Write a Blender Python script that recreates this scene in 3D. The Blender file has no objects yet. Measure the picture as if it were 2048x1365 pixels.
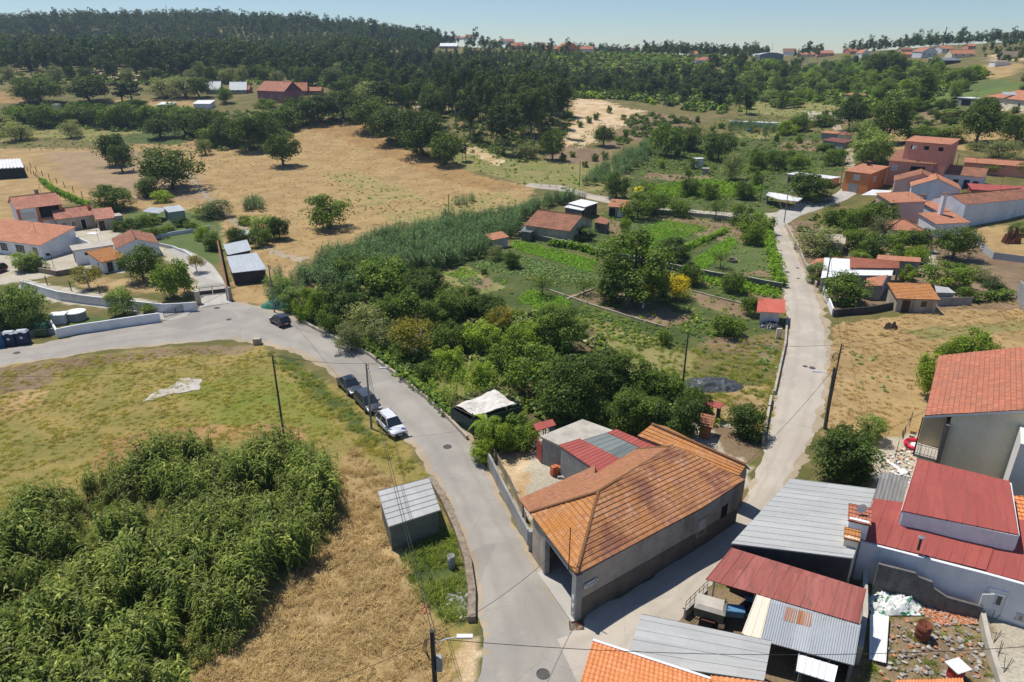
import bpy, bmesh, math, random
import numpy as np
from mathutils import Vector, Matrix
RAD = math.radians
sc = bpy.context.scene
C = sc.collection
# ---------------------------------------------------------------- camera, sky, sun, exposure
CAMH, PITCH, FPX = 36.0, RAD(22.9), 1365.0
cd = bpy.data.cameras.new('camera'); cam = bpy.data.objects.new('camera', cd); C.objects.link(cam)
cam.location = (0, 0, CAMH); cam.rotation_euler = (RAD(90) - PITCH, 0, 0)
cd.sensor_width = 36; cd.lens = 24 * FPX / 1365.333; cd.clip_end = 12000; cd.clip_start = .5
sc.camera = cam
SUN_EL, SUN_AZ = RAD(66), RAD(-52)      # azimuth from +Y, negative = to the left
sdir = Vector((math.sin(SUN_AZ) * math.cos(SUN_EL), math.cos(SUN_AZ) * math.cos(SUN_EL), math.sin(SUN_EL)))
w = bpy.data.worlds.new("World"); sc.world = w; w.use_nodes = True
wn = w.node_tree; bg = wn.nodes['Background']
sky = wn.nodes.new('ShaderNodeTexSky'); sky.sky_type = 'NISHITA'; sky.sun_disc = False
sky.sun_elevation = SUN_EL; sky.sun_rotation = SUN_AZ; sky.altitude = 50; sky.air_density = .95; sky.dust_density = .05; sky.ozone_density = 5.0
tn = wn.nodes.new('ShaderNodeMix'); tn.data_type = 'RGBA'; tn.blend_type = 'MULTIPLY'; tn.inputs[0].default_value = 1; tn.inputs[7].default_value = (.88, .95, 1.03, 1); wn.links.new(sky.outputs[0], tn.inputs[6]); wn.links.new(tn.outputs[2], bg.inputs[0]); bg.inputs[1].default_value = .086
sl = bpy.data.lights.new('sun', 'SUN'); so = bpy.data.objects.new('sun', sl); C.objects.link(so)
sl.energy = 4.1; sl.angle = RAD(.55); sl.color = (1, .95, .87)
so.rotation_euler = sdir.to_track_quat('Z', 'Y').to_euler()
sc.view_settings.view_transform = 'Standard'; sc.view_settings.look = 'None'; sc.view_settings.exposure = 0.25; sc.view_settings.gamma = 1
sc.cycles.max_bounces = 5; sc.cycles.diffuse_bounces = 2; sc.cycles.transparent_max_bounces = 6; sc.cycles.transmission_bounces = 2
sc.cycles.volume_bounces = 0; sc.cycles.use_denoising = True
rnd = random.Random(7); rng = np.random.default_rng(11)
# ---------------------------------------------------------------- terrain heights
def ray(u, v):
    x = (u - 1024) / FPX; y = (682 - v) / FPX; c, s = math.cos(PITCH), math.sin(PITCH)
    return np.array([x, c + y * s, -s + y * c])
def Pz(u, v, z):
    d = ray(u, v); return np.array([0, 0, CAMH]) + d * ((z - CAMH) / d[2])
cp = []
for Y in (-60, 0, 30, 60, 100, 140):
    for k in (-1.3, -.5, 0, .5, 1.3):
        X = k * max(60, Y); cp.append((X, Y, 0))
for u, v, z in [(100,300,3),(650,300,3),(100,330,1.5),(-200,330,1.5),(650,350,1),(650,250,8),(100,250,7),(-200,250,7),(300,250,7),(650,215,12),(300,215,12),(50,215,12),
    (200,178,18),(500,190,16),(0,180,18),(-250,180,18),(900,300,4),(950,330,2),(1160,372,0),(1100,320,3),(900,250,8),(1200,280,5),(1200,240,9),(1200,200,14),(1200,160,19),
    (1400,300,3),(1400,250,8),(1400,200,13),(1600,330,3),(1600,280,6),(1600,230,11),(1600,190,15),(1600,150,21),(1850,390,4),(2000,380,5),(2300,380,6),(1850,300,10),(2000,300,10),
    (1900,240,14),(2000,220,18),(2250,220,21),(1850,170,22),(2000,150,27),(300,400,0),(700,400,0),(1300,400,0),(1500,440,0),(1600,400,2),(1700,450,1),(2048,500,1)]:
    p = Pz(u, v, z); cp.append((p[0], p[1], z))
for u, Y, z in [(0,560,31),(300,560,31),(600,560,29),(800,560,26),(0,680,27),(400,680,27),(0,900,62),(250,900,68),(500,880,62),(700,850,53),(850,800,43),(1000,700,40),(1000,900,38),
    (1150,720,38),(1300,760,34),(1500,540,32),(1500,700,33),(1650,620,30),(1650,900,24),(1850,520,34),(2000,480,34),(2048,620,44),(1900,700,42),(2200,600,46),(-250,600,35),(-250,900,60),
    (1300,560,27),(1000,560,29),(0,1400,35),(600,1400,25),(1200,1400,18),(1800,1400,16),(2300,1400,25),(-400,1400,35),(0,3500,0),(1000,3500,0),(2000,3500,0)]:
    cp.append(((u - 1024) / FPX / 1.1 * Y, Y, z))
cp = np.array(cp, float)
def _tps(r2): return r2 * np.log(r2 + 1e-9)
_S = 200.0
def _solve():
    A = cp[:, :2] / _S; n = len(A)
    K = _tps(((A[:, None] - A[None]) ** 2).sum(-1)); K += np.eye(n) * .003
    Pm = np.c_[np.ones(n), A]
    M = np.zeros((n + 3, n + 3)); M[:n, :n] = K; M[:n, n:] = Pm; M[n:, :n] = Pm.T
    return np.linalg.solve(M, np.r_[cp[:, 2], 0, 0, 0])
_W = _solve()
def seg(*a):
    out = []
    for s, e, st in a: out += list(np.arange(s, e, st))
    return np.array(out)
def spread(a, b, st, g):
    o = [a]; 
    while (o[-1] < b): o.append(o[-1] + st); st *= g
    return np.array(o)
_xr = spread(130, 6000, 1.0, 1.04)
GX = np.r_[-(spread(90, 6000, 1.0, 1.04))[::-1][:-1], np.arange(-90, 130, .5), _xr]
GY = np.r_[-(spread(10, 300, 8, 1.2))[::-1][:-1] , np.arange(-10, 20, 3), np.arange(20, 130, .5), np.arange(130, 260, 1.0), np.arange(260, 480, 2.0), spread(480, 9000, 3.0, 1.03)]
def _eval(X, Y):
    q = np.c_[X.ravel(), Y.ravel()] / _S; A = cp[:, :2] / _S; z = np.zeros(len(q))
    for i in range(0, len(q), 40000):
        b = q[i:i + 40000]
        z[i:i + 40000] = _tps(((b[:, None] - A[None]) ** 2).sum(-1)) @ _W[:-3] + _W[-3] + b @ _W[-2:]
    return z.reshape(X.shape)
XX, YY = np.meshgrid(GX, GY, indexing='ij')
ZZ = _eval(XX, YY)
R_ = np.hypot(XX, YY)
ZZ = np.clip(ZZ, -1, 85)
k = np.clip((R_ - 1500) / 2500, 0, 1); ZZ = ZZ * (1 - k)
near = np.clip(1 - (np.maximum(np.abs(XX) - 70, 0) + np.maximum(YY - 150, 0) + np.maximum(-YY, 0)) / 60, 0, 1)   # the near valley floor is level
ZZ = ZZ * (1 - near)
ZZ += .07 * np.sin(XX * .55 + .6 * np.sin(YY * .31)) * np.sin(YY * .47 + 1.3) + .05 * np.sin(XX * .21 + YY * .17) + (R_ > 200) * (.35 * np.sin(XX * .09) * np.sin(YY * .07))
def T(x, y):
    x = np.asarray(x, float); y = np.asarray(y, float)
    i = np.clip(np.searchsorted(GX, x) - 1, 0, len(GX) - 2); j = np.clip(np.searchsorted(GY, y) - 1, 0, len(GY) - 2)
    a = np.clip((x - GX[i]) / (GX[i + 1] - GX[i]), 0, 1); b = np.clip((y - GY[j]) / (GY[j + 1] - GY[j]), 0, 1)
    return (ZZ[i, j] * (1 - a) * (1 - b) + ZZ[i + 1, j] * a * (1 - b) + ZZ[i, j + 1] * (1 - a) * b + ZZ[i + 1, j + 1] * a * b)
_ts = np.concatenate([np.geomspace(15, 1500, 900)])
def P(u, v, h=0.0):
    """the point h metres above the ground seen at photograph pixel (u, v)"""
    d = ray(u, v); d = d / d[1]
    z = CAMH + d[2] * _ts; g = T(d[0] * _ts, _ts) + h
    k = np.nonzero(z < g)[0]
    if len(k) == 0: k = [len(_ts) - 1]
    lo, hi = _ts[max(k[0] - 1, 0)], _ts[k[0]]
    for _ in range(30):
        m = (lo + hi) / 2
        if CAMH + d[2] * m < T(d[0] * m, m) + h: hi = m
        else: lo = m
    return Vector((d[0] * hi, hi, CAMH + d[2] * hi))
# ---------------------------------------------------------------- naming and mesh helpers
def tag(o, label=None, cat=None, group=None, kind=None):
    for k_, v_ in (('label', label), ('category', cat), ('group', group), ('kind', kind)):
        if v_: o[k_] = v_
    return o
def empty(name, loc=(0, 0, 0), rz=0, label=None, cat=None, group=None):
    o = bpy.data.objects.new(name, None); C.objects.link(o); o.location = loc; o.rotation_euler = (0, 0, rz); o.empty_display_size = .3
    return tag(o, label, cat, group)
class MB:
    def __init__(s): s.v = []; s.f = []; s.uv = None
    def add(s, vs, fs):
        n = len(s.v); s.v += [tuple(map(float, p)) for p in vs]; s.f += [tuple(i + n for i in f) for f in fs]; return s
    def box(s, x0, y0, z0, x1, y1, z1):
        return s.add([(x0,y0,z0),(x1,y0,z0),(x1,y1,z0),(x0,y1,z0),(x0,y0,z1),(x1,y0,z1),(x1,y1,z1),(x0,y1,z1)], [(0,3,2,1),(4,5,6,7),(0,1,5,4),(1,2,6,5),(2,3,7,6),(3,0,4,7)])
    def cbox(s, c, sx, sy, sz, M=None):
        vs = [Vector((a * sx / 2, b * sy / 2, d * sz / 2)) for d in (-1, 1) for a, b in ((-1,-1),(1,-1),(1,1),(-1,1))]
        if M is not None: vs = [M @ q for q in vs]
        return s.add([Vector(c) + q for q in vs], [(0,3,2,1),(4,5,6,7),(0,1,5,4),(1,2,6,5),(2,3,7,6),(3,0,4,7)])
    def tube(s, pts, rad, n=7, cap=True):
        pts = [Vector(p) for p in pts]; rad = rad if isinstance(rad, (list, tuple)) else [rad] * len(pts); rings = []
        for i, p in enumerate(pts):
            t = (pts[min(i + 1, len(pts) - 1)] - pts[max(i - 1, 0)]).normalized()
            a = t.cross(Vector((0, 0, 1)) if abs(t.z) < .9 else Vector((1, 0, 0))).normalized(); b = t.cross(a)
            rings.append([p + (a * math.cos(k * 2 * math.pi / n) + b * math.sin(k * 2 * math.pi / n)) * rad[i] for k in range(n)])
        vs = [q for r in rings for q in r]; fs = []
        for i in range(len(pts) - 1):
            for k in range(n): fs.append((i * n + k, (i + 1) * n + k, (i + 1) * n + (k + 1) % n, i * n + (k + 1) % n))
        if cap: fs += [tuple(range(n)), tuple((len(pts) - 1) * n + k for k in reversed(range(n)))]
        return s.add(vs, fs)
    def prism(s, poly, z0, z1):
        n = len(poly); z0 = z0 if hasattr(z0, '__len__') else [z0] * n; z1 = z1 if hasattr(z1, '__len__') else [z1] * n
        return s.add([(p[0], p[1], z0[i]) for i, p in enumerate(poly)] + [(p[0], p[1], z1[i]) for i, p in enumerate(poly)],
                     [tuple(range(n))[::-1], tuple(range(n, 2 * n))] + [(i, (i + 1) % n, n + (i + 1) % n, n + i) for i in range(n)])
    def disc(s, c, r, h, n=16):
        pl = [(c[0] + r * math.cos(k * 2 * math.pi / n), c[1] + r * math.sin(k * 2 * math.pi / n)) for k in range(n)]
        return s.prism(pl, c[2], c[2] + h)
    def build(s, name, mat, parent=None, smooth=False, bevel=0, **tg):
        me = bpy.data.meshes.new(name); me.from_pydata(s.v, [], s.f); me.validate()
        bm = bmesh.new(); bm.from_mesh(me); bmesh.ops.recalc_face_normals(bm, faces=bm.faces); bm.to_mesh(me); bm.free()
        if s.uv is None:
            pass
        if smooth: me.polygons.foreach_set('use_smooth', [True] * len(me.polygons))
        if mat: me.materials.append(mat)
        o = bpy.data.objects.new(name, me); C.objects.link(o)
        if parent: o.parent = parent
        if bevel:
            m = o.modifiers.new('bevel', 'BEVEL'); m.width = bevel; m.segments = 2; m.limit_method = 'ANGLE'
        if tg: tag(o, **tg)
        return o
def npmesh(name, V, Q, mat, attrs=None, uv=None, smooth=False):
    """mesh from arrays: V (n,3), Q (m,k) faces of equal size"""
    me = bpy.data.meshes.new(name); V = np.asarray(V, np.float32); Q = np.asarray(Q, np.int32); m, k_ = Q.shape
    me.vertices.add(len(V)); me.vertices.foreach_set('co', V.ravel())
    me.loops.add(m * k_); me.loops.foreach_set('vertex_index', Q.ravel())
    me.polygons.add(m); me.polygons.foreach_set('loop_start', np.arange(0, m * k_, k_, dtype=np.int32)); me.polygons.foreach_set('loop_total', np.full(m, k_, np.int32))
    me.polygons.foreach_set('use_smooth', np.full(m, bool(smooth)))
    me.update(calc_edges=True)
    if uv is not None:
        l = me.uv_layers.new(name='UVMap'); l.data.foreach_set('uv', np.asarray(uv, np.float32)[Q.ravel()].ravel())
    for nm, (typ, dom, dat) in (attrs or {}).items():
        a = me.attributes.new(nm, typ, dom); a.data.foreach_set('color' if 'COLOR' in typ else ('vector' if typ == 'FLOAT_VECTOR' else 'value'), np.asarray(dat, np.float32 if typ != 'INT' else np.int32).ravel())
    if mat: me.materials.append(mat)
    return me
def link(name, me, parent=None, loc=None, **tg):
    o = bpy.data.objects.new(name, me); C.objects.link(o)
    if parent: o.parent = parent
    if loc is not None: o.location = loc
    return tag(o, **tg) if tg else o
# ---------------------------------------------------------------- materials
def L3(c): return (c[0], c[1], c[2], 1)
class Mat:
    def __init__(s, name):
        s.m = bpy.data.materials.new(name); s.m.use_nodes = True; s.t = s.m.node_tree; s.b = s.t.nodes['Principled BSDF']; s.out = s.t.nodes['Material Output']
        s.b.inputs['Specular IOR Level'].default_value = .25
    def n(s, typ, inp=None, **kw):
        q = s.t.nodes.new('ShaderNode' + typ)
        for a, b in kw.items(): setattr(q, a, b)
        for a, b in (inp or {}).items(): s.set(q.inputs[a], b)
        return q
    def set(s, i, v):
        if isinstance(v, bpy.types.NodeSocket): s.t.links.new(v, i)
        elif isinstance(v, bpy.types.Node): s.t.links.new(v.outputs[0], i)
        else: i.default_value = v
    def math(s, op, a, b=0.0, c=0.0): 
        q = s.n('Math', {0: a, 1: b}, operation=op)
        if c: s.set(q.inputs[2], c)
        return q.outputs[0]
    def noise(s, vec, scale, detail=3, rough=.55, dist=0):
        return s.n('TexNoise', {'Vector': vec, 'Scale': scale, 'Detail': detail, 'Roughness': rough, 'Distortion': dist}).outputs[0]
    def ramp(s, f, stops):
        q = s.n('ValToRGB', {0: f}); e = q.color_ramp.elements
        while len(e) < len(stops): e.new(.5)
        for k_, (p, c) in enumerate(stops): e[k_].position = p; e[k_].color = L3(c) if len(c) == 3 else c
        return q.outputs[0]
    def mix(s, f, a, b, blend='MIX'):
        q = s.n('Mix', data_type='RGBA', blend_type=blend); s.set(q.inputs[0], f); s.set(q.inputs[6], a if not isinstance(a, tuple) else L3(a)); s.set(q.inputs[7], b if not isinstance(b, tuple) else L3(b)); return q.outputs[2]
    def bump(s, h, dist=.02, st=.5):
        s.set(s.b.inputs['Normal'], s.n('Bump', {'Height': h, 'Distance': dist, 'Strength': st}).outputs[0])
    def geo(s): return s.n('NewGeometry').outputs[0]
    def obj(s): return s.n('TexCoord').outputs['Object']
    def fin(s, col, rough=.85):
        s.set(s.b.inputs['Base Color'], col); s.set(s.b.inputs['Roughness'], rough); return s.m
_mc = {}
def plain(name, c1, c2=None, sc_=1.5, rough=.85, bump=.3, stain=None, stainamt=.5, bscale=25, metal=0):
    """a painted, plastered or stained surface: two tones mixed by noise, with optional stains of a third"""
    if name in _mc: return _mc[name]
    M = Mat(name); g = M.obj(); c2 = c2 or tuple(x * .8 for x in c1)
    f = M.n('MapRange', {0: M.noise(g, sc_, 5, .62), 1: .36, 2: .64}).outputs[0]
    col = M.mix(f, c1, c2)
    if stain:
        mp = M.n('Mapping', {'Vector': g, 'Scale': (1.6, 1.6, .5)}).outputs[0]
        f2 = M.n('MapRange', {0: M.noise(mp, sc_ * .6, 6, .7), 1: .5, 2: .72, 4: stainamt}).outputs[0]
        col = M.mix(f2, col, stain)
    col = M.mix(.5, col, M.mix(M.noise(g, sc_ * 14, 3), (.72,) * 3, (1.25,) * 3), 'MULTIPLY')
    if bump: M.bump(M.noise(g, bscale, 4), .01, bump)
    M.b.inputs['Metallic'].default_value = metal
    _mc[name] = M.fin(col, rough); return _mc[name]
def tilemat(name, pal, lichen=None, amt=.5, relief=False, cw=.22, rl=.40, patch=None):
    """clay tiles; UV in metres, one colour per tile, lichen patches; relief adds the roll of the tiles as bump"""
    if name in _mc: return _mc[name]
    M = Mat(name); uv = M.n('UVMap').outputs[0]; sx = M.n('SeparateXYZ', {0: uv})
    a = M.math('FLOOR', M.math('DIVIDE', sx.outputs[0], cw)); b = M.math('FLOOR', M.math('DIVIDE', sx.outputs[1], rl))
    wn_ = M.n('TexWhiteNoise', {'Vector': M.n('CombineXYZ', {0: a, 1: b}).outputs[0]}, noise_dimensions='2D').outputs[0]
    col = M.ramp(wn_, [(i / (len(pal) - 1), c) for i, c in enumerate(pal)])
    g = M.geo()
    if lichen:
        f = M.n('MapRange', {0: M.noise(g, .55, 6, .7), 1: .42, 2: .62, 4: amt}).outputs[0]
        col = M.mix(f, col, lichen)
        f = M.n('MapRange', {0: M.noise(g, 6, 4, .7), 1: .5, 2: .66, 4: amt}).outputs[0]
        col = M.mix(f, col, lichen)
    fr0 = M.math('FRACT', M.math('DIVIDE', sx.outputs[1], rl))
    if patch:
        f = M.n('MapRange', {0: M.noise(g, .33, 5, .6), 1: .52, 2: .62, 4: .8}).outputs[0]
        col = M.mix(f, col, patch)
    col = M.mix(.8, col, M.mix(M.noise(g, 9, 4), (.55,) * 3, (1.45,) * 3), 'MULTIPLY')
    col = M.mix(M.n('MapRange', {0: M.math('ADD', fr0, M.math('MULTIPLY', M.noise(g, 4), .12)), 1: .22, 2: .10, 3: 0, 4: .62}).outputs[0], col, (.05, .03, .02))   # dark line painted at each tile lap, standing for the row step's shade
    if relief:
        w1 = M.math('SINE', M.math('MULTIPLY', sx.outputs[0], 2 * math.pi / cw)); fr = M.math('FRACT', M.math('DIVIDE', sx.outputs[1], rl))
        M.bump(M.math('ADD', M.math('MULTIPLY', w1, .5), M.math('MULTIPLY', fr, -1.0)), .05, .9)
    else: M.bump(M.noise(g, 40, 3), .01, .3)
    _mc[name] = M.fin(col, .9); return _mc[name]
def sheetmat(name, c1, c2, stain=None, amt=.4, rough=.45, panel=.9, rust=None, metal=0):
    """metal sheet: each sheet its own tone, streaks down the slope (UV v)"""
    if name in _mc: return _mc[name]
    M = Mat(name); uv = M.n('UVMap').outputs[0]; sx = M.n('SeparateXYZ', {0: uv})
    wn_ = M.n('TexWhiteNoise', {'Vector': M.n('CombineXYZ', {0: M.math('FLOOR', M.math('DIVIDE', sx.outputs[0], panel)), 1: M.math('FLOOR', M.math('DIVIDE', sx.outputs[1], 3.1))}).outputs[0]}, noise_dimensions='2D').outputs[0]
    col = M.mix(wn_, c1, c2); st = M.n('Mapping', {'Vector': uv, 'Scale': (2.2, .35, 1)}).outputs[0]
    if stain: col = M.mix(M.n('MapRange', {0: M.noise(st, 1.3, 6, .7), 1: .45, 2: .7, 4: amt}).outputs[0], col, stain)
    if rust: col = M.mix(M.n('MapRange', {0: M.noise(uv, 1.1, 6, .75), 1: .6, 2: .7, 4: .85}).outputs[0], col, rust)
    col = M.mix(.5, col, M.mix(M.noise(M.geo(), 5, 4), (.8,) * 3, (1.2,) * 3), 'MULTIPLY')
    M.b.inputs['Metallic'].default_value = metal
    M.bump(M.noise(uv, 3, 3), .004, .1); _mc[name] = M.fin(col, rough); return _mc[name]
def leafmat(name, c1, c2, c3=None, trans=.32, lo=(1.25, 1.32, .75), hi=(2.65, 2.5, 1.2)):
    """foliage: tone per leaf (attribute r) and per plant (object random), a little light through the leaf"""
    if name in _mc: return _mc[name]
    M = Mat(name); r = M.n('Attribute', attribute_name='r').outputs['Fac']; oi = M.n('ObjectInfo').outputs['Random']
    col = M.ramp(r, [(0, c1), (.7, c2), (1, c3 or tuple(min(1, x * 1.35) for x in c2))])
    col = M.mix(1.0, col, M.mix(oi, lo, hi), 'MULTIPLY')
    M.t.nodes.remove(M.b)
    d = M.n('BsdfDiffuse', {'Color': col}); t = M.n('BsdfTranslucent', {'Color': M.mix(.5, col, (1.1, 1.2, .5), 'MULTIPLY')}); g = M.n('BsdfGlossy', {'Color': (1, 1, 1, 1), 'Roughness': .5})
    m1 = M.n('MixShader', {0: trans, 1: d, 2: t}); m2 = M.n('MixShader', {0: .012, 1: m1, 2: g}); M.set(M.out.inputs[0], m2)
    _mc[name] = M.m; return M.m
# ---------------------------------------------------------------- ground: one sheet to the horizon, two soil/grass tones per zone
def poly_w(pts): return np.array([tuple(P(u, v))[:2] for u, v in pts])
def inside(poly, x, y):
    c = np.zeros(x.shape, bool); n = len(poly); j = n - 1
    for i in range(n):
        xi, yi = poly[i]; xj, yj = poly[j]
        if yi != yj: c ^= ((yi > y) != (yj > y)) & (x < (xj - xi) * (y - yi) / (yj - yi) + xi)
        j = i
    return c
DRY = ((.425,.295,.14), (.32,.215,.098)); RED = ((.38,.235,.10), (.29,.18,.078)); OLV = ((.20,.185,.05), (.33,.245,.085)); STR = ((.44,.32,.165), (.29,.195,.09))
GRN = ((.058,.088,.022), (.105,.125,.038)); SOIL = ((.27,.19,.125), (.19,.13,.08)); SAND = ((.66,.52,.35), (.46,.31,.17)); CON = ((.50,.455,.38), (.42,.375,.30)); LAWN = ((.085,.13,.038), (.12,.155,.05))
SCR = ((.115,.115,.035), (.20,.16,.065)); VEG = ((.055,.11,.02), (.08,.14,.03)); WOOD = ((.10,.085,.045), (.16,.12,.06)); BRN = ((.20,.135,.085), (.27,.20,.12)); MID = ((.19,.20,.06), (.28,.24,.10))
HOL = ((.27,.235,.09), (.40,.29,.13)); GR2 = ((.10,.15,.035), (.15,.19,.055))
zones = [
 (GR2, [(1440,190),(1480,130),(1700,124),(1860,130),(1990,160),(2060,165),(2060,195),(1900,195),(1800,240),(1640,205)]),
 (MID, [(860,330),(960,290),(1150,330),(1300,330),(1290,360),(1180,385),(1070,372),(960,345)]),
 (DRY, [(-400,300),(0,296),(180,298),(230,310),(300,272),(420,285),(520,300),(600,240),(700,238),(770,258),(880,326),(960,352),(1070,374),(1062,402),(990,425),(820,435),(700,490),(600,540),(540,610),(470,605),(455,500),(300,420),(180,400),(120,400),(60,345),(-400,345)]),
 (DRY, [(-300,345),(60,345),(130,400),(100,470),(-300,470)]), (((.37,.26,.155), (.29,.205,.125)), [(90,305),(290,300),(400,350),(430,400),(230,400),(130,355)]),
 (RED, [(560,240),(740,240),(860,310),(960,352),(1060,376),(960,380),(860,350),(740,300),(640,262)]),
 (MID, [(0,262),(330,258),(300,275),(200,285),(90,275),(0,285)]), (HOL, [(640,350),(700,342),(800,372),(850,400),(790,400),(700,372)]), (HOL, [(690,392),(760,386),(800,400),(740,412),(690,405)]), (HOL, [(900,395),(1000,385),(1050,400),(960,425),(890,425)]),(HOL,[(770,425),(900,415),(880,445),(780,445)]),
 (RED, [(-300,175),(60,185),(65,205),(-300,205)]), (DRY, [(190,200),(400,198),(400,215),(180,212)]), (SAND, [(170,140),(290,143),(285,160),(240,160)]),
 (GRN, [(180,285),(330,250),(420,260),(360,290)]),
 (SAND, [(1150,196),(1205,200),(1240,212),(1228,235),(1180,262),(1150,288),(1122,300),(1135,240)]), (SAND, [(1228,214),(1295,222),(1255,244),(1200,278),(1150,300),(1180,268)]), (BRN, [(1295,222),(1400,236),(1390,262),(1300,272),(1240,292),(1200,300),(1255,246)]), (SAND,[(800,205),(900,205),(900,218),(800,216)]), (SAND, [(905,275),(1010,325),(995,332),(900,290)]),
 (BRN, [(1090,290),(1230,300),(1200,330),(1090,325)]),
 # middle gardens
 (GRN, [(1290,270),(1700,260),(1700,340),(1560,400),(1540,425),(1300,420),(1260,380),(1260,330)]), (SOIL, [(1560,285),(1640,280),(1640,300),(1560,300)]), (SOIL, [(1290,345),(1420,350),(1420,362),(1290,358)]),(MID,[(1480,255),(1560,255),(1560,275),(1470,275)]),
 (GRN, [(1260,400),(1520,430),(1545,520),(1575,580),(1560,590),(1400,560),(1160,510),(1020,480),(1100,460),(1180,440)]),
 (SOIL, [(1222,440),(1275,450),(1240,480),(1215,470)]), (BRN, [(1290,430),(1440,440),(1510,450),(1530,475),(1480,490),(1400,470),(1290,450)]), (LAWN, [(1455,485),(1535,480),(1552,545),(1430,535)]), (SOIL, [(1470,545),(1550,540),(1545,555),(1480,550)]),
 (GRN, [(850,530),(1000,495),(1200,520),(1560,600),(1560,690),(1370,700),(1350,720),(1180,640),(1000,620),(860,560)]), (MID, [(850,545),(930,530),(1010,575),(960,590),(890,570)]), (SOIL, [(925,560),(975,555),(990,570),(950,580)]),
 (BRN, [(1385,585),(1560,620),(1500,640),(1400,612)]), (SOIL, [(1140,590),(1190,575),(1260,590),(1320,610),(1400,640),(1340,655),(1250,630),(1170,605)]), (BRN, [(1480,570),(1570,590),(1565,610),(1500,590)]),
 (MID, [(1160,630),(1350,690),(1400,720),(1400,800),(1250,740),(1130,660)]), (SCR, [(1400,680),(1565,665),(1560,760),(1530,820),(1380,800),(1390,720)]), (BRN, [(1410,672),(1560,680),(1550,720),(1420,700)]), (STR, [(1390,780),(1540,770),(1535,860),(1440,870)]),
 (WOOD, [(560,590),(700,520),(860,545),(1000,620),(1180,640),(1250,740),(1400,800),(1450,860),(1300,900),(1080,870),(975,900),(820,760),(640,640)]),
 (MID, [(800,760),(960,700),(1010,760),(930,800),(870,800)]),
 # right field and gardens
 (DRY, [(1670,650),(1900,615),(2200,560),(2200,900),(1800,900),(1650,880),(1660,720)]), (MID, [(1800,660),(2050,640),(2050,660),(1850,680)]), (STR, [(1655,740),(1700,740),(1690,880),(1650,880)]),
 (SCR, [(1600,880),(1760,880),(1760,990),(1600,960)]), (CON, [(1750,880),(1880,860),(1870,1000),(1740,1000)]),
 (SOIL, [(1580,440),(2050,480),(2050,620),(1880,620),(1670,620),(1640,580),(1600,520)]), (DRY, [(1945,455),(2200,440),(2200,540),(1985,505)]), (CON, [(1845,500),(1875,500),(1870,545),(1845,545)]),
 (LAWN, [(1840,195),(1935,205),(1930,218),(1830,212)]), (BRN, [(1640,220),(1960,215),(1960,235),(1680,250)]), (DRY, [(1770,255),(2060,270),(2060,300),(1900,300),(1780,300)]), (DRY, [(1880,150),(2010,120),(2060,130),(2020,155),(1900,160)]), (MID, [(1480,195),(1700,195),(1700,215),(1600,235),(1480,225)]), (CON, [(2000,205),(2100,205),(2100,225),(1970,222)]),
 (LAWN, [(1880,160),(2010,160),(2010,175),(1880,185)]), (CON, [(1600,222),(1700,224),(1690,240),(1620,238)]), (SAND, [(1985,110),(2100,100),(2100,120),(1990,120)]),
 # left yard
 (CON, [(-200,470),(100,455),(320,470),(330,500),(250,545),(160,545),(60,560),(-200,600)]), (CON, [(180,455),(290,450),(285,475),(190,470)]), (LAWN, [(250,420),(440,425),(450,520),(400,540),(320,490),(250,465)]), (SCR, [(60,560),(390,560),(400,620),(300,610),(80,575)]), (STR, [(160,555),(380,560),(385,590),(150,575)]),
 (CON, [(45,560),(390,615),(380,628),(330,632),(240,620),(60,600)]), (LAWN, [(120,648),(180,632),(245,640),(130,665)]), (CON, [(318,490),(372,508),(440,560),(460,600),(400,612),(375,560),(320,505)]),
 # left meadow
 (OLV, [(-500,770),(0,730),(150,712),(350,692),(520,692),(600,730),(700,790),(790,870),(850,940),(905,1060),(935,1160),(955,1240),(945,1300),(900,1700),(-500,1700)]),
 (SOIL, [(-200,745),(0,738),(90,722),(120,745),(70,790),(0,800)]), (DRY, [(-200,810),(0,790),(100,775),(90,810),(0,840),(-200,870)]), (BRN, [(100,722),(350,695),(520,690),(500,705),(340,712),(110,745)]),
 (((.17,.20,.032), (.25,.225,.06)), [(340,770),(560,745),(640,800),(690,880),(560,860),(400,840)]), (GRN, [(540,700),(590,720),(690,800),(760,880),(740,890),(640,800)]), (RED, [(200,880),(420,850),(620,850),(600,880),(400,880),(180,950)]),
 (STR, [(700,900),(780,960),(800,1100),(830,1180),(880,1250),(905,1365),(860,1700),(200,1700),(380,1365),(560,1190),(660,1080)]), (GRN, [(825,1110),(905,1075),(945,1180),(935,1250),(890,1230),(830,1170)]), (SAND, [(930,1280),(960,1285),(955,1365),(900,1365)]),
 # main building yard and the bottom right yard
 (SAND, [(985,905),(1090,900),(1190,930),(1040,1005),(1000,940)]), (CON, [(1080,850),(1500,850),(1500,960),(1160,1245),(1090,1160),(1040,1005)]), (BRN, [(1420,850),(1530,860),(1510,930),(1440,900)]),
 (BRN, [(1710,1170),(1975,1190),(1990,1500),(1700,1500)]), (CON, [(1965,1170),(2300,1250),(2300,1500),(2000,1500)]), (BRN, [(1360,1180),(1720,1180),(1700,1400),(1200,1400)]),
]
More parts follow.
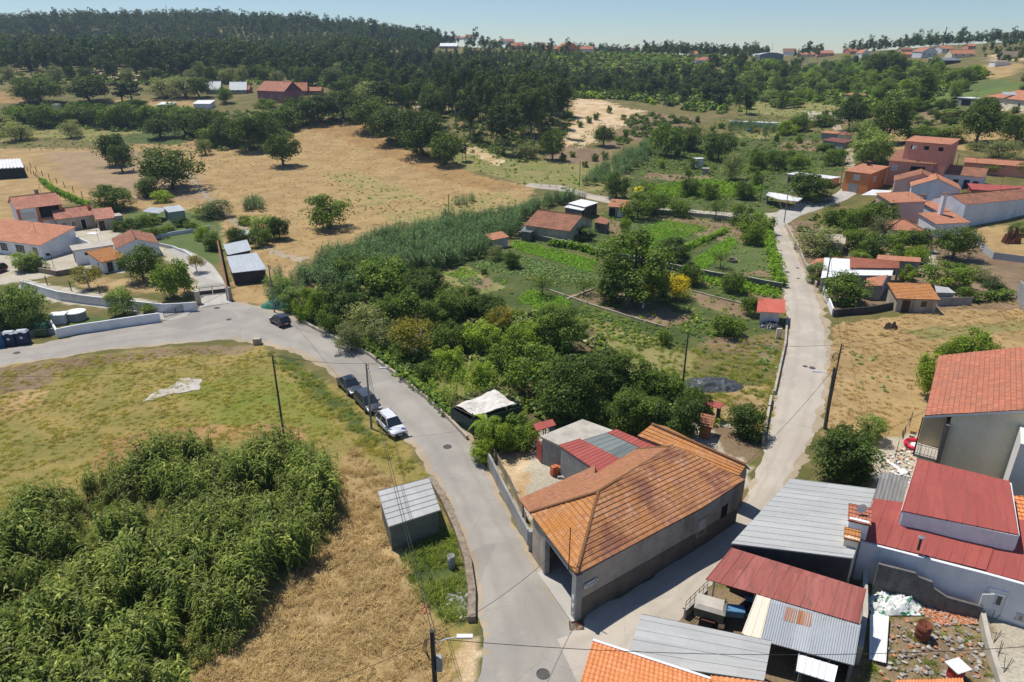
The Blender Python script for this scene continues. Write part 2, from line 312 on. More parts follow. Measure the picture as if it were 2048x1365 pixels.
def build_ground():
    Xf, Yf, Zf = XX.ravel(), YY.ravel(), ZZ.ravel(); n = len(Xf)
    C1 = np.tile(np.array(SCR[0]), (n, 1)); C2 = np.tile(np.array(SCR[1]), (n, 1))
    j = .35 + np.clip(np.hypot(Xf, Yf) - 120, 0, 400) / 160
    jx = Xf + j * (np.sin(Yf * 2.1 + Xf) + np.sin(Yf * .9 + 2) + rng.normal(0, .5, n)) * .6; jy = Yf + j * (np.sin(Xf * 1.9 - Yf) + np.sin(Xf * .8) + rng.normal(0, .5, n)) * .6
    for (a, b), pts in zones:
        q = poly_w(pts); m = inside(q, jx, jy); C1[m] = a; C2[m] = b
    nx, ny = XX.shape; I = np.arange(n).reshape(nx, ny)
    Q = np.stack([I[:-1, :-1], I[1:, :-1], I[1:, 1:], I[:-1, 1:]], -1).reshape(-1, 4)
    M = Mat('ground'); g = M.geo()
    c1 = M.n('Attribute', attribute_name='c1').outputs[0]; c2 = M.n('Attribute', attribute_name='c2').outputs[0]
    f = M.n('MapRange', {0: M.noise(g, .16, 8, .68, .6), 1: .4, 2: .6}).outputs[0]; col = M.mix(f, c1, c2)
    f = M.n('MapRange', {0: M.noise(g, 1.1, 5, .7), 1: .5, 2: .7, 4: .55}).outputs[0]; col = M.mix(f, col, M.mix(1.0, col, (.74, .78, .6), 'MULTIPLY'))
    col = M.mix(1.0, col, M.mix(M.n('MapRange', {0: M.noise(g, 5.5, 6, .75), 1: .3, 2: .7}).outputs[0], (.62, .62, .6), (1.3, 1.28, 1.2)), 'MULTIPLY')
    M.bump(M.noise(g, 2.6, 7, .75), .14, .6)
    me = npmesh('ground', np.c_[Xf, Yf, Zf], Q, M.fin(col, .95), {'c1': ('FLOAT_COLOR', 'POINT', np.c_[C1, np.ones(n)]), 'c2': ('FLOAT_COLOR', 'POINT', np.c_[C2, np.ones(n)])}, smooth=True)
    link('ground', me, kind='structure')
build_ground()
# ---------------------------------------------------------------- roads
def catmull(p, step):
    p = np.asarray(p, float); out = []
    for i in range(len(p) - 1):
        a, b, c, d = p[max(i - 1, 0)], p[i], p[i + 1], p[min(i + 2, len(p) - 1)]; n = max(2, int(np.linalg.norm(c - b) / step))
        for k in range(n):
            t = k / n; out.append(.5 * ((2 * b) + (-a + c) * t + (2 * a - 5 * b + 4 * c - d) * t * t + (-a + 3 * b - 3 * c + d) * t ** 3))
    out.append(p[-1]); return np.array(out)
def ribbon(name, pairs, mat, off=.05, step=.7, wob=.12, nw=8, world=False):
    q = np.array([[*(P(*a)[:2] if not world else a), *(P(*b)[:2] if not world else b)] for a, b in pairs]); s = catmull(q, step); n = len(s)
    wl = wob * (np.sin(np.arange(n) * .9) + np.sin(np.arange(n) * .37 + 1)) + rng.normal(0, wob * .5, n); wr = wob * (np.sin(np.arange(n) * .8 + 2) + np.sin(np.arange(n) * .31)) + rng.normal(0, wob * .5, n)
    V = []
    for i in range(n):
        a, b = s[i, :2], s[i, 2:]; d = (b - a) / max(np.linalg.norm(b - a), .1); a = a + d * wl[i]; b = b - d * wr[i]
        for k in range(nw + 1):
            p = a + (b - a) * k / nw; V.append((p[0], p[1], float(T(p[0], p[1])) + off + .03 * math.sin(math.pi * k / nw) - (.06 if k in (0, nw) else 0)))
    I = np.arange(n * (nw + 1)).reshape(n, nw + 1); Q = np.stack([I[:-1, :-1], I[:-1, 1:], I[1:, 1:], I[1:, :-1]], -1).reshape(-1, 4)
    return link(name, npmesh(name, V, Q, mat, smooth=True, uv=np.stack(np.meshgrid(np.arange(n) * step, np.linspace(0, 1, nw + 1), indexing='ij')[::-1], -1).reshape(-1, 2)), kind='structure')
def roadmat(name, c1, c2, edge):
    M = Mat(name); g = M.geo()
    col = M.mix(M.n('MapRange', {0: M.noise(g, .22, 5, .6, .5), 1: .38, 2: .62}).outputs[0], c1, c2)
    col = M.mix(M.n('MapRange', {0: M.noise(g, .5, 6, .75), 1: .58, 2: .7, 4: .45}).outputs[0], col, edge)
    v = M.n('TexVoronoi', {'Vector': M.n('Mapping', {'Vector': g, 'Scale': (.16, .16, .16)}).outputs[0], 'Scale': 1.0}, feature='DISTANCE_TO_EDGE').outputs[0]
    vd = M.math('ADD', v, M.math('MULTIPLY', M.noise(g, 2.5, 4), .03))
    col = M.mix(M.n('MapRange', {0: vd, 1: .014, 2: .022, 3: .35, 4: 0}).outputs[0], col, tuple(x * .55 for x in c1))
    pt = M.n('TexVoronoi', {'Vector': M.n('Mapping', {'Vector': g, 'Scale': (.11, .11, .11)}).outputs[0], 'Scale': 1.0}).outputs['Color']
    col = M.mix(M.n('MapRange', {0: M.n('SeparateColor', {0: pt}).outputs[0], 1: .78, 2: .8, 4: .26}).outputs[0], col, tuple(x * .62 for x in c2))   # resurfaced patches
    col = M.mix(M.n('MapRange', {0: M.noise(g, .9, 7, .8, 1.5), 1: .62, 2: .7, 4: .4}).outputs[0], col, tuple(x * .5 for x in c1))   # oil and tar stains
    col = M.mix(1.0, col, M.mix(M.noise(g, 14, 5, .7), (.72,) * 3, (1.25,) * 3), 'MULTIPLY')
    tr = M.math('ABSOLUTE', M.math('SUBTRACT', M.math('ABSOLUTE', M.math('SUBTRACT', M.n('SeparateXYZ', {0: M.n('UVMap').outputs[0]}).outputs[0], .5)), .21))
    tr = M.math('ADD', tr, M.math('MULTIPLY', M.noise(g, .35, 4), .09))
    col = M.mix(M.n('MapRange', {0: tr, 1: .14, 2: .05, 3: 0, 4: .32}).outputs[0], col, tuple(x * .78 for x in c2))   # wheel tracks
    M.bump(M.noise(g, 60, 3), .01, .3); return M.fin(col, .85)
asph = roadmat('asphalt', (.36, .33, .285), (.30, .275, .24), (.43, .38, .31)); asph2 = roadmat('pale_asphalt', (.48, .425, .35), (.41, .36, .295), (.56, .47, .35)); dirtm = roadmat('dirt', (.42, .34, .24), (.34, .27, .18), (.50, .42, .31)); concm = roadmat('concrete', (.47, .44, .39), (.40, .38, .34), (.52, .49, .44))
main_pairs = [((930,1620),(1260,1620)),((950,1365),(1215,1400)),((960,1290),(1200,1310)),((955,1230),(1160,1252)),((945,1150),(1094,1168)),((930,1090),(1062,1105)),((908,1035),(1035,1055)),((880,975),(1003,998)),((852,925),(975,935)),((825,890),(945,872)),((795,862),(905,828)),((750,826),(850,778)),((697,775),(800,737)),((655,738),(740,697)),((610,712),(680,668)),((565,697),(620,645)),((520,688),(545,618)),((470,683),(465,603)),((420,683),(405,613)),((350,688),(330,640)),((250,697),(230,655)),((150,710),(120,678)),((50,726),(60,690)),((-80,747),(-80,703)),((-300,790),(-300,730))]
ribbon('dirt_verge', [((a[0] - 13, a[1] + 5), (b[0] + 9, b[1] - 3)) for a, b in main_pairs], dirtm, .022, wob=.16)
ribbon('main_road', main_pairs, asph, .05)
lane_pairs = [((1100,1250),(1180,1420)),((1150,1257),(1270,1330)),((1185,1222),(1330,1265)),((1280,1168),(1400,1200)),((1388,1098),(1490,1105)),((1460,1036),(1545,1015)),((1497,985),(1575,960)),((1525,910),(1607,910)),((1535,850),(1635,845)),((1548,790),(1650,790)),((1560,740),(1656,735)),((1571,690),(1656,685)),((1573,640),(1648,640)),((1568,590),(1636,590)),((1556,530),(1608,535)),((1542,480),(1588,490)),((1526,443),(1572,452)),((1505,430),(1570,430))]
ribbon('dirt_shoulder', [((a[0] - 5, a[1]), (b[0] + 14, b[1] + 1)) for a, b in lane_pairs[5:-1]], dirtm, .022, wob=.3)
ribbon('side_lane', lane_pairs, asph2, .058)
ribbon('farm_path', [((1540,446),(1560,424)),((1480,441),(1490,427)),((1380,430),(1390,420)),((1290,424),(1296,414)),((1225,408),(1240,398)),((1180,398),(1190,390)),((1130,384),(1140,376)),((1050,372),(1060,366))], asph2, .06, wob=.05)
ribbon('driveway', [((1530,440),(1560,458)),((1570,415),(1600,432)),((1620,402),(1650,415)),((1660,392),(1695,398)),((1690,372),(1720,380))], concm, .064, wob=.05)
ribbon('dirt_track', [((1690,338),(1708,338)),((1690,300),(1706,300)),((1683,275),(1698,275)),((1660,250),(1680,250))], dirtm, .06, wob=.2)
ribbon('field_track', [((352,322),(360,322)),((415,400),(426,398)),((468,450),(482,448)),((528,500),(548,497)),((600,524),(622,517))], dirtm, .05, wob=.25)
ribbon('gate_apron', [((398,617),(465,606)),((404,592),(456,582)),((396,560),(440,550)),((372,525),(412,520)),((330,498),(370,498))], concm, .066, wob=0)
ribbon('yard_pavement', [((30,575),(60,560)),((105,598),(130,585)),((240,622),(260,606)),((330,640),(350,615)),((372,634),(390,618))], concm, .068, wob=0)
# ---------------------------------------------------------------- scattering for uncountable growth
def scatter(name, pts, protos, scale, label=None, kind='stuff', rot=None, cat=None):
    pts = np.asarray(pts, np.float32); n = len(pts); col = bpy.data.collections.new(name + '_source')
    for i, me in enumerate(protos):
        o = bpy.data.objects.new('%s_source_%02d' % (name, i), me); col.objects.link(o)
    me = bpy.data.meshes.new(name); me.vertices.add(n); me.vertices.foreach_set('co', pts.ravel())
    a = me.attributes.new('rz', 'FLOAT_VECTOR', 'POINT'); rr = np.c_[rng.normal(0, .06, n), rng.normal(0, .06, n), rng.uniform(0, 6.28, n) if rot is None else rot]; a.data.foreach_set('vector', rr.astype(np.float32).ravel())
    a = me.attributes.new('sz', 'FLOAT', 'POINT'); a.data.foreach_set('value', np.asarray(scale, np.float32) * np.ones(n, np.float32))
    a = me.attributes.new('ix', 'INT', 'POINT'); a.data.foreach_set('value', rng.integers(0, len(protos), n).astype(np.int32))
    ng = bpy.data.node_groups.new(name, 'GeometryNodeTree'); ng.interface.new_socket('Geometry', in_out='INPUT', socket_type='NodeSocketGeometry'); ng.interface.new_socket('Geometry', in_out='OUTPUT', socket_type='NodeSocketGeometry')
    N = ng.nodes.new; gi = N('NodeGroupInput'); go = N('NodeGroupOutput'); ci = N('GeometryNodeCollectionInfo'); ci.inputs[0].default_value = col; ci.inputs[1].default_value = True; ci.inputs[2].default_value = True
    ip = N('GeometryNodeInstanceOnPoints'); ip.inputs['Pick Instance'].default_value = True
    def at(nm, t):
        q = N('GeometryNodeInputNamedAttribute'); q.data_type = t; q.inputs[0].default_value = nm; return [s_ for s_ in q.outputs if s_.enabled and s_.name == 'Attribute'][0]
    lk = ng.links.new; lk(gi.outputs[0], ip.inputs['Points']); lk(ci.outputs[0], ip.inputs['Instance']); lk(at('ix', 'INT'), ip.inputs['Instance Index'])
    e = N('FunctionNodeEulerToRotation'); lk(at('rz', 'FLOAT_VECTOR'), e.inputs[0]); lk(e.outputs[0], ip.inputs['Rotation']); lk(at('sz', 'FLOAT'), ip.inputs['Scale']); lk(ip.outputs[0], go.inputs[0])
    o = link(name, me); tag(o, label, cat, kind=kind); md = o.modifiers.new('scatter', 'NODES'); md.node_group = ng
    return o
def fill(pts_px, dens, jitter=True, world=None):
    """random ground points inside a polygon given at photograph pixels, dens per square metre"""
    q = poly_w(pts_px) if world is None else np.array(world); x0, y0 = q.min(0); x1, y1 = q.max(0); n = int((x1 - x0) * (y1 - y0) * dens)
    p = np.c_[rng.uniform(x0, x1, n), rng.uniform(y0, y1, n)]; p = p[inside(q, p[:, 0], p[:, 1])]
    return np.c_[p, T(p[:, 0], p[:, 1])]
def blades(n, h, spread_, width, droop=.5, segs=2, seed=0, lean=.35):
    """a tuft of narrow blades (used for grass and reed leaves)"""
    r = np.random.default_rng(seed); V = []; F = []; A = []
    for i in range(n):
        a = r.uniform(0, 6.28); d = np.array([math.cos(a), math.sin(a)]); b0 = r.normal(0, spread_, 2); hh = h * r.uniform(.55, 1.15); L = hh * r.uniform(.3, 1) * lean * 2; wv = np.array([-d[1], d[0]]) * width * r.uniform(.6, 1.3); base = len(V); c = r.random()
        for k in range(segs + 1):
            t = k / segs; p = b0 + d * L * t ** 1.6; z = hh * (t - droop * t * t * .6); ww = wv * (1 - t) ** .7
            V += [(*(p - ww), z), (*(p + ww), z)]; A += [c, c]
        F += [(base + 2 * k, base + 2 * k + 1, base + 2 * k + 3, base + 2 * k + 2) for k in range(segs)]
    return np.array(V), np.array(F), np.array(A)
def tuftmesh(name, mat, *a, **k):
    V, F, A = blades(*a, **k); return npmesh(name, V, F, mat, {'r': ('FLOAT', 'POINT', A)})
# ---------------------------------------------------------------- trees: tapered trunk and limbs, crown of leaf clumps
def quads(c, nrm, size, r, asp=.62):
    """diamond leaves at c with normals nrm"""
    n = len(c); t = np.cross(nrm, r.normal(0, 1, (n, 3))); t /= np.linalg.norm(t, axis=1)[:, None] + 1e-9; b = np.cross(nrm, t); s = (size * r.uniform(.6, 1.35, n))[:, None]
    V = np.stack([c - t * s, c - b * s * asp, c + t * s, c + b * s * asp], 1).reshape(-1, 3); return V, np.arange(4 * n).reshape(-1, 4)
def crown(name, mat, seed, W, H, z0, lobes, per, leaf, lobe_r=.22, shape='round', thin=0, up=.35, flat=1.0):
    r = np.random.default_rng(seed); c = []; d = []; cc = []
    for i in range(lobes):
        for _ in range(50):
            q = r.uniform(-1, 1, 3)
            if shape == 'round' and (np.hypot(q[0], q[1]) > (1 - abs(q[2]) ** 2.6) ** .45 or np.linalg.norm(q) < .3): continue
            if shape == 'dome':
                if np.hypot(q[0], q[1]) > (1 - abs(q[2]) ** (3 if q[2] > 0 else 6)) ** .5 or np.linalg.norm(q) < .3: continue
            if shape == 'col':
                rr = (1 - max(q[2], 0) ** 2 * .9) * .85
                if np.hypot(q[0], q[1]) > rr: continue
            if shape == 'cone':
                if np.hypot(q[0], q[1]) > .95 * (1 - (q[2] + 1) / 2) ** .8 + .12: continue
            if shape == 'high':
                if np.hypot(q[0], q[1]) > .35 + .6 * math.sin((q[2] + 1) * 1.3): continue
            break
        lr = lobe_r * r.uniform(.6, 1.3); q2 = q * (1 - lobe_r * .7)
        ctr = np.array([q2[0] * W / 2, q2[1] * W / 2, z0 + (q2[2] + 1) / 2 * (H - z0)]); m = int(per * r.uniform(.6, 1.3))
        u_ = r.normal(0, 1, (m, 3)); u_[:, 2] += up; u_ /= np.linalg.norm(u_, axis=1)[:, None]
        rad = r.uniform(.45, 1.05, m) ** .6 * lr * W / 2 * (1 + .25 * np.sin(u_[:, 0] * 5 + seed) * np.sin(u_[:, 1] * 4))
        c.append(ctr + u_ * rad[:, None] * np.array([1.15, 1.15, .9 * flat])); nn = u_ * .9 + r.normal(0, .55, (m, 3)) + np.array([0, 0, .65]); d.append(nn / np.linalg.norm(nn, axis=1)[:, None]); cc.append(np.clip(r.normal(.56 + r.normal(0, .14), .22, m), 0, 1))
    c = np.concatenate(c); d = np.concatenate(d); cc = np.concatenate(cc); V, Q = quads(c, d, np.full(len(c), leaf), r)
    return npmesh(name, V, Q, mat, {'r': ('FLOAT', 'POINT', np.repeat(cc, 4))})
bark = plain('bark', (.13, .10, .075), (.07, .055, .042), 3, .95, .8, bscale=8); barkp = plain('pale_bark', (.34, .29, .24), (.19, .15, .12), 2, .9, .5, bscale=6); barkw = plain('whitewashed_bark', (.8, .79, .75), (.6, .58, .53), 3)
def trunk(name, mat, seed, H, z0, W, rad, limbs=5, multi=1, lean=.08):
    r = random.Random(seed); m = MB()
    for s in range(multi):
        a0 = r.uniform(0, 6.28); off = Vector((math.cos(a0), math.sin(a0), 0)) * (0 if multi == 1 else .18 * W * .5); top = Vector((r.gauss(0, lean) * H, r.gauss(0, lean) * H, z0 + (H - z0) * .45)) + off * 1.6
        pts = [Vector((0, 0, -.3)) + off * .5, Vector((0, 0, .0)) + off * .6, (off + top) * .5 + Vector((0, 0, 0)), top, top + Vector((top.x * .2, top.y * .2, (H - z0) * .35))]; pts[2].z = top.z * .5
        m.tube(pts, [rad * 1.3, rad * 1.1, rad * .8, rad * .5, rad * .15], 7)
        for k in range(limbs):
            a = r.uniform(0, 6.28); s0 = pts[2].lerp(pts[3], r.uniform(.1, 1)); e = Vector((math.cos(a) * W * .36, math.sin(a) * W * .36, z0 + (H - z0) * r.uniform(.2, .8))); md_ = s0.lerp(e, .5) + Vector((0, 0, (H - z0) * .04))
            m.tube([s0, md_, e], [rad * .42, rad * .28, rad * .08], 5)
    o = m.build(name, mat, smooth=True); me = o.data; bpy.data.objects.remove(o); return me
K = {}   # kind -> list of (crown mesh, trunk mesh, width, height)
def kind(k, n, fn): K[k] = [fn(i) for i in range(n)]
LF = dict(
 oak=leafmat('oak_leaves', (.02,.038,.010), (.05,.078,.02), (.10,.13,.042)), fruit=leafmat('fruit_leaves', (.032,.06,.012), (.08,.125,.026), (.15,.19,.05)),
 dark=leafmat('dark_leaves', (.024,.046,.012), (.058,.092,.024), (.11,.15,.045)), lime=leafmat('lime_leaves', (.06,.10,.014), (.135,.195,.028), (.22,.27,.05)),
 euca=leafmat('eucalyptus_leaves', (.022,.038,.016), (.048,.072,.028), (.095,.12,.055)), pine=leafmat('pine_needles', (.012,.028,.012), (.028,.052,.02), (.055,.085,.035)),
 olive=leafmat('olive_leaves', (.07,.085,.055), (.14,.16,.105), (.23,.245,.17)), yellow=leafmat('yellow_leaves', (.10,.13,.012), (.32,.25,.02), (.5,.36,.03)), rusty=leafmat('rusty_leaves', (.045,.06,.014), (.12,.115,.022), (.24,.17,.03)),
 willow=leafmat('willow_leaves', (.055,.08,.03), (.12,.165,.07), (.19,.24,.12)), cane=leafmat('cane_leaves', (.035,.058,.009), (.125,.158,.036), (.34,.34,.13), .3, (1.2, 1.25, .95), (2.3, 2.25, 1.6)), reed=leafmat('reed_leaves', (.045,.08,.034), (.11,.17,.075), (.26,.33,.18), .3, (1.2, 1.25, 1.05), (2.2, 2.2, 1.7)))
kind('oak', 3, lambda i: (crown('crown', LF['oak'], 10 + i, 10, 9, 1.0, 50, 150, .21, .28), trunk('trunk', bark, 10 + i, 9, 2.2, 10, .32, 6), 10, 9))
kind('bigtree', 3, lambda i: (crown('crown', LF['dark'], 20 + i, 8, 9, .2, 62, 210, .14, .27, 'dome'), trunk('trunk', bark, 20 + i, 9, 1.6, 8, .25, 6), 8, 9))
kind('fruit', 3, lambda i: (crown('crown', LF['fruit'], 30 + i, 5, 4.2, .35, 40, 130, .11, .28, 'dome'), trunk('trunk', bark, 30 + i, 4.2, 1.1, 5, .11, 6), 5, 4.2))
kind('sparse', 2, lambda i: (crown('crown', LF['fruit'], 40 + i, 6, 4.6, 1.1, 30, 50, .12, .3, 'dome'), trunk('trunk', bark, 40 + i, 4.6, 1.2, 6, .12, 12), 6, 4.6))
kind('leafy', 3, lambda i: (crown('crown', LF['lime'], 50 + i, 6, 5, .3, 44, 170, .12, .25, 'dome', up=.6), trunk('trunk', bark, 50 + i, 5, 1, 6, .13, 7), 6, 5))
kind('citrus', 2, lambda i: (crown('crown', LF['rusty'], 60 + i, 4, 3.6, .9, 22, 190, .08, .34), trunk('trunk', barkw, 60 + i, 3.6, 1, 4, .12, 4), 4, 3.6))
kind('yellow', 1, lambda i: (crown('crown', LF['yellow'], 70 + i, 4, 3.6, .3, 22, 200, .085, .36), trunk('trunk', bark, 70 + i, 3.6, .8, 4, .1, 4), 4, 3.6))
kind('bush', 3, lambda i: (crown('crown', LF['fruit'], 80 + i, 4, 3, -.3, 30, 150, .10, .34, 'dome'), trunk('trunk', bark, 80 + i, 3, .4, 4, .1, 5, 2), 4, 3))
kind('limebush', 2, lambda i: (crown('crown', LF['lime'], 90 + i, 4, 3, -.3, 30, 150, .10, .34, 'dome'), trunk('trunk', bark, 90 + i, 3, .4, 4, .1, 5, 2), 4, 3))
kind('darkbush', 2, lambda i: (crown('crown', LF['dark'], 100 + i, 5, 5, -.3, 44, 170, .11, .32, 'dome'), trunk('trunk', bark, 100 + i, 5, .5, 5, .14, 5, 2), 5, 5))
kind('olive', 2, lambda i: (crown('crown', LF['olive'], 110 + i, 5, 4.2, .1, 40, 130, .095, .28, 'dome'), trunk('trunk', bark, 110 + i, 4.2, .8, 5, .14, 7, 2), 5, 4.2))
kind('willow', 2, lambda i: (crown('crown', LF['willow'], 120 + i, 6, 6, -.1, 48, 140, .13, .28, 'dome'), trunk('trunk', bark, 120 + i, 6, .8, 6, .14, 6, 2), 6, 6))
kind('euca', 4, lambda i: (crown('crown', LF['euca'], 130 + i, 7, 20, 4, 40, 60, .30, .30, 'high', up=.1), trunk('trunk', barkp, 130 + i, 20, 6, 7, .2, 6, lean=.03), 7, 20))
kind('pine', 3, lambda i: (crown('crown', LF['pine'], 140 + i, 6, 13, 2.2, 28, 65, .34, .34, 'high', up=.2), trunk('trunk', bark, 140 + i, 13, 4, 6, .2, 3, lean=.02), 6, 13))
kind('poplar', 1, lambda i: (crown('crown', LF['dark'], 150 + i, 4, 14, .6, 46, 120, .17, .42, 'col', up=.8), trunk('trunk', bark, 150 + i, 14, 2, 3, .2, 5), 4, 14))
kind('conifer', 1, lambda i: (crown('crown', LF['pine'], 160 + i, 4.5, 7, .3, 50, 120, .10, .26, 'cone'), trunk('trunk', bark, 160 + i, 7, 2, 2, .14, 4), 4.5, 7))
def place(k, p, W, H, name='tree', label=None, cat='tree', group=None, var=None, simple=False):
    cm, tm, w0, h0 = K[k][rnd.randrange(len(K[k])) if var is None else var]
    r = empty(name, p, rnd.uniform(0, 6.28), label, cat, group); r.scale = (W / w0, W / w0, H / h0)
    link('crown', cm, r); link('trunk', tm, r); return r
def tree(u, v, vt, wpx, k, label, name='tree', cat='tree', group=None):
    """tree standing at photograph pixel (u,v), its top at row vt, wpx wide there"""
    p = P(u, v); dr = ray(u, vt); H = (CAMH + dr[2] / dr[1] * p.y - p.z) * .97; W = 1.13 * wpx / FPX * depth(p)
    return place(k, p, W, max(H, .8), name, label, cat, group)
def depth(p): return p[1] * math.cos(PITCH) + (CAMH - p[2]) * math.sin(PITCH)
TR = 'trees and shrubs of the gardens and fields'
# ---------------------------------------------------------------- roofs, walls, windows, houses
def roofface(name, poly, mat, parent, pat='tile', thick=.07, per=.22, rl=.40, amp=.035, step=.045, ribp=.9):
    """one roof pitch: a surface of rolled tiles, ribbed or corrugated sheet laid on the plane of POLY (eave first: poly[0]->poly[1] is the eave), with a slab under it"""
    pl = [Vector(p) for p in poly]; ea = (pl[1] - pl[0]).normalized(); nn = Vector((0, 0, 0))
    for i in range(1, len(pl) - 1): nn += (pl[i] - pl[0]).cross(pl[i + 1] - pl[0])
    nn.normalize()
    if nn.z < 0: nn = -nn
    up = nn.cross(ea).normalized()
    if sum((p - pl[0]).dot(up) for p in pl) < 0: up = -up
    loc = [((p - pl[0]).dot(ea), (p - pl[0]).dot(up)) for p in pl]; off = [(p - pl[0]).dot(nn) for p in pl]
    A = np.array(loc); a0, b0 = A.min(0); a1, b1 = A.max(0)
    base = MB(); n = len(pl); base.add([p - nn * .012 for p in pl] + [p - nn * thick for p in pl], [tuple(range(n)), tuple(range(n, 2 * n))[::-1]] + [(i, i + n, (i + 1) % n + n, (i + 1) % n) for i in range(n)])
    bme = base; aa = []; hh = []
    if pat == 'tile':
        s = per / 6; aa = np.arange(a0, a1 + s, s); ha = amp * np.abs(np.cos(aa * math.pi / per)) ** .8
        bb = []; hb = []
        for k in range(int((b1 - b0) / rl) + 2): bb += [b0 + k * rl, b0 + (k + 1) * rl - .01]; hb += [step, 0]
        bb = np.array(bb); hb = np.array(hb)
    elif pat == 'corr':
        s = per / 6; aa = np.arange(a0, a1 + s, s); ha = amp * (.5 + .5 * np.cos(aa * 2 * math.pi / per)); bb = np.arange(b0, b1 + .5, .5); hb = np.zeros(len(bb))
    elif pat == 'rib':
        aa = [];
        for k in range(int((a1 - a0) / ribp) + 2):
            q = a0 + k * ribp; aa += [q, q + .02, q + .07, q + .09]
        aa = np.array(aa); ha = np.tile([0, .03, .03, 0], len(aa) // 4) ; bb = np.arange(b0, b1 + .5, .5); hb = np.zeros(len(bb))
    if len(aa) and len(pl) == 4:
        w0, w1 = (pl[1] - pl[0]).length, (pl[2] - pl[3]).length
        if pat in ('rib', 'corr') or .9 < w0 / max(w1, .01) < 1.1:
            aa = np.clip(aa, a0, a1); sS = (aa - a0) / (a1 - a0); bb = np.clip(bb, b0, b1); tS = (bb - b0) / (b1 - b0); c4 = [np.array(p) for p in pl]
            S, Tt = np.meshgrid(sS, tS, indexing='ij'); S_, T_ = S[..., None], Tt[..., None]; V = (c4[0] * (1 - S_) + c4[1] * S_) * (1 - T_) + (c4[3] * (1 - S_) + c4[2] * S_) * T_
            Hg = ha[:, None] + hb[None] + .012 * np.sin(S * 9 + Tt * 4) * (pat == 'tile'); V = V + Hg[..., None] * np.array(nn); I = np.arange(S.size).reshape(S.shape); Q = np.stack([I[:-1, :-1], I[1:, :-1], I[1:, 1:], I[:-1, 1:]], -1).reshape(-1, 4)
            uv = np.stack([S * w0, Tt * (b1 - b0)], -1).reshape(-1, 2); bv = np.array([tuple(p) for p in base.v]); nv = S.size; V = np.r_[V.reshape(-1, 3), bv]; uv = np.r_[uv, np.tile(A, (2, 1))]
            return link(name, npmesh(name, V, np.r_[Q, np.array([[i + nv for i in f] for f in base.f])], mat, uv=uv), parent)
    if len(aa):
        aa = np.clip(aa, a0, a1); bb = np.clip(bb, b0, b1)
        Ag, Bg = np.meshgrid(aa, bb, indexing='ij'); Hg = ha[:, None] + hb[None]
        # plane height of slightly twisted quads: fit
        co, *_ = np.linalg.lstsq(np.c_[A, np.ones(len(A)), (A[:, 0] * A[:, 1]) if len(A) > 3 else np.zeros(len(A))], np.array(off), rcond=None)
        Hg = Hg + co[0] * Ag + co[1] * Bg + co[2] + co[3] * Ag * Bg
        Hg = Hg + .012 * np.sin(Ag * 1.1 + Bg * .7) + (.012 * np.sin(Ag * 3.3) * np.sin(Bg * 2.1) if pat == 'tile' else 0)
        e, n3, u3 = np.array(ea), np.array(nn), np.array(up); V = np.array(pl[0]) + Ag[..., None] * e + Bg[..., None] * u3 + Hg[..., None] * n3
        I = np.arange(Ag.size).reshape(Ag.shape); Q = np.stack([I[:-1, :-1], I[1:, :-1], I[1:, 1:], I[:-1, 1:]], -1).reshape(-1, 4)
        cen = A.mean(0); Ax = cen + (A - cen) * 1.0; cx = Ag.ravel()[Q].mean(1); cy = Bg.ravel()[Q].mean(1); far_ = np.sqrt(((A - cen) ** 2).sum(1)).min(); g_ = 1 + .8 / max(far_, .5); Q = Q[inside(cen + (A - cen) * g_, cx, cy)]
        uv = np.c_[Ag.ravel(), Bg.ravel()]; V = V.reshape(-1, 3); nv = len(V)
        bv = np.array([tuple(p) for p in bme.v]); V = np.r_[V, bv]; uv = np.r_[uv, np.tile(A, (2, 1))]
        top = npmesh(name, V[:nv], Q, mat, uv=uv[:nv]); bm = bmesh.new(); bm.from_mesh(top); bpy.data.meshes.remove(top); cw = pl[0] * 0
        for p in pl: cw += p / n
        for i in range(n):
            p, q = pl[i], pl[(i + 1) % n]; sd = (q - p).cross(nn).normalized()
            if sd.dot(cw - p) > 0: sd = -sd
            bmesh.ops.bisect_plane(bm, geom=bm.verts[:] + bm.edges[:] + bm.faces[:], plane_co=p, plane_no=sd, clear_outer=True)
        ul = bm.loops.layers.uv.verify(); vs = [bm.verts.new(p) for p in bv]; 
        for f in bme.f:
            fc = bm.faces.new([vs[i] for i in f])
            for lp, i in zip(fc.loops, f): lp[ul].uv = A[i % n]
        me = bpy.data.meshes.new(name); bm.to_mesh(me); bm.free(); me.materials.append(mat)
    else:
        me = bpy.data.meshes.new(name); me.from_pydata(bme.v, [], bme.f); l = me.uv_layers.new(name='UVMap'); uvs = np.tile(A, (2, 1))
        for lp in me.loops: l.data[lp.index].uv = uvs[lp.vertex_index]
        me.materials.append(mat)
    return link(name, me, parent)
def ridgecap(a, b, mat, parent, r=.11, name='ridge_tiles'):
    a, b = Vector(a), Vector(b); n = max(2, int((b - a).length / .4)); m = MB(); d = (b - a).normalized(); s = d.cross(Vector((0, 0, 1))).normalized(); u = s.cross(d)
    for i in range(n):
        p, q = a.lerp(b, i / n), a.lerp(b, (i + 1.06) / n)
        for (c, rr) in ((p, r * 1.05), (q, r * .97)):
            m.v += [tuple(c + s * rr * math.cos(t) + u * (rr * math.sin(t) + .01)) for t in (0, .63, 1.26, 1.88, 2.51, 3.14)]
        k = len(m.v) - 12; m.f += [(k + j, k + j + 1, k + j + 7, k + j + 6) for j in range(5)]
    return m.build(name, mat, parent)
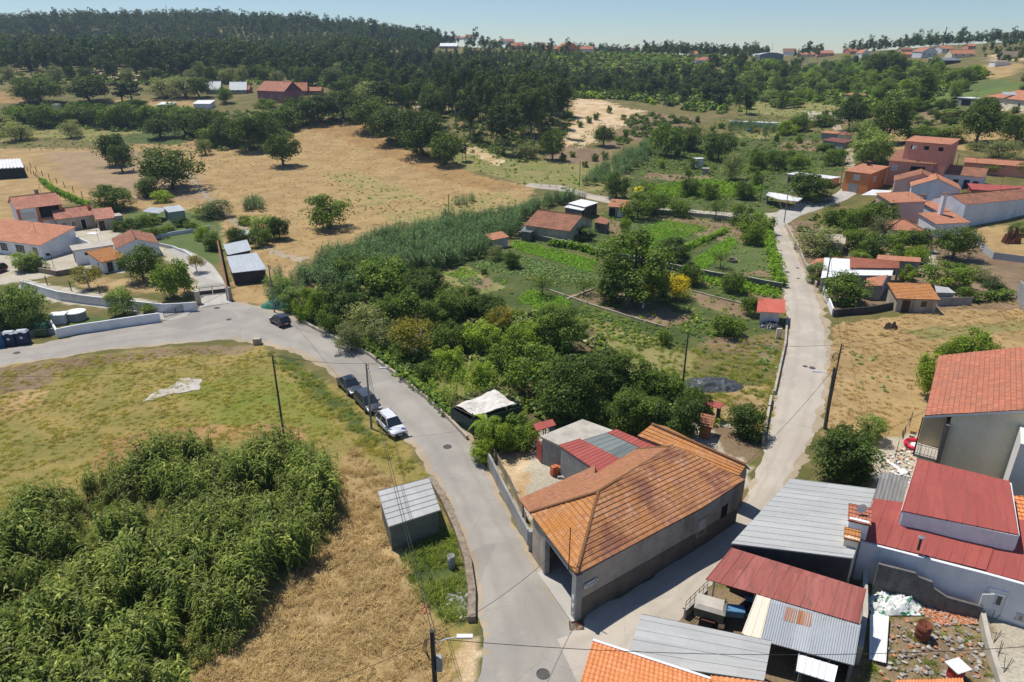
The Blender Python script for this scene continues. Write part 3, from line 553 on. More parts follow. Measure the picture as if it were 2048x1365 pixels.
def wallbody(name, loop, mat, parent, z0=None):
    """closed body under a loop of top points (x,y,z), down into the ground"""
    g = min(float(T(p[0], p[1])) for p in loop) - .4 if z0 is None else z0; n = len(loop)
    m = MB(); m.add([(p[0], p[1], g) for p in loop] + [tuple(p) for p in loop], [tuple(range(n))[::-1], tuple(range(n, 2 * n))] + [(i, (i + 1) % n, n + (i + 1) % n, n + i) for i in range(n)])
    return m.build(name, mat, parent)
glass = Mat('window_glass'); glass.b.inputs['Specular IOR Level'].default_value = .8; glass = glass.fin((.02, .025, .03, 1), .12)
void = plain('dark_interior', (.012, .012, .014), bump=0)
frameW = plain('white_frame', (.75, .75, .73), (.65, .65, .63), 4, .6); frameB = plain('brown_wood', (.10, .055, .035), (.06, .035, .025), 5); shutterm = plain('pale_shutter', (.62, .58, .52), (.55, .52, .46), 6); greend = plain('dark_green_paint', (.03, .055, .05), (.02, .04, .035), 4)
def opening(parent, o, ex, nrm, s, z, w, h, typ='win', fm=None):
    """window, shutter or door set on a wall; o = wall origin, ex = along, nrm = outward"""
    o, ex, nrm = Vector(o), Vector(ex).normalized(), Vector(nrm).normalized(); up = Vector((0, 0, 1)); c = o + ex * s + up * (z + h / 2)
    R = Matrix((ex, nrm, up)).transposed(); fm = fm or frameW; t = .09
    if typ in ('win', 'shut'):
        m = MB()
        for dx, dz, bw, bh in ((0, h / 2, w + 2 * t, t), (0, -h / 2, w + 2 * t, t * 1.2), (-w / 2, 0, t, h - t), (w / 2, 0, t, h - t)): m.cbox(c + ex * dx + up * dz + nrm * .03, bw, .10, bh, R)
        if typ == 'win': m.cbox(c + nrm * .025, .05, .07, h - t, R)
        f = m.build('window', fm, parent)
        MB().cbox(c + nrm * .012, w - t + .01, .03, h - t + .01, R).build('pane' if typ == 'win' else 'shutter', glass if typ == 'win' else shutterm, f)
    elif typ == 'dark':
        f = MB().cbox(c + nrm * .008, w, .03, h, R).build('opening', void, parent)
    elif typ == 'garage':
        f = MB().cbox(c + nrm * .02, w, .06, h, R).build('garage_door', fm, parent)
    else:
        m = MB()
        for dx, dz, bw, bh in ((0, h / 2, w + t, t), (-w / 2, 0, t, h), (w / 2, 0, t, h)): m.cbox(c + ex * dx + up * dz + nrm * .03, bw, .09, bh, R)
        f = m.build('door', frameW if typ == 'doorw' else fm, parent); MB().cbox(c + nrm * .02, w - t, .05, h - .04, R).build('door_leaf', fm, f)
        MB().cbox(c + nrm * .06 + ex * w * .36, .05, .05, .14, R).build('handle', frameB, f)
    return f
def V2(p): return Vector((p[0], p[1], 0))
def house(name, label, A, B, h, d=None, Cc=None, roof='x', rise=1.5, ov=.3, wm=None, rm=None, pat=None, wins=(), rp=.5, cat='house', group=None, mb=None, chim=None, per=.22, amp=.035, ribp=.9, up0=0, capm=None, at=None):
    """gabled, hipped, flat or mono-pitch building from its two front eave corners (photograph pixels) at height h above the ground"""
    if at is not None: a, b = Vector(at[0]), Vector(at[1])
    else: a, b = P(*A, h + up0), P(*B, h + up0)
    zt = .5 * (a.z + b.z); a.z = b.z = zt; z0 = zt - h - up0
    ex = b - a; L = ex.length; ex = ex.normalized(); ey = Vector((-ex.y, ex.x, 0))
    if Cc: c = P(*Cc[:2], Cc[2]); ev = V2(c) - V2(b); 
    else: ev = ey * d
    D = ev.length; ey = ev.normalized()
    root = empty(name, (0, 0, 0), 0, label, cat, group)
    org = V2(a); 
    root.location = (org.x, org.y, z0)
    def G(x, y, z): return Vector((x * ex.x + y * ey.x, x * ex.y + y * ey.y, z))
    base = -.6
    hw = h + up0
    pat = pat if pat is not None else ('flat' if a.y > 95 else 'tile')
    kw = dict(pat=pat, per=per, amp=amp, ribp=ribp)
    o_ = ov
    def W(loop): 
        n = len(loop); m = MB(); m.add([G(x, y, base) for x, y, z in loop] + [G(x, y, z) for x, y, z in loop], [tuple(range(n))[::-1], tuple(range(n, 2 * n))] + [(i, (i + 1) % n, n + (i + 1) % n, n + i) for i in range(n)])
        return m.build('wall', wm, root)
    cap = capm or rm
    if roof == 'x':
        yr = D * rp; s1 = rise / yr; s2 = rise / (D - yr); W([(0,0,hw-.05),(L,0,hw-.05),(L,yr,hw+rise-.1),(L,D,hw-.05),(0,D,hw-.05),(0,yr,hw+rise-.1)])
        e1 = hw - o_ * s1; e2 = hw - o_ * s2
        roofface('roof', [G(-o_,-o_,e1),G(L+o_,-o_,e1),G(L+o_,yr,hw+rise),G(-o_,yr,hw+rise)], rm, root, **kw)
        roofface('roof', [G(-o_,D+o_,e2),G(L+o_,D+o_,e2),G(L+o_,yr,hw+rise),G(-o_,yr,hw+rise)], rm, root, **kw)
        if pat in ('tile', 'flat'): ridgecap(G(-o_,yr,hw+rise+.04), G(L+o_,yr,hw+rise+.04), cap, root)
    elif roof == 'y':
        xr = L * rp; s1 = rise / xr; s2 = rise / (L - xr); W([(0,0,hw-.05),(xr,0,hw+rise-.1),(L,0,hw-.05),(L,D,hw-.05),(xr,D,hw+rise-.1),(0,D,hw-.05)])
        roofface('roof', [G(-o_,-o_,hw-o_*s1),G(-o_,D+o_,hw-o_*s1),G(xr,D+o_,hw+rise),G(xr,-o_,hw+rise)], rm, root, **kw)
        roofface('roof', [G(L+o_,-o_,hw-o_*s2),G(L+o_,D+o_,hw-o_*s2),G(xr,D+o_,hw+rise),G(xr,-o_,hw+rise)], rm, root, **kw)
        if pat in ('tile', 'flat'): ridgecap(G(xr,-o_,hw+rise+.04), G(xr,D+o_,hw+rise+.04), cap, root)
    elif roof in ('hip', 'pyr'):
        W([(0,0,hw-.05),(L,0,hw-.05),(L,D,hw-.05),(0,D,hw-.05)]); i = min(D, L) / 2 if roof == 'hip' else 0; e = hw - .1
        if roof == 'pyr': r1 = r2 = (L / 2, D / 2)
        elif L > D: r1, r2 = (i, D / 2), (L - i, D / 2)
        else: r1, r2 = (L / 2, i), (L / 2, D - i)
        p = [G(-o_,-o_,e),G(L+o_,-o_,e),G(L+o_,D+o_,e),G(-o_,D+o_,e)]; q1 = G(*r1, hw + rise); q2 = G(*r2, hw + rise)
        if L > D or roof == 'pyr': fs = [[p[0],p[1],q2,q1],[p[2],p[3],q1,q2],[p[3],p[0],q1],[p[1],p[2],q2]]
        else: fs = [[p[0],p[1],q1],[p[2],p[3],q2],[p[3],p[0],q1,q2],[p[1],p[2],q2,q1]]
        if roof == 'pyr': fs = [[p[i_], p[(i_+1)%4], q1] for i_ in range(4)]
        for f in fs: roofface('roof', f, rm, root, **kw)
        hips = [(p[0],q1),(p[3],q1 if (L > D or roof=='pyr') else q2),(p[1],q2 if (L > D or roof=='pyr') else q1),(p[2],q2)]
        for a_, b_ in hips: ridgecap(a_ + Vector((0,0,.04)), b_ + Vector((0,0,.04)), cap, root)
        if (q1 - q2).length > .3: ridgecap(q1 + Vector((0,0,.04)), q2 + Vector((0,0,.04)), cap, root)
    elif roof == 'mono':
        s = rise / D; W([(0,0,hw-.08),(L,0,hw-.08),(L,D,hw+rise-.08),(0,D,hw+rise-.08)])
        lo, hi = (-o_, D + o_)
        f = [G(-o_,lo,hw+s*lo),G(L+o_,lo,hw+s*lo),G(L+o_,hi,hw+s*hi),G(-o_,hi,hw+s*hi)]
        if rise < 0: f = [f[3], f[2], f[1], f[0]]
        roofface('roof', f, rm, root, **kw)
    elif roof == 'flat':
        W([(0,0,hw),(L,0,hw),(L,D,hw),(0,D,hw)])
        MB().prism([G(-o_,-o_,0)[:2],G(L+o_,-o_,0)[:2],G(L+o_,D+o_,0)[:2],G(-o_,D+o_,0)[:2]], hw + .005, hw + .18).build('roof', rm, root)
    for wd in wins:
        face, s, z, ww, hh = wd[:5]; typ = wd[5] if len(wd) > 5 else 'win'; fm = wd[6] if len(wd) > 6 else None
        if face == 'f': opening(root, G(0,0,0), G(1,0,0), -ey if ey.dot(Vector((-ex.y,ex.x,0))) > 0 else ey, s * L, z, ww, hh, typ, fm)
        if face == 'l': opening(root, G(0,0,0), G(0,1,0), -ex, s * D, z, ww, hh, typ, fm)
        if face == 'r': opening(root, G(L,0,0), G(0,1,0), ex, s * D, z, ww, hh, typ, fm)
    if cat == 'house' and L > 6 and sum(map(ord, label)) % 2 == 0:
        q = G(L * .7, D * .5, hw + (rise if roof not in ('flat', 'mono') else rise * .5)); m = MB(); m.tube([q, q + Vector((0, 0, 2.2))], .03, 5)
        for k_ in range(4): m.tube([q + Vector((-.45 + .08 * k_, -.3 + .2 * k_, 2.1 - .04 * k_)), q + Vector((.45 - .08 * k_, -.3 + .2 * k_, 2.1 - .04 * k_))], .018, 4)
        m.build('aerial', darksteel, root)
    for ch in (chim or ()):
        x, y, zb, s_, hh = ch[:5]; c = G(x * L, y * D, zb + hh / 2); R = Matrix((ex, ey, Vector((0,0,1)))).transposed()
        k = MB().cbox(c, s_, s_, hh, R).build('chimney', wm if len(ch) < 6 else ch[5], root); MB().cbox(c + Vector((0,0,hh/2+.06)), s_*1.35, s_*1.35, .1, R).build('chimney_cap', cap, k)
    return root
def quadroof(name, label, pts, rm, pat='rib', cat='shed', walls=None, wm=None, group=None, ribp=.9, per=.18, amp=.03, inset=.25, posts=None, thick=.07, drop=.12):
    """single pitch given by four seen corners (u,v,z above 0): eave left, eave right, top right, top left"""
    pl = [Vector(Pz(u, v, z)) for u, v, z in pts]; root = empty(name, (pl[0].x, pl[0].y, 0), 0, label, cat, group); o = Vector((pl[0].x, pl[0].y, 0))
    roofface('roof', [p - o for p in pl], rm, root, pat=pat, ribp=ribp, per=per, amp=amp, thick=thick)
    c = sum(pl, Vector()) / 4; ins = []
    for p in pl: q = p + (V2(c) - V2(p)).normalized() * inset * 1.4; q.z = p.z - drop; ins.append(q - o)
    if walls == 'all':
        n = 4; m = MB(); m.add([(q.x, q.y, -.4) for q in ins] + [tuple(q) for q in ins], [(0,1,2,3)[::-1], (4,5,6,7)] + [(i, (i+1)%4, 4+(i+1)%4, 4+i) for i in range(4)]); m.build('wall', wm, root)
    elif walls:
        for i in walls:
            a, b = ins[i], ins[(i + 1) % 4]; d = (b - a); d.z = 0; nn = Vector((-d.y, d.x, 0)).normalized() * .09; m = MB()
            m.add([(a-nn).xy.to_3d()+Vector((0,0,-.4)),(b-nn).xy.to_3d()+Vector((0,0,-.4)),(b+nn).xy.to_3d()+Vector((0,0,-.4)),(a+nn).xy.to_3d()+Vector((0,0,-.4)), (a-nn),(b-nn),(b+nn),(a+nn)], [(0,3,2,1),(4,5,6,7),(0,1,5,4),(1,2,6,5),(2,3,7,6),(3,0,4,7)])
            m.build('wall', wm, root)
    for (i, t) in (posts or ()):
        a, b = ins[i], ins[(i + 1) % 4]; p = a.lerp(b, t); MB().tube([(p.x, p.y, -.2), (p.x, p.y, p.z)], .06, 8).build('post', steel, root)
    return root
steel = plain('galvanised_steel', (.35, .36, .37), (.22, .22, .23), 3, .5, metal=.4); darksteel = plain('dark_steel', (.05, .05, .055), (.03, .03, .03), 3, .5)
# palettes
OLDT = [(.49,.225,.095), (.44,.20,.09), (.54,.26,.11), (.37,.17,.085), (.57,.31,.17)]; BRNT = [(.34,.15,.085), (.40,.17,.09), (.28,.125,.08), (.44,.20,.12)]; NEWT = [(.72,.27,.105), (.66,.24,.09), (.76,.31,.125), (.69,.25,.10)]; PINKT = [(.52,.22,.14), (.46,.18,.12), (.58,.28,.19), (.40,.16,.11)]
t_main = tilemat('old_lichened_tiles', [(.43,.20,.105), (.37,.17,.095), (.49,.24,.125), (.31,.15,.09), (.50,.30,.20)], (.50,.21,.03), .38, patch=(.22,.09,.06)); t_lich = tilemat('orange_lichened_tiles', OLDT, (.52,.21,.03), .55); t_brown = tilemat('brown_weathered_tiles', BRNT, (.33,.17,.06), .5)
t_new = tilemat('new_orange_tiles', NEWT); t_red = tilemat('red_tiles', [(.48,.17,.10), (.42,.14,.085), (.55,.21,.12), (.36,.13,.085)], (.30,.15,.10), .45); f_or = tilemat('far_orange_tiles', [(.56,.24,.13), (.47,.19,.105), (.62,.29,.17)], (.36,.16,.10), .6, relief=True, cw=.3)
f_br = tilemat('far_brown_tiles', BRNT, (.16,.085,.06), .6, relief=True, cw=.3); f_pk = tilemat('far_weathered_tiles', PINKT, (.28,.14,.10), .6, relief=True, cw=.3); f_dk = tilemat('far_dark_red_tiles', [(.20,.07,.06), (.24,.09,.07), (.17,.06,.055)], relief=True, cw=.3)
s_red = sheetmat('red_sheet', (.40,.095,.075), (.35,.08,.065), (.20,.065,.055), .5, .65); s_red2 = sheetmat('faded_red_sheet', (.40,.13,.105), (.32,.09,.07), (.12,.055,.05), .65, .68)
s_grey = sheetmat('grey_sheet', (.46,.46,.44), (.40,.40,.385), (.30,.29,.265), .45, .6, panel=1.0); s_white = sheetmat('white_sheet', (.80,.80,.79), (.72,.72,.71), (.5,.5,.47), .4, .5); s_zinc = sheetmat('zinc_sheet', (.42,.44,.45), (.33,.35,.37), (.28,.27,.26), .4, .45, rust=(.30,.15,.08)); s_cream = sheetmat('cream_sheet', (.80,.70,.55), (.76,.66,.52), (.5,.45,.38), .3)
s_rust = sheetmat('rusted_sheet', (.42,.17,.07), (.36,.14,.06), (.55,.35,.2), .7, .8, panel=.8); s_fibro = sheetmat('fibre_cement_sheet', (.28,.27,.25), (.22,.21,.20), (.10,.10,.09), .7, .9); s_blue = sheetmat('pale_blue_grey_sheet', (.43,.46,.47), (.38,.41,.43), (.55,.57,.58), .5, .5, panel=1.2); s_glz = sheetmat('glazed_panels', (.13,.15,.14), (.20,.22,.21), (.28,.28,.25), .5, .3, panel=1.4)
w_white = plain('whitewash', (.80, .80, .80), (.71, .71, .72), .8, .9, .3, (.35, .34, .32), .35); w_old = plain('old_render', (.50, .43, .34), (.38, .32, .25), .7, .95, .6, (.13, .11, .09), .7); w_grey = plain('grey_render', (.36, .35, .33), (.27, .26, .25), .8, .95, .5, (.14, .14, .13), .6)
w_pink = plain('pink_render', (.72, .46, .41), (.66, .42, .37), .8, .9, .3); w_coral = plain('coral_render', (.74, .32, .235), (.67, .28, .20), .7, .9, .3); w_ora = plain('orange_render', (.74, .26, .10), (.68, .23, .09), .7, .9, .3); w_beige = plain('beige_render', (.82, .71, .55), (.73, .63, .48), .25, .9, .3, (.55, .50, .28), .5)
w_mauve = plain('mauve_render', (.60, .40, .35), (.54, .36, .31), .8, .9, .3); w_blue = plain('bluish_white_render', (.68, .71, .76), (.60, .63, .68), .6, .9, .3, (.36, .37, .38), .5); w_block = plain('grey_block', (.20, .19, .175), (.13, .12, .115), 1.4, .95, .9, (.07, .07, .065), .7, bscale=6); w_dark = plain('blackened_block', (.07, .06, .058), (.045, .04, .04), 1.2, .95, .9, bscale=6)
w_rose = plain('rose_render', (.34, .13, .15), (.30, .115, .13), .7, .9, .3); concr = plain('rough_concrete', (.50, .46, .39), (.40, .36, .30), .8, .95, .6, (.25, .22, .19), .5); stone = plain('rubble_stone', (.30, .24, .17), (.17, .13, .10), 2.5, .95, 1.0, (.40, .35, .27), .6, bscale=5); brick = plain('hollow_brick', (.62, .20, .09), (.50, .15, .07), 4, .9, .6)
# ---------------------------------------------------------------- the long tiled building in the fork of the road
def Q(u, v, z): return Vector(Pz(u, v, z))
def slab(m, p, q, zb, zt0, zt1=None, th=.22):
    zt1 = zt0 if zt1 is None else zt1; p, q = V2(p), V2(q); d = (q - p).normalized(); n = Vector((-d.y, d.x, 0)) * th / 2
    zb = zb if hasattr(zb, '__len__') else (zb, zb)
    return m.add([(*(p-n).xy, zb[0]),(*(q-n).xy, zb[1]),(*(q+n).xy, zb[1]),(*(p+n).xy, zb[0]),(*(p-n).xy, zt0),(*(q-n).xy, zt1),(*(q+n).xy, zt1),(*(p+n).xy, zt0)], [(0,3,2,1),(4,5,6,7),(0,1,5,4),(1,2,6,5),(2,3,7,6),(3,0,4,7)])
def main_building():
    FR, FL, RA, RB = Q(1153,1150,4.1), Q(1060,1027,4.1), Q(1197,985,6.1), Q(1345,895,6.0); M1 = Q(1400,1020,3.9); FR2 = Q(1487,963,4.0)
    root = empty('tiled_building', (FR.x, FR.y, 0), 0, 'long low building with hipped lichened tile roof in the fork of the roads', 'building'); o = Vector((FR.x, FR.y, 0))
    d = (RB - RA); d.z = 0; d.normalize(); n = Vector((-d.y, d.x, 0)); L2 = RB + n * 3.5; L2.z = 4.15
    f = lambda l: [p - o for p in l]
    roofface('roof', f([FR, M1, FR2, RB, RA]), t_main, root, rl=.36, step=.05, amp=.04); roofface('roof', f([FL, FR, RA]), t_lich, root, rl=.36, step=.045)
    roofface('roof', f([FL, L2, RB, RA]), t_brown, root, rl=.42); BK = FR2 + (L2 - FR2) * .0
    roofface('roof', f([FR2, L2, RB]), t_lich, root, rl=.42)
    l0, l1 = Q(1038,999,3.2), Q(1190,930,3.3); Qx = FL + d * 7.4; Qx.z = 4.12; FLl = FL.copy()
    roofface('roof', f([l0, l1, Qx, FLl]), t_brown, root, rl=.42, step=.035)
    for a, b in ((FR, RA), (FL, RA), (RA, RB), (RB, FR2), (RB, L2)): ridgecap(a - o + Vector((0,0,.09)), b - o + Vector((0,0,.07)), t_lich, root, .13)
    # walls: lane side, garage front with pillars and lintel, left side, rear
    c = (FR + FL + RA + RB + FR2) / 5
    ins = lambda p, k=.32: p + (V2(c) - V2(p)).normalized() * k
    a, m1, b = ins(FR) - o, ins(M1, .3) - o, ins(FR2) - o; e = ins(FL) - o; g = ins(L2) - o
    m = MB(); slab(m, a, m1, -.3, 3.95, 3.95); slab(m, m1, b, -.3, 3.95, 3.85); slab(m, b, g, -.3, 3.8, 4.0); slab(m, g, e, -.3, 3.9, 3.95)
    u = (a - e).normalized(); L = (V2(a) - V2(e)).length; slab(m, e, e + u * 2.0, -.3, 3.95); slab(m, e + u * 2.0, a, 3.45, 3.95, th=.26)
    m.build('wall', w_old, root)
    cp_ = a - u * .12 + Vector((0, 0, 0)); MB().cbox((cp_.x, cp_.y, 1.85), .55, .5, 4.2, Matrix((u, Vector((-u.y, u.x, 0)), Vector((0,0,1)))).transposed()).build('pillar', w_grey, root)
    cp_ = e + u * 2.15; MB().cbox((cp_.x, cp_.y, 1.7), .3, .4, 3.7, Matrix((u, Vector((-u.y, u.x, 0)), Vector((0,0,1)))).transposed()).build('pillar', w_grey, root)
    MB().prism([tuple(V2(q)[:2]) for q in (e, a, b, g)], .0, .14).build('floor_slab', concm, root)
    k = MB(); nf = Vector((u.y, -u.x, 0)) * .55; k.prism([tuple((V2(q))[:2]) for q in (e + u * 1.8 + nf, a + nf * .9 + u * .2, a + u * .2, e + u * 1.8)], -.1, .15); k.build('door_step', concm, root)
    k = MB(); k.cbox(((e + u * 2.0) + (a - e - u * 2.0) * .5).to_tuple()[:2] + (3.52,), L - 2.2, .34, .12, Matrix((u, Vector((-u.y, u.x, 0)), Vector((0,0,1)))).transposed()); k.build('lintel', s_blue, root)
    # openings on the lane side
    n2_ = (V2(m1) - V2(a)).normalized(); n2_ = Vector((n2_.y, -n2_.x, 0)) * .03
    dd = (V2(b) - V2(m1)); Ld = dd.length; nn = Vector((dd.y, -dd.x, 0)).normalized() * .115
    opening(root, V2(m1) + nn, dd, nn, Ld * .15, 1.25, 1.0, 1.5, 'shut', w_old); opening(root, V2(m1) + nn, dd, nn, Ld * .66, 1.2, .8, 1.5, 'dark')
    m = MB(); slab(m, a + n2_, m1 + n2_, -.3, 1.75, 1.7, .24); slab(m, m1 + n2_, b + n2_, -.3, 1.7, 1.5, .24); m.build('dado', plain('dark_dado', (.21,.175,.135), (.15,.125,.10), .7, .95, .6, (.09,.075,.06), .7), root)
    # lean-to posts on the yard side
    for t in (0.02, .45):
        p = (l0 + V2(c) * 0) .lerp(l1, t) - o; MB().tube([(p.x + .2, p.y - .1, -.1), (p.x + .2, p.y - .1, 3.1)], .09, 8).build('post', w_grey, root)
    # direction sign by the corner: its own thing
    p0 = V2(a); dv = (V2(m1) - V2(a)).normalized(); no = Vector((dv.y, -dv.x, 0)); R = Matrix((dv, -no, Vector((0, 0, 1)))).transposed()
    c0 = o + p0 + dv * 1.02 + no * .19; sg = empty('direction_sign', (c0.x, c0.y, 2.75), math.atan2(dv.y, dv.x), 'white arrow-shaped road sign reading Torre on the building corner', 'sign')
    s = MB(); pl = [(-.62,-.20),(.46,-.20),(.66,0),(.46,.20),(-.62,.20)]; s.add([(x, .0, z) for x, z in pl] + [(x, -.03, z) for x, z in pl], [(0,1,2,3,4)[::-1], (5,6,7,8,9)] + [(i, (i+1)%5, 5+(i+1)%5, 5+i) for i in range(5)]); s.build('sign_plate', frameW, sg)
    cu = bpy.data.curves.new('lettering', 'FONT'); cu.body = 'Torre'; cu.size = .36; cu.extrude = .004; cu.align_x = 'CENTER'; cu.align_y = 'CENTER'; cu.materials.append(darksteel)
    t0 = bpy.data.objects.new('lettering_source', cu); t = link('lettering', bpy.data.meshes.new_from_object(t0), sg); t.data.materials.clear(); t.data.materials.append(darksteel); t.location = (-.15, -.036, 0); t.rotation_euler = (RAD(90), 0, 0)
    s = MB(); s.add([(.30,-.034,.13),(.40,-.034,.13),(.54,-.034,0),(.40,-.034,-.13),(.30,-.034,-.13),(.42,-.034,0)], [(0,1,2,5),(5,2,3,4)]); s.build('arrow_mark', darksteel, sg)
    for z, h_ in ((1.9, .42), (1.2, .36), (.5, .14)):
        q = o + a - u * .12 + Vector((u.y, -u.x, 0)) * .27; tag(MB().cbox((0, 0, 0), .26 if h_ > .2 else .12, .02, h_, Matrix((u, Vector((-u.y, u.x, 0)), Vector((0,0,1)))).transposed()).build('notice', frameW), {1.9: 'upper', 1.2: 'lower', .5: 'smallest'}[z] + ' white notice stuck on the grey corner pillar', 'notice', 'notices on the corner pillar').location = (q.x, q.y, z)
    # rusty pole standing against the corner eave
    q = o + a - u * .75 + Vector((u.y, -u.x, 0)) * .35
    r = empty('rusty_pole', (q.x, q.y, 3.3), 0, 'thin rusty steel pole bracketed to the eave above the garage opening', 'pole'); MB().tube([(0,0,0),(.02,0,4.0)], .035, 8).build('pole', plain('rust', (.16,.06,.03), (.09,.04,.025), 5), r); MB().tube([(0,0,.15),(.05,.4,.15)], .02, 6).build('bracket', darksteel, r)
    # rear wing
    a1, b1, r1, r0 = Q(1275,872,3.75), Q(1478,952,3.75), Q(1492,931,4.45), Q(1304,849,4.45); mid = Vector((a1.x, a1.y, 0))
    w = empty('tiled_outbuilding', mid, 0, 'narrow outbuilding with orange mossy tile roof behind the long hipped building', 'building')
    roofface('roof', [p - mid for p in (a1, b1, r1, r0)], t_lich, w); bk0 = r0 * 2 - a1; bk1 = r1 * 2 - b1; bk0.z = bk1.z = 3.7
    roofface('roof', [p - mid for p in (bk0, bk1, r1, r0)], t_lich, w); ridgecap(r0 - mid + Vector((0,0,.07)), r1 - mid + Vector((0,0,.07)), t_lich, w, .13)
    cc = (a1 + b1 + r0 + r1 + bk0 + bk1) / 6; loop = [p + (V2(cc) - V2(p)).normalized() * .3 - mid - Vector((0,0,.12)) for p in (a1, b1, r1, bk1, bk0, r0)]; wallbody('wall', loop, w_old, w, -.3)
main_building()
# garage block with concrete roof, red canopy and glazed roof beside the yard
quadroof('concrete_garage', 'grey garage with flat pale concrete roof under the dark tree', [(1080,872,3.0),(1150,905,3.0),(1240,865,3.0),(1165,838,3.0)], concr, pat='none', cat='garage', walls='all', wm=w_grey, thick=.22, inset=.15)
quadroof('red_canopy', 'red ribbed canopy roof between the concrete garage and the tiled lean-to', [(1117,890,3.15),(1218,958,3.15),(1262,928,3.3),(1160,877,3.3)], s_red, 'rib', 'canopy', walls=(0, 3), wm=w_grey, ribp=.45)
quadroof('glazed_canopy', 'dark translucent panel roof between two strips of red sheeting', [(1165,880,3.25),(1252,930,3.25),(1298,903,3.35),(1215,865,3.35)], s_glz, 'rib', 'canopy', posts=((0,.05),(1,.9)), ribp=.7)
quadroof('red_roof_strip', 'narrow red sheet roof strip along the far edge of the glazed canopy', [(1215,865,3.4),(1298,903,3.4),(1315,893,3.5),(1232,858,3.5)], s_red, 'rib', 'canopy', posts=((2,.5),), ribp=.45)
quadroof('red_roof_strip', 'small red sheet roof poking out between vines and concrete garage', [(1073,862,2.6),(1112,850,2.6),(1105,838,2.7),(1066,848,2.7)], s_red, 'rib', 'canopy', posts=((0,.5),(2,.5)), ribp=.45)
def frame(p, q): d = (V2(q) - V2(p)).normalized(); return Matrix((d, Vector((-d.y, d.x, 0)), Vector((0, 0, 1)))).transposed()
# open metal door of the garage and its blue contents
a, b = P(1073, 915), P(1083, 927); m = MB(); slab(m, V2(a) - V2(a), V2(b) - V2(a), 0, 2.1, th=.05); tag(m.build('garage_gate', s_red), 'open dark red metal gate leaf beside the concrete garage', 'gate').location = a
opn = P(1098, 920); tag(MB().cbox((0,0,1.15), 2.0, .06, 2.2, frame(P(1085,905), P(1122,930))).build('garage_opening', void), 'dark doorway of the concrete garage with blue things inside', 'doorway').location = opn
# low boundary wall along the road
def wallline(name, label, pts, h, mat, th=.2, cat='wall', cap=None, world=False, jag=0, zoff=0):
    pw = [P(u, v) for u, v in pts] if not world else [Vector(p) for p in pts]; o = Vector((pw[0].x, pw[0].y, pw[0].z)); m = MB(); c = MB()
    hs = h if hasattr(h, '__len__') else [h] * len(pw)
    sub = [];
    for i in range(len(pw) - 1):
        k_ = max(1, int((pw[i + 1] - pw[i]).length / 2.2))
        for k in range(k_): sub.append((pw[i].lerp(pw[i+1], k / k_), hs[i] + (hs[i+1] - hs[i]) * k / k_))
    sub.append((pw[-1], hs[-1]))
    for (p, h0), (q, h1) in zip(sub, sub[1:]):
        z0, z1 = float(T(p.x, p.y)) - o.z + zoff, float(T(q.x, q.y)) - o.z + zoff; slab(m, V2(p) - V2(o), V2(q) - V2(o), (z0 - .3, z1 - .3), z0 + h0 + rnd.uniform(-jag, jag), z1 + h1 + rnd.uniform(-jag, jag), th)
        if cap: slab(c, V2(p) - V2(o), V2(q) - V2(o), (z0 + h0 + .003, z1 + h1 + .003), z0 + h0 + .06, z1 + h1 + .06, th + .08)
    r = m.build(name, mat, label=label, cat=cat); r.location = o
    if cap: c.build('coping', cap, r)
    return r
wallline('boundary_wall', 'long grey concrete wall beside the road in front of the yard', [(977,932),(1010,1000),(1038,1055),(1057,1090)], 1.5, w_grey)
wallline('ribbed_fence', 'row of corrugated sheets standing just behind the grey yard wall', [(988,915),(1018,970),(1052,1045)], 1.1, w_old, .05, 'fence', jag=.14)
tag(MB().box(-.2,-.2,0,.2,.2,1.9).build('gate_post', w_grey), 'short thick concrete post at the end of the grey yard wall', 'post').location = P(1062, 1100)
wallline('retaining_wall', 'low mossy rubble wall between the road and the dry grass', [(862,962),(890,1010),(915,1065),(935,1125),(944,1190),(943,1245)], .55, stone, .55, jag=.05)
wallline('roadside_wall', 'low concrete kerb wall along the road below the thicket', [(597,640),(640,665),(700,692),(740,713),(800,757),(850,797),(900,843),(935,880)], .5, w_old, .25, jag=.03)
wallline('garden_wall', 'low wall along the side lane edge by the cabbage patch', [(1574,640),(1570,690),(1560,735),(1548,790)], .55, w_old, .25, jag=.03)
wallline('broken_wall', 'low broken wall beside the side lane near the rusted hutch', [(1541,800),(1533,845),(1525,890)], .7, w_old, .25, jag=.15)
# bottom-right cluster
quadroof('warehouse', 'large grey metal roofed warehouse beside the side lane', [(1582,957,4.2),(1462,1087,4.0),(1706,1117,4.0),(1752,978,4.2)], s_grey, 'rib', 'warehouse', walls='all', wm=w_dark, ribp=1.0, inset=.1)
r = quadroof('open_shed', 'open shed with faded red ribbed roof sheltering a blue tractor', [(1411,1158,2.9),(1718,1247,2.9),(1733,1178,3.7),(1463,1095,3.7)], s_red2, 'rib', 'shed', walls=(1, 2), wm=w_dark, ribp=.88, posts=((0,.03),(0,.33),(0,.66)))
def multiroof(name, label, cat, faces, wm=None, walls=(), posts=()):
    o = Q(*faces[0][0][0]); o.z = 0; root = empty(name, o, 0, label, cat)
    for f in faces: roofface('roof', [Q(*p) - o for p in f[0]], f[1], root, pat=f[2], **(f[3] if len(f) > 3 else {}))
    for a, b, h in walls: m = MB(); p, q = Q(*a), Q(*b); slab(m, V2(p) - o, V2(q) - o, -.3, p.z, q.z, h); m.build('wall', wm, root)
    for a in posts: p = Q(*a) - o; MB().tube([(p.x, p.y, -.2), (p.x, p.y, p.z - .03)], .06, 8).build('post', steel, root)
    return root
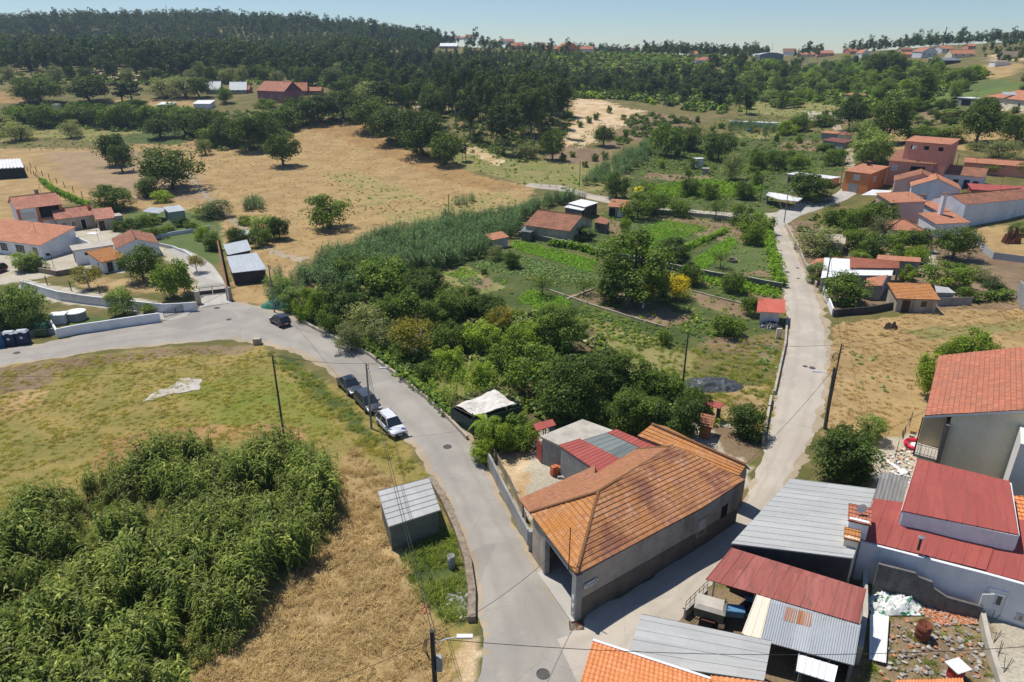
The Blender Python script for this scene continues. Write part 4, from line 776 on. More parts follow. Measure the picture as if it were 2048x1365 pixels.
multiroof('lean_to', 'corrugated lean-to roof of cream, zinc and rusted sheets below the red roofed shed', 'shed',
  [([(1483,1267,2.3),(1521,1281,2.3),(1542,1196,2.85),(1513,1189,2.85)], s_cream, 'rib', dict(ribp=.5)), ([(1521,1281,2.28),(1708,1331,2.2),(1722,1249,2.8),(1542,1196,2.83)], s_zinc, 'corr', dict(per=.16)), ([(1566,1240,2.60),(1588,1246,2.60),(1595,1219,2.78),(1573,1213,2.78)], s_rust, 'corr', dict(per=.16)), ([(1592,1247,2.60),(1622,1254,2.60),(1628,1228,2.76),(1598,1220,2.78)], s_rust, 'corr', dict(per=.16))],
  w_block, [((1717,1250,2.7),(1703,1329,2.1),.2), ((1525,1279,2.2),(1530,1284,2.2),.2)], [(1487,1264,2.2),(1518,1277,2.2),(1600,1298,2.2),(1660,1314,2.2)])
quadroof('grey_roofed_store', 'low store with plain pale grey sheet roof at the foot of the side lane', [(1250,1322,3.0),(1283,1228,3.0),(1543,1282,3.0),(1528,1362,3.0)], s_grey, 'rib', 'shed', walls='all', wm=w_block, ribp=1.1, inset=.1)
quadroof('white_shed_roof', 'small white ribbed sheet roof below the corrugated lean-to', [(1592,1342,2.0),(1668,1366,2.0),(1676,1332,2.1),(1597,1308,2.1)], s_white, 'rib', 'shed', walls=(1, 3), wm=w_block, ribp=.4)
r = multiroof('orange_tiled_house', 'bright orange tiled roof with white verge at the bottom edge beside the junction', 'house',
  [([(1186,1283,4.5),(1420,1360,4.5),(1440,1560,6.2),(1120,1500,6.2)], t_new, 'tile', dict(per=.30, rl=.38, amp=.06, step=.045))], w_white, [((1190,1290,4.4),(1130,1490,5.8),.25),((1190,1290,4.4),(1418,1365,4.4),.25)])
o = r.location; p, q = Q(1186,1280,4.62), Q(1421,1357,4.62); m = MB(); slab(m, V2(p) - o, V2(q) - o, 4.5, 4.66, th=.16); p2 = Q(1117,1502,6.3); m.build('gutter', frameW, r)
multiroof('low_orange_roof', 'lower orange tiled roof running along the bottom edge right of the white verge', 'roof',
  [([(1421,1353,4.2),(1600,1372,4.2),(1620,1520,5.4),(1440,1520,5.4)], t_new, 'tile', dict(per=.30, rl=.38, amp=.06))], w_block, [((1425,1357,4.1),(1598,1376,4.1),.2)])
multiroof('orange_eave', 'corner of an orange tiled roof with white gutter under the red barrel', 'roof', [([(1790,1362,3.2),(1925,1358,3.2),(1960,1480,4.2),(1800,1480,4.2)], t_new, 'tile', dict(per=.30, rl=.38, amp=.06))], w_white, [((1796,1366,3.1),(1920,1363,3.1),.2)])
# white house with red roofs
r = multiroof('white_house', 'white house with two overlapping dark red ribbed metal roofs', 'house',
  [([(1719,1078,3.5),(1972,1140,3.5),(2010,1030,5.0),(1748,997,5.0)], s_red, 'rib', dict(ribp=.95)), ([(1972,1143,3.42),(2130,1185,3.42),(2130,1065,5.0),(2010,1030,5.0)], s_red, 'rib', dict(ribp=.95)), ([(1803,1021,5.5),(2037,1069,5.5),(2019,962,6.9),(1835,917,6.9)], s_red, 'rib', dict(ribp=.95))],
  w_white, [((1722,1082,3.4),(1972,1146,3.4),.25),((1972,1146,3.4),(2130,1190,3.4),.25),((1722,1082,3.4),(1750,1001,4.8),.25),((1806,1022,5.4),(2035,1070,5.4),.25),((1806,1022,5.4),(1837,921,6.7),.25),((2035,1070,5.4),(2019,965,6.7),.25)])
o = r.location; a, b = Q(1972,1146,3.4), Q(2130,1190,3.4); d = (V2(b) - V2(a)).normalized(); n = Vector((d.y, -d.x, 0)); opening(r, V2(a) + n * .13 - o, d, n, .95, .1, 1.1, 2.3, 'doorw', frameW)
opening(r, V2(a) + n * .13 - o, d, n, 2.55, .5, .35, .5, 'shut', shutterm); opening(r, V2(a) + n * .17 - o, d, n, .95, 1.25, .7, .85); opening(r, V2(a) + n * .13 - o, d, n, 4.3, .9, 1.0, 1.1)
cu = bpy.data.curves.new('house_number', 'FONT'); cu.body = '5'; cu.size = .34; cu.extrude = .004; cu.align_x = 'CENTER'; cu.align_y = 'CENTER'; t = link('house_number', bpy.data.meshes.new_from_object(bpy.data.objects.new('number_source', cu)), r); t.data.materials.clear(); t.data.materials.append(darksteel); t.location = V2(a) + n * .235 + d * 2.55 - o + Vector((0, 0, .78)); t.rotation_euler = (RAD(90), 0, math.atan2(d.y, d.x))
p = Q(1838,1093,4.1) - Vector((o.x, o.y, 0)); k = MB().tube([p - Vector((0,0,.3)), p + Vector((0,0,.7))], .09, 10).build('vent_pipe', darksteel, r); MB().disc(p + Vector((0,0,.75)), .22, .05).build('vent_cap', steel, k)
fr_ = frame(Q(1719,1078,3), Q(1972,1140,3))
for (u, v, z), (sx, sy), lb in (((1719,1030,5.0), (1.3,1.5), 'squat white chimney block with clay tile cap beside the warehouse roof'), ((1704,1070,4.8), (.9,.8), 'small cream block with pale tile top below the larger chimney block')):
    p = Q(u, v, z); k = empty('chimney_stack', (p.x, p.y, 0), 0, lb, 'chimney', 'chimney blocks by the warehouse roof'); MB().cbox((0, 0, z / 2 + .4), sx, sy, z - .8, fr_).build('shaft', w_white if sx > 1 else w_beige, k)
    roofface('roof', [fr_ @ Vector(q) for q in ((-sx*.58,-sy*.58,z-.12),(sx*.58,-sy*.58,z-.12),(sx*.58,sy*.58,z+.2),(-sx*.58,sy*.58,z+.2))], t_red if sx > 1 else t_lich, k)
multiroof('fibre_cement_roof', 'grey corrugated fibre cement lean-to between warehouse and red roof', 'shed', [([(1748,997,4.4),(1803,1012,4.4),(1818,955,4.7),(1763,943,4.7)], s_fibro, 'corr', dict(per=.30, amp=.06))], w_grey, [((1750,999,4.3),(1765,946,4.6),.2)])
# tall beige house with tiled roof
def tall_house():
    a, ra = Q(1850,831,7.3), Q(1877,712,7.3); o = Vector((a.x, a.y, 0)); root = empty('beige_house', o, 0, 'tall beige house with wide red tiled roof at the right edge', 'house')
    n = (V2(ra) - V2(a)).normalized(); e = Vector((n.y, -n.x, 0)); dpt = (V2(ra) - V2(a)).length; L = 11.0; b = a + e * L + Vector((0, 0, L * .39)); rb = ra + e * L + Vector((0, 0, L * .39))
    roofface('roof', [p - o for p in (ra, a, b, rb)], t_red, root, per=.22, rl=.42, step=.03); f2 = [b + e * L - Vector((0, 0, L * .39)), rb + e * L - Vector((0, 0, L * .39))]
    roofface('roof', [p - o for p in (f2[0], f2[1], rb, b)], t_red, root)
    A0 = V2(a) - o + e * 1.9 + n * .3; hw = lambda t: 7.15 + (t + 1.9) * .39
    loop = [(A0, hw(0)), (A0 + e * (L - 1.9), hw(L - 1.9)), (A0 + e * (2 * L - 3.8), hw(0)), (A0 + e * (2 * L - 3.8) + n * (dpt - .6), hw(0)), (A0 + e * (L - 1.9) + n * (dpt - .6), hw(L - 1.9)), (A0 - e * 1.6 + n * (dpt - .6), hw(-1.6)), (A0 - e * 1.6 + n * 3, hw(-1.6)), (A0 + n * 3, hw(0))]
    wallbody('wall', [(p.x, p.y, z - .08) for p, z in loop], w_beige, root, -.3)
    m = MB(); slab(m, V2(a) - o + n * .04, V2(b) - o + n * .04, (7.05, 7.05 + L * .39), 7.24, 7.24 + L * .39, .10); m.build('fascia', frameW, root)
    m = MB(); slab(m, A0 - e * .1 - n * .5, A0 - e * .1 + n * 2.5, -.3, 7.0, 7.0, .3); m.build('side_wall', plain('dark_render', (.24,.19,.16), (.19,.15,.13), 1), root)
    m = MB(); q0 = A0 - e * 2.0 - n * .3; m.prism([tuple(p[:2]) for p in (q0, q0 + e * 1.8, q0 + e * 1.8 + n * 2.8, q0 + n * 2.8)], 3.2, 3.45); bal = m.build('balcony', concr, root)
    m = MB()
    for z in (3.6, 4.45): m.tube([q0.to_tuple()[:2] + (z,), (q0 + e * 1.8).to_tuple()[:2] + (z,)], .025, 5); m.tube([q0.to_tuple()[:2] + (z,), (q0 + n * 2.8).to_tuple()[:2] + (z,)], .025, 5)
    for k in range(8): p = q0 + e * (1.8 * k / 7); m.tube([(p.x, p.y, 3.45), (p.x, p.y, 4.45)], .015, 5)
    for k in range(10): p = q0 + n * (2.8 * k / 9); m.tube([(p.x, p.y, 3.45), (p.x, p.y, 4.45)], .015, 5)
    m.tube([(q0.x, q0.y, 3.4), (q0.x, q0.y, 7.1)], .05, 6); m.build('railing', darksteel, bal)
    MB().prism([tuple(p[:2]) for p in (q0 + e * .1 + n * 2.3, q0 + e * 1.8 + n * 2.3, q0 + e * 1.8 + n * 2.45, q0 + e * .1 + n * 2.45)], 3.47, 7.0).build('blind', plain('cream_blind', (.75,.60,.36), (.68,.54,.32), 3), bal)
    # projecting white wing
    W0 = A0 + e * 4.6 - n * .01; m = MB(); m.prism([tuple(p[:2]) for p in (W0, W0 + e * 9, W0 + e * 9 - n * 3.4, W0 - n * 3.4)], -.3, 8.3); m.build('wing_wall', plain('cream_white_render', (.74,.71,.64), (.68,.65,.58), .6), root)
tall_house()
multiroof('orange_lean_to', 'sliver of bright orange tiled roof at the right edge beside the white wing', 'roof', [([(2030,1057,4.6),(2140,1075,4.6),(2140,1000,5.4),(2024,992,5.4)], t_new, 'tile', dict(per=.3, amp=.06))], w_white, [((2033,1058,4.5),(2028,996,5.2),.2)])
# grey roofed shed in the dry grass
r = quadroof('grey_shed', 'lone shed with pale grey seamed sheet roof in the dry grass beside the road', [(777,1054,2.45),(881,1020,2.45),(858,955,2.9),(755,982,2.9)], s_grey, 'rib', 'shed', walls='all', wm=plain('mossy_render', (.16,.17,.14), (.10,.12,.10), 1, .95, .5, (.22,.20,.17), .5), ribp=50, inset=.16, thick=.1)
o = r.location; a0, a1, b1, b0 = [Q(*p) - o for p in ((777,1054,2.47),(881,1020,2.47),(858,955,2.92),(755,982,2.92))]; m = MB()
for t in (.0, .2, .34, .48, .66, .84, 1): p, q = a0.lerp(b0, t), a1.lerp(b1, t); m.tube([p + Vector((0,0,.012)), q + Vector((0,0,.012))], .014, 5)
m.build('roof_seams', darksteel, r)
# ---------------------------------------------------------------- village houses on the right
def relroof(name, label, pts, h, rm, pat='rib', cat='shed', **k):
    """as quadroof, but heights are above the ground under each corner"""
    hs = h if hasattr(h, '__len__') else [h] * 4; zz = [P(u, v, hh) for (u, v), hh in zip(pts, hs)]; z = sum(p.z for p in zz) / 4 - sum(hs) / 4
    r = quadroof(name, label, [(u, v, z + hh) for (u, v), hh in zip(pts, hs)], rm, pat, cat, **k); return r
house('garage_house', 'orange and coral two-storey house with balcony over a grey garage door', (1691,341), (1741,347), 5.3, Cc=(1777,329,5.3), roof='mono', rise=1.1, wm=w_ora, rm=f_or, wins=[('f',.5,3.3,1.4,1.3,'shut'),('f',.42,.0,2.6,2.3,'garage',w_grey),('r',.3,3.2,1.1,1.2,'shut')], chim=[(.3,.9,5.6,.7,1.6,darksteel)])
house('coral_house', 'large coral house with brown tiled roof and shuttered window on its left wall', (1779,322), (1870,326), 6.0, d=10, roof='mono', rise=1.6, wm=w_coral, rm=f_br, wins=[('f',.14,3.6,1.3,1.3,'shut'),('f',.66,2.4,3.2,2.6,'dark')])
house('coral_tower', 'upper coral storey with three small dark windows and a white air conditioner', (1812,281), (1901,289), 10.4, d=7, roof='mono', rise=.7, wm=w_coral, rm=f_or, wins=[('f',.2,8.6,1.1,.9,'dark'),('f',.5,8.6,1.1,.9,'dark'),('f',.82,8.6,1.1,.9,'dark')])
tag(MB().box(-.5,-.2,0,.5,.2,.8).build('air_conditioner', frameW), 'white air conditioner box on the upper coral storey', 'air conditioner').location = P(1828,298,8.6) + Vector((0,-.3,0))
house('mauve_house', 'mauve gabled house wedged between the coral house and the bluish white gable', (1790,362), (1893,366), 5.2, d=8, roof='y', rise=2.0, wm=w_mauve, rm=f_br)
house('white_gable_house', 'tall bluish white gable house with orange tiled verge and one closed shutter', (1824,372), (1921,377), 5.9, d=8, roof='y', rise=2.0, wm=w_blue, rm=f_or, wins=[('f',.72,3.2,1.5,1.5,'shut')])
house('white_cottage', 'long white cottage with brown tiled roof, dark blue door and two windows', (1888,345), (1967,354), 3.4, d=7, roof='x', rise=1.6, wm=w_white, rm=f_br, wins=[('f',.35,.9,1.0,1.2,'win',frameB),('f',.62,.1,1.1,2.1,'door',plain('navy_paint',(.02,.03,.07))),('f',.85,.9,1.0,1.2,'win',frameB)])
house('coral_annex', 'long low coral building with terracotta roof behind the white cottage', (1930,322), (2060,334), 2.8, d=5, roof='x', rise=.9, wm=w_coral, rm=f_or)
house('pink_house', 'narrow pink two-storey house with flat orange tiled slope', (1783,406), (1852,400), 5.8, d=5, roof='mono', rise=1.0, wm=w_pink, rm=f_or, wins=[('r',.5,3.5,.8,1.0,'shut')], chim=[(1.06,.3,3.4,.8,3.4,w_grey)])
house('hipped_outhouse', 'small outhouse with hipped orange tiled roof below the pink house', (1776,458), (1848,460), 2.7, d=6, roof='hip', rise=1.4, wm=w_beige, rm=f_or, ov=.4)
house('tiled_outhouse', 'outhouse with pale orange tiled slope and tall white chimney', (1873,448), (1938,442), 2.9, d=5, roof='mono', rise=1.0, wm=w_white, rm=f_or, chim=[(.55,.85,2.9,.8,5.2,w_white)])
house('tiled_outhouse', 'low orange roof behind the tall white chimney', (1876,423), (1930,417), 3.2, d=5, roof='mono', rise=1.0, wm=w_blue, rm=f_or)
house('grey_walled_house', 'long house with stained bluish grey wall and brown tiled roof at the right edge', (1930,417), (2075,388), 4.3, d=8, roof='x', rise=1.4, wm=w_blue, rm=f_br, ov=.05)
house('red_shed', 'low dark red metal shed with cream door above the grey walled house', (1945,380), (2075,384), 2.6, d=5, roof='mono', rise=.5, wm=s_red, rm=s_red, pat='rib', wins=[('f',.2,.1,1.4,2.0,'garage',s_cream)], cat='shed')
relroof('white_canopy', 'white sheet canopy beside the orange garage house', [(1722,390),(1768,391),(1786,381),(1745,379)], [2.5,2.5,2.8,2.8], s_white, walls=(1,), wm=w_block)
relroof('terracotta_canopy', 'small terracotta porch roof left of the mauve house', [(1800,376),(1823,379),(1825,370),(1804,367)], 2.4, f_or, 'flat', walls=(1,), wm=w_mauve)
house('pink_garage', 'pink walled garage with flat white sheet roof behind the dark round bush', (1575,351), (1660,356), 2.8, Cc=(1681,346,2.8), roof='flat', wm=w_pink, rm=s_white, wins=[('f',.3,0,6,2.3,'dark')])
relroof('open_shelter', 'open shelter with wavy white roof on posts beside the lane junction', [(1560,399),(1596,403),(1606,396),(1554,386)], 2.3, s_white, 'corr', posts=((0,.05),(0,.95),(1,.9),(3,.5),(2,.5)), amp=.04)
relroof('open_shelter', 'left half of a white shelter roof on posts near the leaning pole', [(1532,390),(1559,399),(1553,386),(1537,384)], 2.3, s_white, 'corr', posts=((0,.05),(3,.5)), walls=(3,), wm=w_grey)
house('dark_roofed_store', 'small store with dark plum roof beside the dirt track', (1646,282), (1688,283), 2.6, d=4, roof='mono', rise=.6, wm=w_grey, rm=f_dk)
house('orange_store', 'tiny orange roofed store above the plum roofed one', (1643,266), (1672,266), 2.2, d=3, roof='mono', rise=.4, wm=w_grey, rm=f_or)
house('vault_shed', 'small pale vaulted shed at the top of the dirt track', (1676,268), (1692,269), 2.4, d=3, roof='hip', rise=1, wm=w_beige, rm=f_br)
house('villa', 'wide villa with orange hipped roof, skylights and glass doors at the right edge', (1973,195), (2090,201), 3.3, d=13, roof='hip', rise=2.4, wm=w_beige, rm=f_or, ov=.6, wins=[('f',.22,.1,2.6,2.3,'win'),('f',.62,1,1.4,1.2,'win')])
tag(MB().prism([(-2.2,-1),(2.2,-1),(2.2,1),(-2.2,1)], [0,0,.9,.9], [.08,.08,.98,.98]).build('skylight', s_blue), 'pale skylight panel on the villa roof', 'skylight').location = P(2018,190,4.1)
house('carport', 'flat roofed beige carport left of the villa', (1916,196), (1953,197), 2.6, d=5, roof='flat', wm=w_grey, rm=s_white, wins=[('f',.5,0,4.5,2.1,'dark')])
house('polytunnel', 'long low white greenhouse roof beyond the reeds', (1458,243), (1567,248), 1.6, d=4, roof='flat', wm=w_white, rm=s_white, ov=.1, cat='greenhouse')
house('field_shelter', 'thin field shelter with orange roof behind the fenced paddock', (1690,189), (1722,190), 2.2, d=3, roof='mono', rise=.4, wm=w_grey, rm=f_or)
house('well_house', 'small white pump house standing in the green allotments', (1394,318), (1407,318), 2.6, d=1.8, roof='flat', wm=w_white, rm=s_white)
house('water_tank', 'grey block tank beside the white pump house', (1405,338), (1418,338), 1.8, d=1.8, roof='flat', wm=w_grey, rm=concr, ov=.05, cat='tank')
# allotment sheds and the farm in the middle
house('barn', 'barn with wide brown tiled roof at the end of the block wall', (1052,449), (1138,460), 3.1, d=11, roof='x', rise=2.0, wm=w_old, rm=f_br, wins=[('r',.5,.2,2.0,2.2,'dark')])
relroof('barn_annex', 'small tiled annex against the right end of the barn', [(1187,444),(1213,449),(1222,440),(1200,432)], [2.2,2.2,2.7,2.7], f_br, 'flat', walls='all', wm=w_block)
relroof('wire_pen', 'wire pen with glass roof against the left end of the barn', [(1041,462),(1062,465),(1085,452),(1052,448)], 2.0, s_glz, 'rib', cat='pen', walls=(0,), wm=w_block)
relroof('white_flat_canopy', 'bright white flat canopy roof behind the barn', [(1136,406),(1170,414),(1197,405),(1163,398)], 3.0, s_white, 'flat', walls=(0,2), wm=w_block)
relroof('white_flat_canopy', 'narrow white roof strip just below the larger white canopy', [(1128,414),(1165,421),(1172,416),(1138,409)], 2.6, s_white, 'flat', walls=(0,), wm=w_block)
house('tile_hut', 'open hut with small red tiled roof and white tank beside the farm path', (1218,412), (1254,414), 2.6, d=3.4, roof='mono', rise=.9, wm=w_old, rm=f_or, wins=[('f',.2,0,1.4,2.1,'dark'),('f',.65,.1,1.3,1.6,'garage',w_white)])
house('reed_hut', 'little hut with slanted tiled roof and blue-grey door at the edge of the reed bed', (985,478), (1015,473), 2.2, d=2, roof='mono', rise=.5, wm=w_old, rm=f_or, wins=[('f',.85,0,.9,1.9,'garage',s_blue)])
quadroof('red_roofed_hut', 'white hut with flat red sheet roof beside the side lane', [(1513,623,2.2),(1571,626,2.2),(1571,599,2.7),(1517,596,2.7)], sheetmat('bright_red_sheet',(.55,.13,.075),(.48,.11,.065),(.6,.25,.18),.4), 'flat', walls='all', wm=w_white, inset=.7)
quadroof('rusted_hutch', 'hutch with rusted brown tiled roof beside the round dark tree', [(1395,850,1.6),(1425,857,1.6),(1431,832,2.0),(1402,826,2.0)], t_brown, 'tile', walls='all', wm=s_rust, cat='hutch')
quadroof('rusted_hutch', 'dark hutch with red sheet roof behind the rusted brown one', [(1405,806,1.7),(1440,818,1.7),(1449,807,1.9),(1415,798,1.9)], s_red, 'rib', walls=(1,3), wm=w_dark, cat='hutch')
wallline('block_wall', 'grey block wall across the gardens from the barn to the lane', [(1038,474),(1130,493),(1217,513),(1322,536),(1420,556),(1500,568),(1563,580)], 1.15, w_block, cap=concr)
wallline('stone_edging', 'low stone edging between the ploughed beds', [(1132,600),(1190,578)], .25, concr); wallline('stone_edging', 'low concrete edging along the big ploughed bed', [(1090,578),(1180,610),(1260,635),(1330,655)], .25, w_old); wallline('stone_edging', 'low edging right of the yellow tree towards the lane', [(1380,582),(1440,598),(1500,612)], .25, w_old)
wallline('field_path_wall', 'low wall along the farm path behind the orchard', [(1290,424),(1380,432),(1480,443)], .9, w_old)
wallline('lane_fence_wall', 'low green and grey fence wall beside the lane under the gardens', [(1570,452),(1590,490),(1610,535),(1632,575)], .9, w_old)
wallline('lane_end_wall', 'pale concrete fence panel at the corner of the dry field by the lane', [(1643,578),(1652,600),(1664,632)], 1.2, w_white)
wallline('field_wall', 'dark block wall at the top of the dry field left of the tile hut', [(1666,634),(1730,628),(1785,618)], 1.1, w_dark)
wallline('sheet_fence', 'grey sheet fence right of the tile hut', [(1874,612),(1942,610)], 1.3, w_grey, .08, 'fence'); wallline('concrete_wall', 'tall grey concrete wall at the right edge above the dry field', [(2030,600),(2060,640)], 3.2, w_grey)
wallline('blue_fence', 'pale blue panel fence around the bare plot', [(1944,470),(1962,500),(1985,518),(2060,528)], 1.3, s_blue, .06, 'fence')
house('tile_hut', 'square rendered hut with orange tiled slope and dark wooden door in the dry field', (1796,595), (1876,598), 2.25, d=3.6, roof='mono', rise=1.0, wm=w_old, rm=t_lich, pat='tile', wins=[('f',.24,.0,1.0,1.8,'door',frameB),('f',.68,1.0,.6,.7,'win',frameB)])
quadroof('sheet_lean_to', 'lean-to with pale sheet roof on the right of the tile hut', [(1873,585,1.9),(1912,586,1.9),(1897,575,2.2),(1869,571,2.2)], s_grey, 'rib', walls=(0,1), wm=w_grey)
multiroof('white_roofed_outbuildings', 'outbuilding with white sheet and old tile roofs behind the dense green bush', 'outbuilding',
  [([(1642,556,2.5),(1703,549,2.5),(1702,518,3.0),(1649,515,3.0)], s_white, 'flat'), ([(1703,550,2.4),(1784,551,2.4),(1787,537,2.7),(1703,537,2.7)], s_white, 'flat'), ([(1700,536,2.9),(1799,537,2.9),(1799,523,3.3),(1700,514,3.4)], t_red, 'tile'), ([(1732,572,2.3),(1763,571,2.3),(1776,549,2.7),(1733,556,2.7)], f_or, 'flat')],
  w_grey, [((1644,555,2.4),(1703,549,2.4),.2),((1644,555,2.4),(1650,517,2.9),.2),((1703,551,2.3),(1783,551,2.3),.2),((1798,537,2.8),(1798,524,3.2),.2),((1763,572,2.2),(1775,550,2.6),.2),((1732,572,2.2),(1763,572,2.2),.2)])
multiroof('tiled_garden_shed', 'long narrow garden shed with red tiled roof above the white roofed outbuilding', 'shed', [([(1752,519,2.6),(1841,524,2.6),(1842,515,2.8),(1756,509,2.8)], f_or, 'flat')], w_grey, [((1754,519,2.5),(1840,524,2.5),.2),((1840,524,2.5),(1841,516,2.7),.2)])
relroof('terracotta_canopy', 'low terracotta canopy left of the white roofed outbuilding', [(1619,529),(1650,525),(1680,514),(1633,517)], [2.2,2.2,2.5,2.5], f_or, 'flat', posts=((0,.1),(0,.9)))
relroof('garden_pavilion', 'small garden pavilion with pink walls among the trees beside the lane', [(1650,485),(1690,488),(1693,470),(1652,466)], [2.3,2.3,2.5,2.5], w_old, 'flat', walls='all', wm=w_pink); relroof('garden_lean_to', 'little terracotta roof left of the pink garden pavilion', [(1624,487),(1650,489),(1655,480),(1630,478)], 2.1, f_or, 'flat', walls=(2,), wm=w_rose)
# ---------------------------------------------------------------- houses on the left
r = house('farmhouse', 'two-storey white house with brick-edged corners and shaded veranda at the left edge', (34,417), (121,407), 5.5, d=9, roof='x', rise=1.8, wm=w_white, rm=f_pk, ov=.35, wins=[('f',.22,3.0,2.2,1.5,'shut'),('f',.73,2.9,4.6,2.4,'dark')], chim=[(.62,.62,6.8,.7,1.2,w_grey)])
_b = P(121,407,5.5); _a = P(34,417,5.5); 
for t in (.0, .44, .97):
    q = V2(_a).lerp(V2(_b), t); d = (V2(_b) - V2(_a)).normalized(); l = q - r.location; l.z = 0; MB().cbox((l.x + d.y * .1, l.y - d.x * .1, 2.7), .5, .5, 5.3, frame(_a, _b)).build('brick_pier', brick, r)
m = MB(); q = V2(_a).lerp(V2(_b), .73) - V2(r.location); m.cbox((q.x + d.y * .3, q.y - d.x * .3, 2.6), 5.4, .5, .4, frame(_a, _b)); m.build('veranda_parapet', brick, r)
house('stone_cottage', 'grey cottage with mossy tiled roof and white-framed door beside the farmhouse', (112,437), (187,428), 2.9, d=6, roof='x', rise=1.5, wm=w_old, rm=f_pk, wins=[('f',.17,.7,.9,1.2,'win'),('f',.42,.7,.9,1.2,'win'),('f',.68,.0,1.0,2.1,'doorw',void)], chim=[(.95,.35,3.2,.6,1.3,brick)])
house('cottage_annex', 'lower tiled annex with brown door against the grey cottage', (194,438), (228,434), 2.5, d=5, roof='mono', rise=1.2, wm=w_old, rm=f_pk, wins=[('f',.2,0,1,1.9,'door',frameB)])
house('flat_annex', 'little flat roofed annex at the garden end of the cottage row', (229,434), (245,432), 2.5, d=3, roof='flat', wm=w_old, rm=concr, ov=.1, wins=[('f',.35,0,.8,1.8,'door',frameB)])
house('long_white_house', 'long low white house with sloping orange tiled roof and green windows at the left edge', (-60,472), (80,489), 2.9, Cc=(148,455,4.3), roof='mono', rise=1.5, wm=w_white, rm=f_or, wins=[('f',.47,.9,1.6,1.3,'win',greend),('f',.7,.9,2.0,1.3,'win',greend),('f',.91,.0,1.0,2.1,'door',plain('tan_paint',(.35,.25,.18)))])
wallline('courtyard_wall', 'white courtyard wall joining the long house and the brown gabled shed', [(150,492),(190,512)], 2.4, w_white)
house('white_gabled_shed', 'white shed with dark brown tiled gable roof beside the driveway', (232,497), (317,486), 2.4, d=9, roof='y', rise=1.3, wm=w_white, rm=f_br, ov=.1)
house('flat_white_store', 'white store with flat concrete roof and small dark window', (148,502), (226,491), 2.7, d=4, roof='flat', wm=w_white, rm=concr, ov=.25, wins=[('f',.3,1.6,.7,.5,'dark'),('l',.5,.1,.8,1.9,'door',frameB)])
house('little_white_hut', 'little white hut with broken orange tiles and two dark doors', (204,523), (248,514), 2.2, d=5.0, roof='mono', rise=.9, wm=w_white, rm=t_lich, pat='tile', wins=[('f',.3,.1,.85,1.7,'door',darksteel),('f',.76,.1,.85,1.7,'door',darksteel),('l',.35,1.1,.4,.5,'dark')])
house('green_shed', 'pale green shed with sheet roof in the left garden', (338,424), (369,420), 2.3, d=4, roof='mono', rise=.5, wm=plain('pale_green_paint', (.33,.40,.33), (.27,.33,.28)), rm=s_blue, ov=.2)
relroof('garden_canopy', 'low tin canopy left of the pale green shed', [(284,423),(318,427),(336,417),(300,414)], 2.1, s_blue, 'rib', posts=((0,.1),(0,.9),(3,.3)))
def tin(label, pts, z): return quadroof('tin_shed', label, [(u, v, zz) for (u, v), zz in zip(pts, z)], s_blue, 'rib', walls='all', wm=w_dark, inset=.3, ribp=.8)
tin('largest tin shed with patched pale roof and dark walls beside the long red-topped wall', [(464,546),(534,538),(513,505),(453,513)], [2.3,2.3,2.9,2.9])
tin('middle tin shed roof stepping up behind the largest one', [(455,510),(503,500),(494,479),(446,489)], [2.5,2.5,2.9,2.9]); tin('smallest tin roof between bushes behind the tin shed row', [(469,472),(500,469),(497,460),(470,461)], [2.0,2.0,2.2,2.2])
wallline('red_topped_wall', 'long wall with red tiled coping beside the gate drive', [(433,478),(441,515),(449,555),(458,602)], 2.2, w_white, cap=f_or)
wallline('white_curved_wall', 'long white boundary wall curving below the orchard', [(45,578),(120,600),(240,616),(330,626),(396,622)], 1.45, w_white); wallline('white_road_wall', 'white wall along the road with flaking patches', [(322,643),(240,655),(160,667),(117,676)], 1.35, w_white, .25); wallline('white_road_wall', 'short white return wall by the water tanks', [(117,676),(104,655)], 1.2, w_white, .25)
wallline('bin_backing_wall', 'grey wall behind the recycling bins', [(0,680),(112,668)], .9, w_grey); wallline('terrace_wall', 'curved stone terrace wall below the long white house', [(80,545),(115,552),(155,545)], .9, stone, .3)
wallline('driveway_kerb', 'white kerb wall curving round the driveway lawn', [(318,492),(345,497),(372,508),(392,522)], .6, w_white); wallline('garden_hedge_wall', 'pale garden wall behind the left lawn', [(290,482),(350,470),(420,458)], .8, w_blue)
def tank(label, u, v, r, h, mat, cap): 
    t = empty('water_tank', P(u, v), 0, label, 'tank', 'water tanks by the road wall'); MB().disc((0,0,-.2), r, h + .2, 20).build('drum', mat, t); MB().disc((0,0,h+.005), r * 1.06, .12, 20).build('lid', cap, t)
tank('round white water tank on the grass behind the road wall', 155, 638, 1.25, 1.1, w_grey, w_white)
t = empty('well_box', P(121, 645), .25, 'white box-shaped well cover beside the round tank', 'well'); MB().box(-.95,-.8,-.2,.95,.8,1.25).build('box', w_white, t); MB().box(-1.05,-.9,1.255,1.05,.9,1.4).build('lid', w_white, t)
# tarpaulin shack
t = relroof('tarpaulin_shack', 'black shack with pale tarpaulin roof and blue sheet at the left edge', [(-10,338),(48,335),(40,318),(-10,320)], 2.6, s_white, 'corr', walls='all', wm=plain('black_plastic', (.02,.025,.03)), per=1.5, amp=.25)
